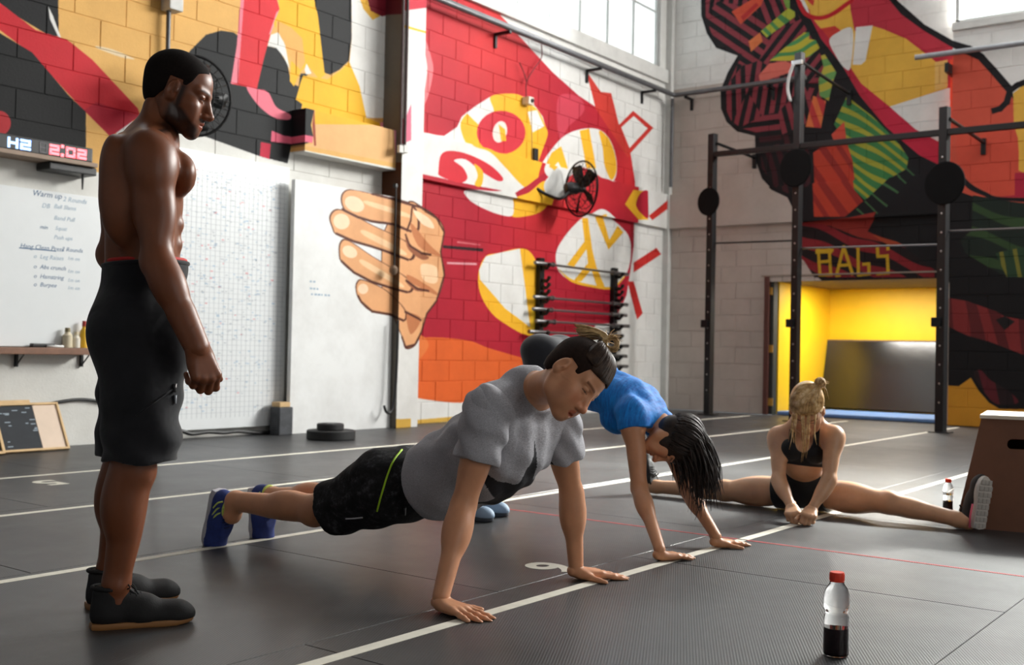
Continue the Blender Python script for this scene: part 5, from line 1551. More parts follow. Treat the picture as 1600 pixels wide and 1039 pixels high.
def skin(name, rgb, rough, sheen=0., spec=.5, var=.08):
    m = N(name)
    c = hexc(*rgb)
    f = m.noise(14, 6)
    base = m.ramp(f, [(.3, tuple(x*(1-var) for x in c[:3])+(1,)), (.7, tuple(min(1, x*(1+var)) for x in c[:3])+(1,))])
    a = m.n('ShaderNodeVertexColor', layer_name='tint')
    m.col(m.mix('MULTIPLY', 1., base, a.outputs[0]))
    m.set(Roughness=rough)
    m.b.inputs['Specular IOR Level'].default_value = spec
    m.b.inputs['Subsurface Weight'].default_value = .08
    m.b.inputs['Subsurface Radius'].default_value = (.012, .005, .003)
    m.b.inputs['Subsurface Scale'].default_value = .6
    m.bump(m.noise(420, 3), .06, .002)
    return m.m
def cloth(name, rgb, rough=.85, var=.12, scale=30, stretch=None, fold=.35, fscale=9, sheen=.2):
    m = N(name)
    c = hexc(*rgb)
    f = m.noise(scale, 5, stretch=stretch)
    m.col(m.ramp(f, [(.3, tuple(x*(1-var) for x in c[:3])+(1,)), (.7, tuple(min(1, x*(1+var)) for x in c[:3])+(1,))]))
    m.set(Roughness=rough)
    m.b.inputs['Specular IOR Level'].default_value = .25
    m.b.inputs['Sheen Weight'].default_value = sheen
    m.bump(m.noise(fscale, 3, rough=.5), fold, .02)
    return m.m
def lock(bm, pts, r, n=6, seg=6, tip=.25, flat=1.):
    """one lock of hair as a tapering tube"""
    P = spline(pts, n)
    m = len(P)
    rs = [r*(1-(1-tip)*(i/(m-1))**1.6)*(.55+.45*min(1, i/(m*.15)+.2)) for i in range(m)]
    tube(bm, P, rs, seg)

# ---- shoes: upper, sole, laces, collar
def shoe(root, heel, toe, up, width, mats, name='shoe', height=.10, sole_t=.022, tread=False, lace_n=5, bulk=1., stripes=None):
    heel, toe = Vector(heel), Vector(toe)
    L = (toe-heel).length
    F = Fr(heel, toe-heel, up)
    P = F.p
    w = width
    out = []
    for t, hw in ((0, .0), (.02, .33), (.1, .42), (.3, .42), (.5, .43), (.68, .50), (.82, .48), (.93, .34), (.985, .16), (1, 0)): out.append((t, hw))
    outline = [(hw*w, t*L) for t, hw in out]+[(-hw*w, t*L) for t, hw in out[-2:0:-1]]
    M = F.M
    bm = new()
    a = []; 
    lay = ((0, .94), (.004, 1.0), (sole_t*.8, 1.0), (sole_t, .96))
    for z, k in lay:
        a.append([bm.verts.new(M @ Vector((x*k, L*.5+(y-L*.5)*(.985 if k < 1 else 1.), z+ (.006*max(0, (y/L-.75)/.25)**2)))) for x, y in outline])
    n_ = len(outline)
    for p, q in zip(a, a[1:]):
        for i in range(n_): bm.faces.new((p[i], p[(i+1) % n_], q[(i+1) % n_], q[i]))
    bm.faces.new(a[0][::-1]); bm.faces.new(a[-1])
    part('sole', bm, mats['sole'], root, smooth=True, angle=40)
    s = Shape()
    z0 = sole_t
    s.ecap(P(0, .055, z0+.03), P(0, L*.5, z0+.022), w*.40*bulk, w*.40*bulk, F.r, .98/bulk, .02)
    s.ecap(P(0, L*.5, z0+.018), P(0, L-.055, z0+.010), w*.41*bulk, w*.40*bulk, F.r, 1.12/bulk, .03)
    s.ell(P(0, L-.05, z0+.008), F.ax, (w*.44, .055, .036*bulk), .02)
    s.ecap(P(0, .05, z0+.02), P(0, .048, height-.022), .038, .033, F.f, 1.25, .025)
    s.ecap(P(0, .07, height-.03), P(0, L*.52, z0+.045), .033*bulk, .028*bulk, F.r, 1.0/bulk, .03)
    s.plane(P(0, 0, z0-.003), -F.u)
    s.plane(P(0, .05, height), (F.u*1.0+F.f*.10), .004)
    put('upper', [s.mesh(.0042)], mats['upper'], root)
    # collar ring and tongue
    bm = new()
    tube(bm, [P(.040*math.cos(t), .056+.050*math.sin(t), height-.006-.004*math.sin(t)) for t in [2*math.pi*k/20 for k in range(21)]], .0065, 7, False)
    part('collar', bm, mats.get('collar', mats['upper']), root, smooth=True)
    bm = new()
    box(bm, (-.022, .0, -.003), (.022, .075, .005), .003, Matrix.Translation(P(0, .098, height-.004)) @ (Fr((0, 0, 0), F.f*.80-F.u*.62+F.u*.0, F.u+F.f*.6).M.to_3x3().to_4x4()))
    part('tongue', bm, mats.get('tongue', mats['upper']), root, smooth=True)
    bm = new()
    for k in range(lace_n):
        t = .30+.055*k
        y = t*L
        # height of the instep at this place
        zz = z0+.045+(height-.03-z0-.045)*max(0, (L*.52-y))/(L*.52-.07)+.029
        xx = .026
        tube(bm, spline([P(-xx, y, zz-.012), P(-xx*.4, y+.002, zz+.001), P(xx*.4, y+.004, zz+.001), P(xx, y+.006, zz-.012)], 3), .0032, 5)
        if k < lace_n-1: tube(bm, [P(-xx*.8, y, zz-.006), P(xx*.7, y+.055*L, zz-.012)], .0026, 5)
    y = .30*L; zz = z0+.045+(height-.03-z0-.045)*max(0, (L*.52-y))/(L*.52-.07)+.030
    for sx in (-1, 1):
        tube(bm, spline([P(0, y, zz), P(sx*.02, y+.01, zz+.016), P(sx*.038, y+.02, zz+.006), P(sx*.022, y+.006, zz-.002), P(0, y, zz)], 5), .0024, 5)
        tube(bm, spline([P(0, y, zz), P(sx*.018, y+.028, zz+.006), P(sx*.036, y+.045, zz-.016)], 4), .0024, 5)
    part('laces', bm, mats['laces'], root, smooth=True)
    if stripes:
        for k in range(3):
            s2 = Shape()
            t = .07+.075*k
            y = .02+.026*k
            bm = new()
            for sx in (-1, 1):
                tube(bm, spline([P(sx*.038, .012+y*.9, height-.018), P(sx*.045, .022+y*1.05, height*.62), P(sx*(w*.415+.001), .045+y*1.3, z0+.02)], 5), .0042, 6)
            part('stripe', bm, stripes, root, smooth=True)
    if tread:
        n = 0
        for k in range(8):
            for x in (-.30, 0, .30):
                t = .08+.115*k
                hw = np.interp(t, [o[0] for o in out], [o[1] for o in out])
                if abs(x)*1.35 > hw*1.02 and abs(x) > 0: continue
                kx = hw/.48
                bm = new(); box(bm, (x*w*kx-.013*kx, t*L-.012, -.006), (x*w*kx+.013*kx, t*L+.012, .001), .003, M)
                part('tread_block', bm, mats['tread'], root)
    return F
# ================================================================== standing trainer
FH = Vector((FW.x, FW.y, 0)).normalized(); RH = Vector((RT.x, RT.y, 0)).normalized()
def turn(deg): a = math.radians(deg); return RH*math.cos(a)+FH*math.sin(a)
def trainer():
    gR, gL = flo(207, 980), flo(201, 946)
    root = thing('person', 'shirtless muscular man in black shorts and black shoes standing with lowered gaze', 'person', ((gR+gL)*.5))
    f = turn(20); r = f.cross(ZV)
    J = lambda px, py, d: at(px, py, d)
    pel, wst, chs, nck = J(220, 505, 3.43), J(226, 405, 3.43), J(226, 300, 3.43), J(241, 210, 3.43)
    pel, wst, chs = pel, wst, chs
    SR, SL = J(237, 243, 3.27), J(204, 243, 3.60)
    ER, EL = J(246, 408, 3.22), J(175, 398, 3.66)
    WR, WL = J(307, 540, 3.19), J(226, 470, 3.63)
    HR, HL = pel+r*.095-ZV*.02, pel-r*.095-ZV*.02
    KR, KL = J(208, 735, 3.33), J(196, 728, 3.52)
    AR, AL = J(182, 910, 3.325), J(172, 888, 3.575)
    up_t = (nck-chs).normalized()
    C = Fr(chs, f, (nck-chs)); Wf = Fr(wst, f, (chs-wst)); Pf = Fr(pel, f, ZV)
    b = Shape()
    b.ell(Pf.p(0, -.005, .02), Pf.ax, (.165, .115, .13), .0)
    b.ell(Wf.p(0, .005, 0), Wf.ax, (.145, .100, .15), .06)
    b.ell(C.p(0, -.005, -.03), C.ax, (.168, .122, .19), .06)
    b.ell(C.p(0, -.02, .10), C.ax, (.17, .095, .09), .05)
    for s in (-1, 1):
        b.ell(C.p(s*.130, -.062, -.02), C.tilt(s*-.10, 'f').ax, (.060, .072, .155), .04)       # lats
        b.ell(C.p(s*.080, .098, .055), C.tilt(s*.25, 'u').ax, (.090, .045, .068), .022)         # pecs
        b.ell(C.p(s*.090, -.095, .075), C.ax, (.070, .035, .085), .03)                        # shoulder blades
        b.ell(Wf.p(s*.040, -.082, .01), Wf.ax, (.034, .035, .15), .025)                        # back columns
        b.ell(Wf.p(s*.125, .02, .02), Wf.ax, (.035, .06, .09), .04)
        for k in range(4): b.ell(Wf.p(s*.036, .088-.003*k, .11-.062*k), Wf.ax, (.036, .026, .032), .008)
        Hd = Fr(J(279, 143, 3.42), turn(3), ZV, 1.06).tilt(-.34)
    for s in (-1, 1): b.ell(C.p(s*.100, .134, .028), C.ax, (.009, .009, .009), .006)
    b.cap(nck, Hd.p(0, -.02, -.05), .056, .045, .03)
    for s, S_ in ((1, SR), (-1, SL)):
        b.cap(Hd.p(s*.028, -.040, -.07), nck+(S_-nck)*.35+ZV*.02, .026, .045, .05)
        b.cap(nck-ZV*.02, S_+ZV*.035-f*.01, .055, .040, .05)                                     # traps
        b.cap(C.p(s*.07, .03, .10), S_, .055, .055, .05)
        b.cap(Hd.p(s*.055, -.01, -.035), C.p(s*.02, .075, .155), .018, .013, .02)               # neck strap
    for S_, E_, W_, s in ((SR, ER, WR, 1), (SL, EL, WL, -1)):
        out = (r*s)
        fr = (W_-E_); fr = (fr-(E_-S_).normalized()*fr.dot((E_-S_).normalized()))
        if fr.length < .03: fr = f
        b.cap(S_, E_, .056, .045, .03)
        ax = limb_axes(S_, E_, f)
        b.ell(S_+(E_-S_)*.12+out*.012, ax, (.068, .070, .095), .03)
        muscle(b, S_, E_, .52, fr, .022, 0, (.043, .040, .095), .02)
        muscle(b, S_, E_, .46, fr, -.026, .006*s, (.046, .038, .105), .02)
        b.cap(E_, W_, .045, .0295, .02)
        muscle(b, E_, W_, .24, out, .012, 0, (.048, .044, .085), .025)
        muscle(b, E_, W_, .30, out, -.012, 0, (.042, .042, .09), .025)
        b.ell(E_-fr.normalized()*.012, limb_axes(S_, E_, fr), (.036, .034, .04), .02)
    for H_, K_, A_, s in ((HR, KR, AR, 1), (HL, KL, AL, -1)):
        b.cap(H_, K_, .09, .062, .04)
        b.cap(K_, A_, .058, .040, .03)
        muscle(b, K_, A_, .27, f, -.026, .012*s, (.050, .055, .115), .03)
        muscle(b, K_, A_, .27, f, -.020, -.022*s, (.040, .048, .105), .03)
        muscle(b, K_, A_, .40, f, .016, .012*s, (.034, .032, .14), .03)
        b.ell(K_+f*.022+ZV*.0, limb_axes(K_, A_, f), (.044, .036, .05), .025)
        b.cap(A_, A_-ZV*.055, .038, .042, .02)
        for q in (-1, 1): b.ell(A_+r*q*.030-ZV*.01, (r, f, ZV), (.014, .020, .020), .015)
    hd = Shape()
    head_shape(hd, Hd, lids=1.2)
    hd.cap(Hd.p(0, -.02, -.055), Hd.p(0, -.02, -.055)+(nck-Hd.p(0, -.02, -.055))*.55, .051, .054, .035)
    h1 = Shape()
    dR = (at(326, 598, 3.20)-WR).normalized()
    nR = (turn(20)*.35+r*.9+ZV*.15)
    b.ecap(ER.lerp(WR, .62), WR+dR*.01, .034, .0285, nR.cross(dR), 1.2, .02)
    hand(h1, WR, dR, nR, f*.6-r, curl=((.75, 1.25, .8), (.85, 1.3, .8), (.9, 1.3, .8), (.95, 1.3, .8)), spread=.02, sc=1.10, thumb_dir=(.45, .75, -.45), thumb_curl=(.35, .5))
    h2 = Shape()
    hand(h2, WL, (WL-EL).normalized()+f*.2, -r, f, curl=(.4, .6, .4), sc=1.05)
    M_SK = skin('dark_skin', (122, 70, 43), .42, spec=.42)
    ch = [b.mesh(.0058), hd.mesh(.0026), h1.mesh(.0026), h2.mesh(.004)]
    def tint(vs):
        t = face_tint(Hd, vs, lip=(1.5, 1.0, 1.0), brow=(.35, .33, .32), beard=(.13, .12, .12))
        for s in (-1, 1):
            n_ = A3(C.p(s*.095, .136, .030)); d = np.linalg.norm(vs-n_, axis=1)
            m = np.clip((.018-d)/.004, 0, 1)[:, None]; t = t*(1-m*.6)
        return t
    put('body', ch, M_SK, root, tint)
    # close-cropped hair
    hr = Shape(); s = Hd.s
    hr.ell(Hd.p(0, -.018, .036), Hd.ax, (.0755*s, .0955*s, .0825*s), 0); hr.ell(Hd.p(0, .030, .034), Hd.ax, (.0635*s, .0595*s, .0595*s), .02*s)
    hr.ell(Hd.p(0, -.040, -.02), Hd.ax, (.061*s, .056*s, .06*s), .03*s)
    hr.poly2(Hd.M, [(.064, .088), (.072, .076), (.054, .062), (.048, .036), (.040, .020), (.036, -.012), (.024, -.012), (.022, .026), (-.014, .026), (-.020, -.020), (-.05, -.058), (-.2, -.064), (-.2, .2), (.064, .2)], .004)
    put('hair', [hr.mesh(.003)], simple('black_stubble', (26, 20, 18), .85, var=.3, scale=160, bump=.4, bscale=500, spec=.12), root)
    # eyes
    for sx in (-1, 1):
        bm = new(); bmesh.ops.create_uvsphere(bm, u_segments=16, v_segments=10, radius=.0118*s, matrix=Matrix.Translation(Hd.p(sx*.031, .0700, -.004)))
        part('eye', bm, simple('eye_white', (196, 184, 172), .2), root, smooth=True)
    # shorts
    Ms = cloth('black_shorts_cloth', (27, 27, 31), .8, .15, 22, fold=.5, fscale=7)
    sh = Shape()
    wb_ = J(228, 418, 3.43)
    Wb = Fr(wb_, f, ZV)
    sh.ell(Pf.p(0, -.002, .02), Pf.ax, (.180, .140, .17), 0)
    sh.ell(Wb.p(0, .0, -.0), Wb.ax, (.158, .128, .10), .05)
    for s_ in (-1, 1): sh.ell(Pf.p(s_*.082, -.070, -.03), Pf.ax, (.092, .085, .105), .05)
    for H_, K_, s_ in ((HR, KR, 1), (HL, KL, -1)):
        kb = K_+ZV*.02+f*.022
        sh.ecap(H_+f*.0-ZV*.02, kb, .112, .098, f, 1.14, .05)
        sh.ell(H_+f*.085+r*s_*.02-ZV*.03, (r, f, ZV), (.075, .07, .12), .04)
    sh.plane(wb_+ZV*.012, ZV*1.0-f*.06, .003)
    hem = J(220, 720, 3.34)
    sh.plane(hem, -ZV, .003)
    def folds(X, Y, Z):
        a = (X*f.x+Y*f.y); c_ = (X*r.x+Y*r.y)
        return (.0050*np.sin(a*34+Z*38+2*np.sin(Z*9+c_*12))*np.clip((hem.z+.42-Z)/.4, 0, 1)+.0036*np.sin(Z*52-a*30+c_*9)*np.exp(-((Z-hem.z-.13)/.12)**2)).astype(np.float32)
    sh.warp(folds)
    sho = put('shorts', [sh.mesh(.0055)], Ms, root)
    # side slit between the trouser legs is given by the two cones; seams, zip and belt
    bm = new()
    ring = [wb_+f*.126*math.cos(t)+r*.156*math.sin(t)+ZV*(.008+.008*math.cos(t)) for t in [2*math.pi*k/40 for k in range(41)]]
    o = part('waistband', (lambda b_: (tube(b_, ring, .007, 8, False), b_)[1])(bm), Ms, root, smooth=True)
    bm = new()
    ring = [wb_+f*.118*math.cos(t)+r*.150*math.sin(t)+ZV*(.019+.006*math.cos(t)) for t in [2*math.pi*k/40 for k in range(41)]]
    tube(bm, ring, .0065, 8, False); part('underwear_band', bm, simple('red_elastic', (196, 40, 36), .7), root, smooth=True)
    def surf(px, py, d0=3.2):      # first hit of the shorts along a sight line
        bpy.context.view_layer.update()
        o_ = CAM-Vector(root.location); dr = ray(px, py)
        ok, loc, nrm, _ = sho.ray_cast(o_, dr.normalized())
        return (loc+Vector(root.location), nrm) if ok else (at(px, py, d0), -FW)
    for (qx, qy), rr, mt, nm in (((272, 606), .006, M_CHROME, 'zip_pull'), ((273, 624), .004, simple('reflective_tab', (190, 196, 204), .3), 'zip_tab')):
        p, n_ = surf(qx, qy); bm = new(); tube(bm, [p+n_*.003+ZV*.013, p+n_*.004-ZV*.013], [rr, rr*.6], 8); part(nm, bm, mt, root, smooth=True)
    pts = [surf(x_, y_) for x_, y_ in ((212, 650), (228, 638), (244, 626), (258, 616), (270, 608))]
    bm = new(); tube(bm, [p+n_*.001 for p, n_ in pts], .0032, 6); part('pocket_seam', bm, Ms, root, smooth=True)
    pts = [surf(x_, y_) for x_, y_ in ((152, 459), (170, 457), (190, 457), (208, 459))]
    bm = new(); tube(bm, [p-n_*.001 for p, n_ in pts], .0022, 6); part('yoke_seam', bm, Ms, root, smooth=True)
    # shoes
    mats = dict(upper=simple('black_canvas', (22, 21, 22), .75, var=.2, scale=40, bump=.2, bscale=200), sole=simple('gum_sole', (150, 104, 58), .6), laces=simple('black_laces', (20, 20, 21), .8))
    for nm, A_, hl, tl in (('right', AR, (142, 984), (300, 972)), ('left', AL, (141, 951), (279, 934))):
        h_ = flo(*hl); t_ = flo(*tl)
        d_ = (t_-h_).normalized()
        cen = Vector((A_.x, A_.y, 0))-d_*.075
        shoe(root, cen+ZV*.0, cen+d_*.305, ZV, .105, mats, height=.125, sole_t=.018)
    return root
trainer()
# ================================================================== push-up figure
def surf_on(o, root, px, py, fallback):
    bpy.context.view_layer.update()
    b = Vector(root.location)
    ok, loc, nrm, _ = o.ray_cast(CAM-b, ray(px, py).normalized())
    return (loc+b, nrm) if ok else (fallback, -FW)
def star5(cx, cy, R, rin, rot):
    return [(cx+(R if k % 2 == 0 else rin)*math.sin(rot+math.pi*k/5), cy+(R if k % 2 == 0 else rin)*math.cos(rot+math.pi*k/5)) for k in range(10)]
def in_poly(u, w_, P):
    sg = np.zeros(u.shape, bool)
    for i in range(len(P)):
        (ax_, ay), (bx, by) = P[i], P[(i+1) % len(P)]
        if ay == by: continue
        c1 = ((ay <= w_) & (by > w_)) | ((by <= w_) & (ay > w_))
        sg ^= c1 & (u < ax_+(w_-ay)*(bx-ax_)/(by-ay))
    return sg
def tinted_cloth(name, rough=.88, scale=60, stretch=None, var=.2, fold=.4, fscale=9):
    m = N(name)
    f = m.noise(scale, 5, stretch=stretch)
    r = m.ramp(f, [(.3, (1-var,)*3+(1,)), (.7, (1+var,)*3+(1,))])
    a = m.n('ShaderNodeVertexColor', layer_name='tint')
    m.col(m.mix('MULTIPLY', 1., r, a.outputs[0]))
    m.set(Roughness=rough); m.b.inputs['Specular IOR Level'].default_value = .2; m.b.inputs['Sheen Weight'].default_value = .05
    m.bump(m.noise(fscale, 3, rough=.5), fold, .02)
    return m.m
def pushup():
    Y0 = 3.15
    P = lambda px, py, dy=0.: on(px, py, 1, Y0+dy)
    root = thing('person', 'person in grey star T-shirt and black shorts holding a push-up, hair in a bun', 'person', (-2.9, Y0, 0))
    pel, wst, chs, nck = P(628, 751), P(704, 736), P(784, 690), P(833, 612)
    SR, SL = P(765, 645, -.175), P(868, 655, .185)
    ER, EL = P(724, 790, -.235), P(893, 770, .30)
    WR, WL = flo(689, 932, .05), flo(900, 884, .05)
    HR, HL = pel+V3(0, -.095, -.01), pel+V3(0, .095, -.01)
    KR, KL = P(492, 797, -.125), P(515, 780, .11)
    AR, AL = P(368, 783, -.14), P(426, 776, .13)
    spine = (chs-wst).normalized()
    dn = Vector((0, -1, 0)).cross((nck-pel).normalized())*-1
    if dn.z > 0: dn = -dn
    C = Fr(chs, dn, (nck-chs)); Wf = Fr(wst, dn, (chs-pel)); Pf = Fr(pel, dn, (wst-KR.lerp(KL, .5)))
    def torso(b, g=0., sleeves=False):
        b.ell(Pf.p(0, -.005, .0), Pf.ax, (.165, .110, .13), 0, g=g)
        b.ell(Wf.p(0, .005, 0), Wf.ax, (.148, .105, .16), .06, g=g)
        b.ell(C.p(0, -.005, -.03), C.ax, (.165, .118, .19), .06, g=g)
        b.ell(C.p(0, -.02, .08), C.ax, (.165, .090, .085), .05, g=g)
        for s in (-1, 1):
            b.ell(C.p(s*.075, .080, .035), C.ax, (.088, .045, .072), .03, g=g)
            b.ell(C.p(s*.10, -.075, .05), C.ax, (.075, .045, .10), .03, g=g)
        for s, S_ in ((1, SR), (-1, SL)):
            b.cap(nck-C.u*.01, S_-C.f*.015, .055, .050, .05, g=g)
            b.cap(nck-C.f*.030-C.u*.02, S_-C.f*.030+C.u*.005, .050, .045, .06, g=g)
            b.cap(C.p(s*.08, .02, .08), S_, .060, .058, .05, g=g)
    b = Shape(); torso(b)
    # the belly hangs a little towards the hem
    Hd = Fr(at(897, 588, 3.66), RH*.60-ZV*.80, RH*.80+ZV*.60, 1.10)
    q = Quaternion(Hd.u, math.radians(-34)); Hd = Fr(Hd.c, q @ Hd.f, Hd.u, 1.10)
    b.cap(nck, Hd.p(0, -.02, -.05), .062, .047, .04)
    for S_, E_, W_, s in ((SR, ER, WR, 1), (SL, EL, WL, -1)):
        fr = Vector((1, 0, 0)); out = Vector((0, -s, 0))
        b.cap(S_, E_, .052, .043, .03)
        b.ell(S_+(E_-S_)*.14+out*.012, limb_axes(S_, E_, fr), (.064, .066, .085), .03)
        muscle(b, S_, E_, .52, fr, .014, 0, (.040, .038, .10), .02)
        muscle(b, S_, E_, .50, fr, -.020, 0, (.040, .036, .11), .02)
        b.cap(E_, W_, .042, .0285, .02)
        muscle(b, E_, W_, .26, out, .010, 0, (.046, .042, .085), .025)
        muscle(b, E_, W_, .28, out, -.012, 0, (.042, .040, .09), .025)
    for H_, K_, A_, s in ((HR, KR, AR, 1), (HL, KL, AL, -1)):
        b.cap(H_, K_, .085, .060, .04)
        b.cap(K_, A_, .056, .041, .03)
        muscle(b, K_, A_, .28, ZV, .020, .012, (.048, .050, .115), .03)
        muscle(b, K_, A_, .42, ZV, -.012, 0, (.036, .034, .14), .03)
        b.ell(K_-ZV*.020, limb_axes(K_, A_, ZV), (.044, .038, .05), .025)
        b.cap(A_, A_+V3(-.02, 0, -.06), .041, .040, .02)
        for q_ in (-1, 1): b.ell(A_+V3(.0, q_*.028, -.012), (XV, YV, ZV), (.02, .014, .018), .015)
    hd = Shape(); head_shape(hd, Hd, open_mouth=.010, lids=1.0, ear_y=-.016)
    hd.ell(Hd.p(0, .045, -.055), Hd.ax, (.058*1.1, .045*1.1, .05*1.1), .03)
    hd.cap(Hd.p(0, -.02, -.05), Hd.p(0, -.02, -.05)+(nck-Hd.p(0, -.02, -.05))*.6, .052, .058, .035)
    h1, h2 = Shape(), Shape()
    def floor_hand(sh, W_, tip, thumb, spread):
        d = tip-W_; d.z = 0; d.normalize()
        W2 = Vector((W_.x, W_.y, .030))
        E_ = ER if sh is h1 else EL
        sh.cap(W_+(E_-W_).normalized()*.05, W2+ZV*.004, .0255, .027, 0)
        hand(sh, W2, d-ZV*.10, ZV+d*.10, thumb, curl=(.10, .02, .04), spread=spread, sc=1.04, thumb_dir=(.80, .62, -.10), thumb_curl=(.12, .12), stub=.012)
        sh.plane(V3(0, 0, .0015), -ZV, .002)
    floor_hand(h1, WR, flo(750, 970), YV, .13)
    floor_hand(h2, WL, flo(978, 903), -YV, .06)
    M_SK = skin('tan_skin', (208, 148, 110), .46)
    tint = lambda vs: face_tint(Hd, vs, lip=(.86, .52, .50), brow=(.36, .30, .26), ruddy=.9)
    put('body', [b.mesh(.0058), hd.mesh(.0026), h1.mesh(.0027), h2.mesh(.0027)], M_SK, root, tint)
    bm = new()
    for sx in (-1, 1):
        bm = new(); bmesh.ops.create_uvsphere(bm, u_segments=16, v_segments=10, radius=.0118*Hd.s, matrix=Matrix.Translation(Hd.p(sx*.031, .0745, -.003))); part('eye', bm, simple('eye_dark', (90, 70, 60), .2), root, smooth=True)
    # T-shirt
    sh = Shape(); torso(sh, .012)
    hemc = P(682, 750)
    sh.ecap(Wf.p(0, .012, -.03), hemc+dn*.008, .122, .138, Wf.r, 1.25, .08)
    sh.ell(C.p(0, .068, -.07), C.ax, (.145, .118, .20), .05)
    sh.ell(Wf.p(0, .055, .02), Wf.ax, (.142, .105, .16), .05)
    axis = (wst-pel).normalized()
    sh.plane(hemc-axis*.01, -axis*1.0-dn*.05, .004)
    sh.ecap(Wf.p(0, -.012, -.03), C.p(0, -.018, -.03), .132, .148, Wf.r, 1.16, .06)
    # neckline
    nc = nck+C.f*.012+C.u*.012
    sh.ops.append(('-', 'ell', (A3(nck+C.f*.055+C.u*.062), np.array([list(a) for a in C.ax], np.float32), A3((.088, .088, .060))), (A3(nck)-.2, A3(nck)+.2), .004))
    r_ = Pf.r
    def folds(X, Y, Z):
        q1 = (X-chs.x)*C.u.x+(Y-chs.y)*C.u.y+(Z-chs.z)*C.u.z; q3 = (Y-Y0)
        a = .0046*np.sin(q1*46+q3*14+2.2*np.sin(q3*13+q1*6))*np.exp(-((q1+.22)/.16)**2)
        c_ = .0044*np.sin((X*.55+Z*.85)*62+q3*22)*np.exp(-((q1-.02)/.12)**2)
        e_ = .0034*np.sin(q3*70+q1*18+np.sin(q1*20))*np.exp(-((q1+.05)/.3)**2)
        return (a+c_+e_).astype(np.float32)
    sh.warp(folds)
    sleeves = []
    for S_, E_, s in ((SR, ER, 1), (SL, EL, -1)):
        sl = Shape()
        sl.ecap(S_-(E_-S_)*.04, S_.lerp(E_, .66), .078, .075, XV, 1.10, 0)
        sl.ell(S_+(E_-S_)*.14+V3(0, -s*.012, 0), limb_axes(S_, E_, XV), (.077, .080, .088), .03)
        sl.cap(S_-C.f*.02, C.p(s*.07, -.03, .10), .072, .066, .04)
        sl.trim(S_.lerp(E_, .52), E_-S_, .13)
        sl.warp(lambda X, Y, Z, S_=S_: (.0042*np.sin((Z-S_.z)*60+(X-S_.x)*46+2*np.sin((Y-S_.y)*30))).astype(np.float32))
        sleeves.append(sl.mesh(.0044))
    def shirt_tint(vs):
        q = C.loc(vs)
        t = np.full((len(vs), 3), 1., np.float32)*np.array((.43, .43, .46), np.float32)
        st = in_poly(q[:, 0], q[:, 2], star5(-.01, -.045, .20, .080, math.pi*.06)) & (q[:, 1] > .0)
        t[st] = (.030, .030, .034)
        return t
    M_T = tinted_cloth('heather_grey_cotton', .92, 70, (6, 1.2, 6), .32, .45, 10)
    shirt = put('t_shirt', [sh.mesh(.0046)]+sleeves, M_T, root, shirt_tint)
    # shorts
    so = Shape()
    so.ell(Pf.p(0, -.005, -.01), Pf.ax, (.178, .128, .15), 0)
    so.ell(Wf.p(0, .0, -.07), Wf.ax, (.158, .118, .12), .06)
    for s in (-1, 1): so.ell(Pf.p(s*.078, -.072, -.055), Pf.ax, (.092, .070, .105), .05)
    for H_, K_ in ((HR, KR), (HL, KL)):
        e_ = H_.lerp(K_, 1.0)
        so.ecap(H_-ZV*.018, e_+ZV*-.016, .108, .090, ZV, 1.16, .05)
    so.ell(Pf.p(0, .040, -.04), Pf.ax, (.160, .105, .15), .05)
    td = (KR-HR).normalized()
    so.plane(P(513, 790, -.125), td, .003)
    so.plane(P(690, 745), axis, .01)
    so.warp(lambda X, Y, Z: (.0030*np.sin(X*42+Z*26+2*np.sin(Y*16))+.002*np.sin(Z*60-X*22+Y*14)).astype(np.float32))
    m = N('marled_black_cloth'); f_ = m.noise(26, 8, rough=.75)
    m.col(m.ramp(f_, [(.44, (.010, .010, .011, 1)), (.55, (.020, .020, .022, 1)), (.66, (.075, .075, .085, 1))])); m.set(Roughness=.85); m.b.inputs['Specular IOR Level'].default_value = .25; m.bump(m.noise(9, 3), .4, .02)
    short = put('shorts', [so.mesh(.0055)], m.m, root)
    pts = [surf_on(short, root, x_, y_, None) for x_, y_ in ((672, 690), (660, 690), (645, 692), (628, 703), (615, 720), (606, 741), (600, 760), (594, 780), (589, 799))]
    pts = [q_ for q_ in pts if q_[0] is not None]
    bm = new(); tube(bm, spline([p_+n_*.001 for p_, n_ in pts], 4), .0042, 6); part('piping', bm, simple('lime_piping', (176, 220, 40), .6), root, smooth=True)
    a_, b_ = surf_on(short, root, 541, 810, P(541, 810)), surf_on(short, root, 567, 808, P(567, 808))
    bm = new(); tube(bm, [a_[0]+a_[1]*.003, a_[0].lerp(b_[0], .5)+a_[1]*.005, b_[0]+b_[1]*.003], .003, 6); part('reflective_bar', bm, simple('reflective_grey', (190, 190, 196), .4), root)
    a_, b_ = surf_on(short, root, 632, 792, P(632, 792)), surf_on(short, root, 632, 804, P(632, 804))
    bm = new(); tube(bm, [a_[0]+a_[1]*.003, b_[0]+b_[1]*.003], [.006, .0035], 6); part('zip_pull', bm, M_CHROME, root)
    # hair: clipped sides and a long top drawn to a bun
    s = Hd.s
    M_DKH = simple('dark_brown_hair', (40, 27, 21), .75, var=.35, scale=60, bump=.3, bscale=260, spec=.15)
    m = N('brown_hair'); f_ = m.noise(40, 4); m.col(m.ramp(f_, [(.3, (.020, .011, .007, 1)), (.7, (.075, .042, .026, 1))])); m.set(Roughness=.45); m.b.inputs['Specular IOR Level'].default_value = .3; M_BR = m.m
    m = N('bleached_hair'); f_ = m.noise(60, 4); m.col(m.ramp(f_, [(.3, (.36, .21, .08, 1)), (.7, (.75, .53, .25, 1))])); m.set(Roughness=.4); M_BL = m.m
    hr = Shape()
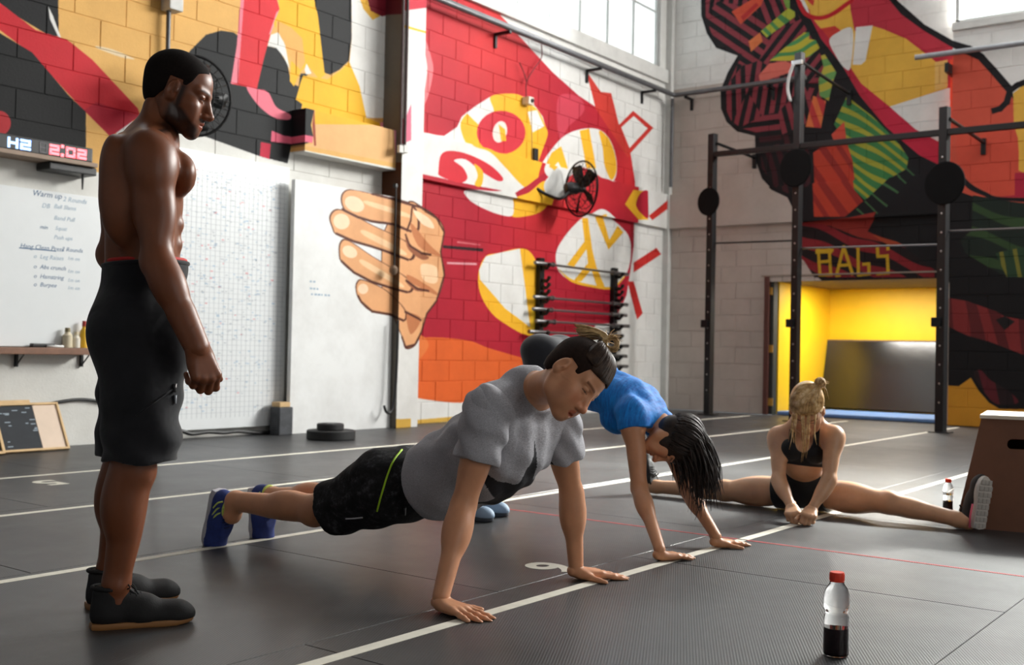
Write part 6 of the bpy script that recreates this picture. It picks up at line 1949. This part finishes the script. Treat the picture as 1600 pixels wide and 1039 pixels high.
    hr.ell(Hd.p(0, -.018, .036), Hd.ax, (.0775*s, .0980*s, .0850*s), 0); hr.ell(Hd.p(0, .030, .034), Hd.ax, (.0655*s, .0625*s, .0620*s), .02*s)
    hr.ell(Hd.p(0, -.040, -.02), Hd.ax, (.065*s, .060*s, .06*s), .03*s)
    hr.poly2(Hd.M, [(.060, .088), (.082, .066), (.074, .056), (.050, .050), (.046, .032), (.040, -.002), (.028, -.006), (.024, .024), (-.014, .026), (-.020, -.030), (-.05, -.055), (-.2, -.060), (-.2, .2), (.062, .2)], .004)
    put('hair', [hr.mesh(.003)], M_DKH, root)
    band = Hd.p(0, -.035, .128)
    bm = new(); rr = random.Random(11)
    for k in range(120):
        a = math.radians(-118+236*k/119)
        x0 = math.sin(a)*.064; y0_ = .020+math.cos(a)*.062
        z0 = .074-.012*abs(math.sin(a))-(.012 if y0_ > .05 else .0)
        e0 = Hd.p(x0*1.06, y0_+.004, z0)
        e1 = Hd.p(x0*.80+rr.uniform(-.003, .003), y0_*.62-.008, .112+rr.uniform(0, .008))
        lock(bm, [e0, e1, band+Hd.r*rr.uniform(-.008, .008)*s+Hd.f*rr.uniform(-.008, .008)*s], .0085*s, 5, 5, .7)
    part('top_hair', bm, M_BR, root, smooth=True)
    bm = new(); lathe(bm, [(.014*s, -.006), (.017*s, -.003), (.017*s, .003), (.014*s, .006)], band, Hd.u-Hd.f*.3, 14); part('hair_tie', bm, M_BLACK, root, smooth=True)
    bm = new()
    for k in range(110):       # bleached tail folded over towards the back of the head
        sp = rr.uniform(-.5, .5)
        side = Hd.r*sp*.05*s
        up = rr.uniform(.018, .040)
        ln = rr.uniform(.07, .13)
        lock(bm, [band+Hd.r*sp*.012, band+Hd.u*up*.7*s-Hd.f*.012*s+side*.4, band+Hd.u*(up*.3-.010)*s-Hd.f*ln*.5*s+side, band-Hd.u*(.050-up*.5)*s-Hd.f*ln*.80*s+side*1.3], .0052*s, 6, 4, .15)
    for k in range(40):       # untidy loop of the bun
        t0 = rr.uniform(0, 6.28); rad = rr.uniform(.014, .028)*s; c_ = band+Hd.u*.022*s+Hd.f*.018*s
        ax_ = (Hd.r*rr.uniform(-.5, .5)+Hd.u*rr.uniform(-.3, .3)+Hd.f).cross(Hd.u).normalized(); e_ = ax_.cross(Hd.f).normalized()
        lock(bm, [c_+(Hd.f*math.cos(t0+q_)+Hd.u*math.sin(t0+q_)*.9+Hd.r*.3*math.sin(q_*2))*rad for q_ in (0, 1.1, 2.2, 3.3, 4.4)], .0036*s, 5, 4, .3)
    for k in range(14):       # flyaway ends
        d_ = (Hd.u*rr.uniform(.3, 1)+Hd.f*rr.uniform(-.8, .8)+Hd.r*rr.uniform(-.6, .6)).normalized()
        c_ = band+Hd.u*.015*s
        lock(bm, [c_, c_+d_*.03*s, c_+d_*.055*s-ZV*.012], .0016*s, 5, 4, .2)
    part('bun', bm, M_BL, root, smooth=True)
    # shoes standing on their toes
    blue = simple('blue_mesh_shoe', (32, 52, 122), .7, var=.2, scale=50, bump=.25, bscale=260); lime = simple('lime_trim', (206, 222, 110), .6)
    mats = dict(upper=blue, sole=simple('white_grey_sole', (186, 184, 190), .6, var=.1), laces=simple('navy_laces', (26, 34, 80), .8), collar=lime, tongue=blue)
    for A_, hl, tl, dy in ((AR, (341, 762), (327, 855), -.14), (AL, (396, 760), (402, 846), .13)):
        h_, t_ = P(*hl, dy), P(*tl, dy); t_.z = .012
        shoe(root, h_, h_+(t_-h_).normalized()*.275, Vector((1, 0, .12)), .104, mats, height=.108, sole_t=.024, bulk=1.3, stripes=lime)
    return root
pushup()
# ================================================================== figure bending over in the blue shirt
def bender():
    Y0 = 4.42
    P = lambda px, py, dy=0.: on(px, py, 1, Y0+dy)
    root = thing('person', 'person in bright blue T-shirt and dark leggings bent over, hands flat on the floor', 'person', (-2.8, Y0, 0))
    pel, wst, chs, nck = P(868, 574), P(925, 598), P(985, 630), P(1032, 662)
    SR, SL = P(988, 652, -.150), P(1046, 690, .150)
    ER, EL = P(999, 763, -.20), P(1073, 764, .20)
    WR, WL = flo(1031, 858, .05), flo(1119, 838, .05)
    HR, HL = pel+V3(0, -.09, -.03), pel+V3(0, .09, -.03)
    fr_, fl_ = V3(-3.55, Y0-.09, 0), V3(-3.60, Y0+.10, 0)
    AR, AL = fr_+V3(0, 0, .09), fl_+V3(0, 0, .09)
    KR, KL = HR.lerp(AR, .5)+V3(.03, 0, 0), HL.lerp(AL, .5)+V3(.03, 0, 0)
    ax_ = (nck-pel).normalized()
    dn = ax_.cross(V3(0, 1, 0)); dn = dn if dn.z < 0 else -dn
    C = Fr(chs, dn, ax_); Wf = Fr(wst, dn, ax_); Pf = Fr(pel, dn*.8+V3(.2, 0, -.4), ax_)
    def torso(b, g=0.):
        b.ell(Wf.p(0, .0, 0), Wf.ax, (.128, .095, .15), 0, g=g)
        b.ell(C.p(0, -.002, -.02), C.ax, (.140, .105, .17), .06, g=g)
        for s in (-1, 1): b.ell(C.p(s*.07, .085, .0), C.ax, (.065, .05, .06), .03, g=g)
        for s, S_ in ((1, SR), (-1, SL)):
            b.cap(nck-C.u*.01, S_, .046, .044, .05, g=g); b.cap(C.p(s*.06, .0, .07), S_, .055, .050, .05, g=g)
    b = Shape(); torso(b)
    Hd = Fr(at(1052, 689, 4.92), -RH*.42-ZV*.88-FH*.10, RH*.88-ZV*.42, 1.0)
    b.cap(nck, Hd.p(0, -.02, -.05), .050, .045, .04)
    for S_, E_, W_, s in ((SR, ER, WR, 1), (SL, EL, WL, -1)):
        out = V3(0, -s, 0)
        b.cap(S_, E_, .044, .036, .03)
        b.ell(S_+(E_-S_)*.14+out*.008, limb_axes(S_, E_, XV), (.050, .052, .075), .03)
        muscle(b, S_, E_, .5, XV, .008, 0, (.036, .036, .10), .02)
        b.cap(E_, W_, .035, .0235, .02)
        muscle(b, E_, W_, .26, out, .004, 0, (.038, .036, .085), .025)
    h1, h2 = Shape(), Shape()
    def fh(sh, W_, E_, tip, thumb):
        d = tip-W_; d.z = 0; d.normalize(); W2 = V3(W_.x, W_.y, .026)
        sh.cap(W_+(E_-W_).normalized()*.05, W2+ZV*.004, .021, .0235, 0)
        hand(sh, W2, d-ZV*.08, ZV+d*.08, thumb, curl=(.10, .02, .04), spread=.11, sc=.90, thumb_dir=(.80, .62, -.10), thumb_curl=(.12, .12), stub=.012)
        sh.plane(V3(0, 0, .0015), -ZV, .002)
    fh(h1, WR, ER, flo(1090, 872), YV); fh(h2, WL, EL, flo(1176, 850), -YV)
    hd = Shape(); head_shape(hd, Hd, ear=False)
    hd.cap(Hd.p(0, -.02, -.05), nck.lerp(Hd.p(0, -.02, -.05), .4), .048, .048, .03)
    put('body', [b.mesh(.0058), hd.mesh(.003), h1.mesh(.0029), h2.mesh(.0029)], skin('warm_skin', (200, 142, 104), .46), root, lambda vs: face_tint(Hd, vs, lip=(.86, .5, .5), ruddy=1.))
    sh = Shape(); torso(sh, .012)
    sh.cap(pel.lerp(wst, .35), wst, .115, .125, .05)
    for S_, E_ in ((SR, ER), (SL, EL)): sh.ecap(S_-(E_-S_)*.08, S_.lerp(E_, .5), .062, .062, XV, 1.05, .04); 
    for S_, E_ in ((SR, ER), (SL, EL)): sh.trim(S_.lerp(E_, .17), (E_-S_), .11)
    sh.plane(pel.lerp(wst, .35), -ax_, .003)
    sh.ops.append(('-', 'ell', (A3(nck+C.f*.030+C.u*.055), np.array([list(a) for a in C.ax], np.float32), A3((.075, .075, .055))), (A3(nck)-.2, A3(nck)+.2), .004))
    sh.warp(lambda X, Y, Z: (.0034*np.sin(X*30-Z*46+2.4*np.sin(Y*15+Z*7))+.002*np.sin(Y*60+X*20)).astype(np.float32))
    m = N('blue_jersey'); f_ = m.noise(16, 5, stretch=(6, 1., 1.4)); m.col(m.ramp(f_, [(.3, hexc(0, 96, 190)), (.7, hexc(8, 146, 236))])); m.set(Roughness=.7); m.b.inputs['Sheen Weight'].default_value = .03; m.bump(m.noise(9, 3), .5, .02)
    put('t_shirt', [sh.mesh(.0052)], m.m, root)
    lg = Shape()
    lg.ell(Pf.p(0, -.01, .0), Pf.ax, (.165, .115, .13), 0)
    lg.cap(pel, wst, .105, .105, .05)
    for s in (-1, 1): lg.ell(Pf.p(s*.078, -.075, -.04), Pf.ax, (.098, .085, .105), .05)
    for H_, K_, A_ in ((HR, KR, AR), (HL, KL, AL)):
        lg.cap(H_, K_, .092, .060, .05); lg.cap(K_, A_, .056, .038, .03); muscle(lg, K_, A_, .28, -XV, .022, 0, (.046, .05, .11), .03)
    lg.plane(pel.lerp(wst, .6), ax_, .004)
    lg.plane(V3(0, 0, .095), -ZV, .003)
    put('leggings', [lg.mesh(.006)], cloth('charcoal_leggings', (38, 40, 46), .6, fold=.15), root)
    s = Hd.s
    m = N('black_hair'); f_ = m.noise(50, 4); m.col(m.ramp(f_, [(.3, (.009, .006, .005, 1)), (.7, (.036, .023, .018, 1))])); m.set(Roughness=.5); m.b.inputs['Specular IOR Level'].default_value = .3
    hr = Shape()
    hr.ell(Hd.p(0, -.020, .036), Hd.ax, (.084*s, .105*s, .092*s), 0); hr.ell(Hd.p(0, .02, .05), Hd.ax, (.070*s, .066*s, .062*s), .02*s); hr.ell(Hd.p(0, -.05, -.02), Hd.ax, (.072*s, .062*s, .07*s), .03*s); hr.ell(Hd.p(0, .008, -.02), Hd.ax, (.080*s, .078*s, .080*s), .03*s)
    hr.poly2(Hd.M, [(.080, .2), (.112, .075), (.100, .040), (.086, .005), (.066, -.060), (.01, -.105), (-.2, -.13), (-.2, .2)], .004)
    put('hair', [hr.mesh(.0035)], m.m, root)
    bm = new(); rr = random.Random(21)
    for k in range(330):      # combed over the skull, then hanging
        a = math.radians(rr.uniform(148, 392)); t1 = rr.uniform(.45, 1.1); t0 = rr.uniform(1.75, 2.55)
        q_ = lambda t, g=1.0: Hd.p(math.sin(t)*math.cos(a)*.087*g, math.sin(t)*math.sin(a)*.108*g-.020, .036+math.cos(t)*.095*g)
        pts = [q_(t0, 1.17), q_(t0*.67+t1*.33, 1.14), q_(t0*.33+t1*.67, 1.08), q_(t1, 1.08)]
        ln = rr.uniform(.04, .15)
        pts.append(pts[-1]+(-ZV+Hd.u*.45+Vector((rr.uniform(-.2, .2), rr.uniform(-.2, .2), 0))).normalized()*ln*.5)
        pts.append(pts[-1]+(-ZV+Hd.u*.12+Vector((rr.uniform(-.3, .3), rr.uniform(-.3, .3), 0))).normalized()*ln*.5)
        lock(bm, pts, rr.uniform(.003, .0065), 4, 4, .12)
    for k in range(420):
        a = rr.uniform(0, 6.283); e_ = rr.random()**.6
        x0, y0_ = math.sin(a)*.080*e_, math.cos(a)*.096*e_-.018
        z0 = .036+.088*math.sqrt(max(0, 1-e_*e_))-(.035*rr.random() if e_ > .8 else 0)
        p0 = Hd.p(x0, y0_, z0)
        out = (Hd.r*x0+Hd.f*y0_*.5).normalized()
        ln = rr.uniform(.08, .21)*(1.15 if z0 > .08 else .75)
        p1 = p0+(Hd.u*.45+out*.35-ZV*.35+Vector((rr.uniform(-.2, .2), rr.uniform(-.2, .2), 0))).normalized()*rr.uniform(.02, .04)
        p2 = p1+(-ZV+Hd.u*.38+out*.15+Vector((rr.uniform(-.16, .16), rr.uniform(-.16, .16), 0))).normalized()*ln*.5
        p3 = p2+(-ZV+Hd.u*.10+Vector((rr.uniform(-.28, .28), rr.uniform(-.28, .28), 0))).normalized()*ln*.55
        lock(bm, [p0, p1, p2, p3], rr.uniform(.0028, .0072), 5, 4, .1)
    part('hair_strands', bm, m.m, root, smooth=True)
    mats = dict(upper=simple('pale_blue_shoe', (150, 172, 196), .6, bump=.2, bscale=240), sole=simple('shoe_sole_dark', (60, 66, 74), .6), laces=simple('white_laces', (220, 222, 224), .7))
    for g in (fr_, fl_): shoe(root, g+V3(-.07, 0, 0), g+V3(.19, 0, 0), ZV, .092, mats, height=.10, sole_t=.024)
    return root
bender()

# ================================================================== woman sitting in a straddle stretch
def sitter():
    Y0 = 5.85
    P = lambda px, py, dy=0.: on(px, py, 1, Y0+dy)
    root = thing('person', 'blonde woman in a black sports bra sitting in a wide straddle stretch, head bowed', 'person', (-2.36, Y0, 0))
    pel, wst, chs, nck = P(1255, 766, .02), P(1256, 737, -.02), P(1257, 700, -.12), P(1259, 660, -.20)
    f = V3(.31, -.95, 0).normalized(); r = f.cross(ZV)
    SR, SL = P(1217, 684, -.20), P(1302, 683, -.20)
    ER, EL = P(1217, 750, -.30), P(1295, 750, -.30)
    WR, WL = on(1237, 796, 1, 5.44), on(1268, 796, 1, 5.44)
    WR.z = WL.z = .074
    HR, HL = pel+r*.095-ZV*.01, pel-r*.095-ZV*.01
    KR, KL = P(1132, 772, .0), P(1390, 786, -.02)
    AR, AL = P(1026, 785, -.01), P(1494, 811, -.04)
    for v, z in ((KR, .068), (KL, .075), (AR, .052), (AL, .052)): v.z = max(v.z, z)
    up_ = (nck-chs).normalized()
    C = Fr(chs, f, up_); Wf = Fr(wst, f, chs-pel); Pf = Fr(pel, f, ZV)
    def torso(b, g=0.):
        b.ell(Wf.p(0, .0, 0), Wf.ax, (.118, .088, .13), .05, g=g)
        b.ell(C.p(0, -.002, -.02), C.ax, (.132, .100, .15), .06, g=g)
        for s in (-1, 1): b.ell(C.p(s*.062, .082, -.005), C.tilt(.2).ax, (.062, .055, .060), .018, g=g)
    b = Shape()
    b.ell(Pf.p(0, -.005, .01), Pf.ax, (.155, .112, .11), 0); torso(b)
    Hd = Fr(P(1261, 638, -.30), f*.62-ZV*.78, ZV*.62+f*.78, 1.08)
    b.cap(nck, Hd.p(0, -.02, -.05), .048, .044, .04)
    for s, S_ in ((1, SR), (-1, SL)):
        b.cap(nck-C.u*.01, S_+ZV*.012, .044, .042, .05); b.cap(C.p(s*.06, .0, .06), S_, .055, .048, .05)
        b.cap(Hd.p(s*.04, -.03, -.06), S_.lerp(nck, .5), .026, .030, .04)
    for S_, E_, W_, s in ((SR, ER, WR, 1), (SL, EL, WL, -1)):
        out = r*s
        b.cap(S_, E_, .043, .035, .03)
        b.ell(S_+(E_-S_)*.12+out*.006, limb_axes(S_, E_, f), (.050, .052, .075), .03)
        muscle(b, S_, E_, .5, f, .008, 0, (.036, .035, .09), .02)
        b.cap(E_, W_, .035, .024, .02)
        muscle(b, E_, W_, .25, out, .006, 0, (.038, .036, .08), .025)
    for H_, K_, A_, s in ((HR, KR, AR, 1), (HL, KL, AL, -1)):
        b.cap(H_, K_, .080, .058, .05)
        muscle(b, H_, K_, .42, f, .010, 0, (.084, .078, .17), .03)
        b.cap(K_, A_, .053, .038, .03)
        muscle(b, K_, A_, .28, f*-1-ZV*.2, .012, 0, (.048, .048, .11), .03)
        b.ell(K_+ZV*.018+f*.008, limb_axes(K_, A_, ZV), (.040, .040, .045), .025)
        b.cap(A_, A_+(A_-K_).normalized()*.06, .038, .040, .02)
    b.plane(V3(0, 0, .002), -ZV, .004)
    h1, h2 = Shape(), Shape()
    for sh, W_, E_, s in ((h1, WR, ER, 1), (h2, WL, EL, -1)):
        d = (f*.92-ZV*.25-r*s*.10).normalized()
        hand(sh, W_, d, ZV*.92+f*.25+r*s*.20, -r*s, curl=((1.30, 1.45, .9), (1.38, 1.45, .9), (1.42, 1.45, .9), (1.45, 1.4, .9)), spread=.01, sc=.92, thumb_dir=(.50, .80, -.30), thumb_curl=(.3, .5))
        sh.plane(V3(0, 0, .002), -ZV, .003)
    hd = Shape(); head_shape(hd, Hd); hd.cap(Hd.p(0, -.02, -.05), nck.lerp(Hd.p(0, -.02, -.05), .4), .046, .046, .03)
    put('body', [b.mesh(.0058), hd.mesh(.0032), h1.mesh(.003), h2.mesh(.003)], skin('fair_skin', (206, 158, 122), .42), root, lambda vs: face_tint(Hd, vs, lip=(.86, .5, .5), ruddy=1.))
    # sports bra: band, cups, straps
    Mb = cloth('black_stretch_cloth', (16, 16, 19), .6, fold=.1)
    br = Shape(); torso(br, .007)
    br.plane(C.p(0, 0, .120), C.u, .004); br.plane(C.p(0, 0, -.088), -C.u, .003)
    br.ops.append(('-', 'ell', (A3(C.p(0, .13, .092)), np.array([list(a) for a in C.ax], np.float32), A3((.052, .14, .108))), (A3(chs)-.3, A3(chs)+.3), .006))
    bra = put('sports_bra', [br.mesh(.0048)], Mb, root)
    for s, S_ in ((1, SR), (-1, SL)):
        st = Shape(); torso(st, .008)
        st.cap(nck-C.u*.01, S_+ZV*.012, .052, .050, .05); st.cap(C.p(s*.06, .0, .06), S_, .063, .056, .05)
        st.plane(C.p(s*.047, 0, 0), -C.r*s, .002); st.plane(C.p(s*.080, 0, 0), C.r*s, .002); st.plane(C.p(0, 0, .02), -C.u, .002)
        put('strap', [st.mesh(.0046)], Mb, root)
    sh = Shape()
    sh.ell(Pf.p(0, -.004, .02), Pf.ax, (.166, .122, .115), 0); sh.ell(Wf.p(0, 0, -.03), Wf.ax, (.128, .098, .09), .05)
    for H_, K_ in ((HR, KR), (HL, KL)): sh.cap(H_, H_.lerp(K_, .45), .098, .094, .05)
    for H_, K_ in ((HR, KR), (HL, KL)): sh.trim(H_.lerp(K_, .14), K_-H_, .16)
    sh.plane(Wf.p(0, 0, -.005), Wf.u, .004); sh.plane(V3(0, 0, .001), -ZV, .003)
    put('shorts', [sh.mesh(.0052)], Mb, root)
    for H_, K_ in ((HL, KL),):
        c_ = H_.lerp(K_, .14); a1 = limb_axes(H_, K_, ZV)
        bm = new(); tube(bm, [c_+(a1[0]*math.cos(t)+a1[1]*math.sin(t))*.099 for t in [math.pi*(-.05+1.1*k/24) for k in range(25)]], .006, 6); part('purple_trim', bm, simple('purple_binding', (112, 60, 150), .6), root, smooth=True)
    # hair
    s = Hd.s
    m = N('blonde_hair'); f_ = m.noise(38, 5); m.col(m.ramp(f_, [(.28, hexc(132, 92, 50)), (.5, hexc(206, 164, 104)), (.72, hexc(244, 216, 168))])); m.set(Roughness=.42)
    hr = Shape()
    hr.ell(Hd.p(0, -.018, .038), Hd.ax, (.082*s, .102*s, .090*s), 0); hr.ell(Hd.p(0, .03, .04), Hd.ax, (.069*s, .066*s, .066*s), .02*s); hr.ell(Hd.p(0, -.04, -.02), Hd.ax, (.068*s, .062*s, .06*s), .03*s)
    hr.poly2(Hd.M, [(.060, .2), (.094, .080), (.080, .058), (.050, .045), (.034, .0), (.020, -.02), (-.03, -.03), (-.06, -.055), (-.2, -.060), (-.2, .2)], .004)
    put('hair', [hr.mesh(.0035)], m.m, root)
    bm = new(); rr = random.Random(31)
    bun = Hd.p(-.062, -.055, .118)
    for k in range(150):      # combed strands over the skull
        a = rr.uniform(-2.6, 2.6)
        x0, y0_ = math.sin(a)*.076, math.cos(a)*.086+.004
        p0 = Hd.p(x0*1.05, y0_, .060 if y0_ > 0 else .03)
        p1 = Hd.p(x0*.72-.01, y0_*.66-.012, .112+rr.uniform(-.002, .007))
        lock(bm, [p0, p1, bun+Vector((rr.uniform(-.01, .01), rr.uniform(-.01, .01), rr.uniform(-.01, .01)))], .0055*s, 5, 4, .5)
    for k in range(17):       # loose fringe hanging in front of the face
        x0 = rr.uniform(-.062, .062); p0 = Hd.p(x0, .078+rr.uniform(-.01, .006), .062)
        ln = rr.uniform(.10, .20)*(1.1 if abs(x0) < .04 else .8)
        p1 = p0+(f*.6-ZV*.8).normalized()*.04
        p2 = p1-ZV*ln*.55+f*.012+r*rr.uniform(-.012, .012); p3 = p2-ZV*ln*.45+r*rr.uniform(-.015, .015)-f*.01
        lock(bm, [p0, p1, p2, p3], rr.uniform(.003, .0062), 5, 5, .15)
    for k in range(60):       # knot
        t0 = rr.uniform(0, 6.28); rad = rr.uniform(.014, .030)
        u1 = Vector((rr.uniform(-1, 1), rr.uniform(-1, 1), rr.uniform(-1, 1))).normalized(); u2 = u1.orthogonal().normalized(); u3 = u1.cross(u2)
        lock(bm, [bun+ZV*.012+(u2*math.cos(t0+q_)+u3*math.sin(t0+q_))*rad for q_ in (0, 1.1, 2.2, 3.3, 4.4)], .0042, 5, 4, .3)
    for k in range(22):
        d_ = Vector((rr.uniform(-1, 1), rr.uniform(-1, 1), rr.uniform(-.5, 1))).normalized()
        lock(bm, [bun, bun+d_*.035, bun+d_*.055-ZV*rr.uniform(.0, .05)], .0016, 5, 4, .2)
    part('hair_strands', bm, m.m, root, smooth=True)
    mats = dict(upper=simple('black_mesh_shoe', (26, 26, 28), .7, bump=.25, bscale=240), sole=simple('pale_foam_sole', (206, 200, 192), .6), laces=simple('black_shoe_laces', (24, 24, 25), .8), collar=simple('black_collar', (20, 20, 22), .8), tread=simple('grey_tread', (178, 172, 164), .7, var=.2))
    xl = P(1531, 832, -.05).x
    h_ = V3(xl, 5.79, .012); shoe(root, h_, h_+V3(.03, .02, .268), V3(-.86, .5, .1), .096, mats, height=.105, sole_t=.026, tread=True, bulk=1.15)
    bm = new(); tube(bm, [h_+V3(-.040, -.028, .01), h_+V3(-.036, -.032, .07), h_+V3(-.026, -.030, .13)], .005, 6); part('pink_edge', bm, simple('pink_rubber', (226, 96, 120), .6), root, smooth=True)
    xr = P(1008, 782, -.01).x
    h_ = V3(xr-.03, Y0-.0, .012); shoe(root, h_, h_+V3(-.05, .02, .262), V3(1, -.1, .2), .094, mats, height=.105, sole_t=.026, bulk=1.15)
    return root
sitter()
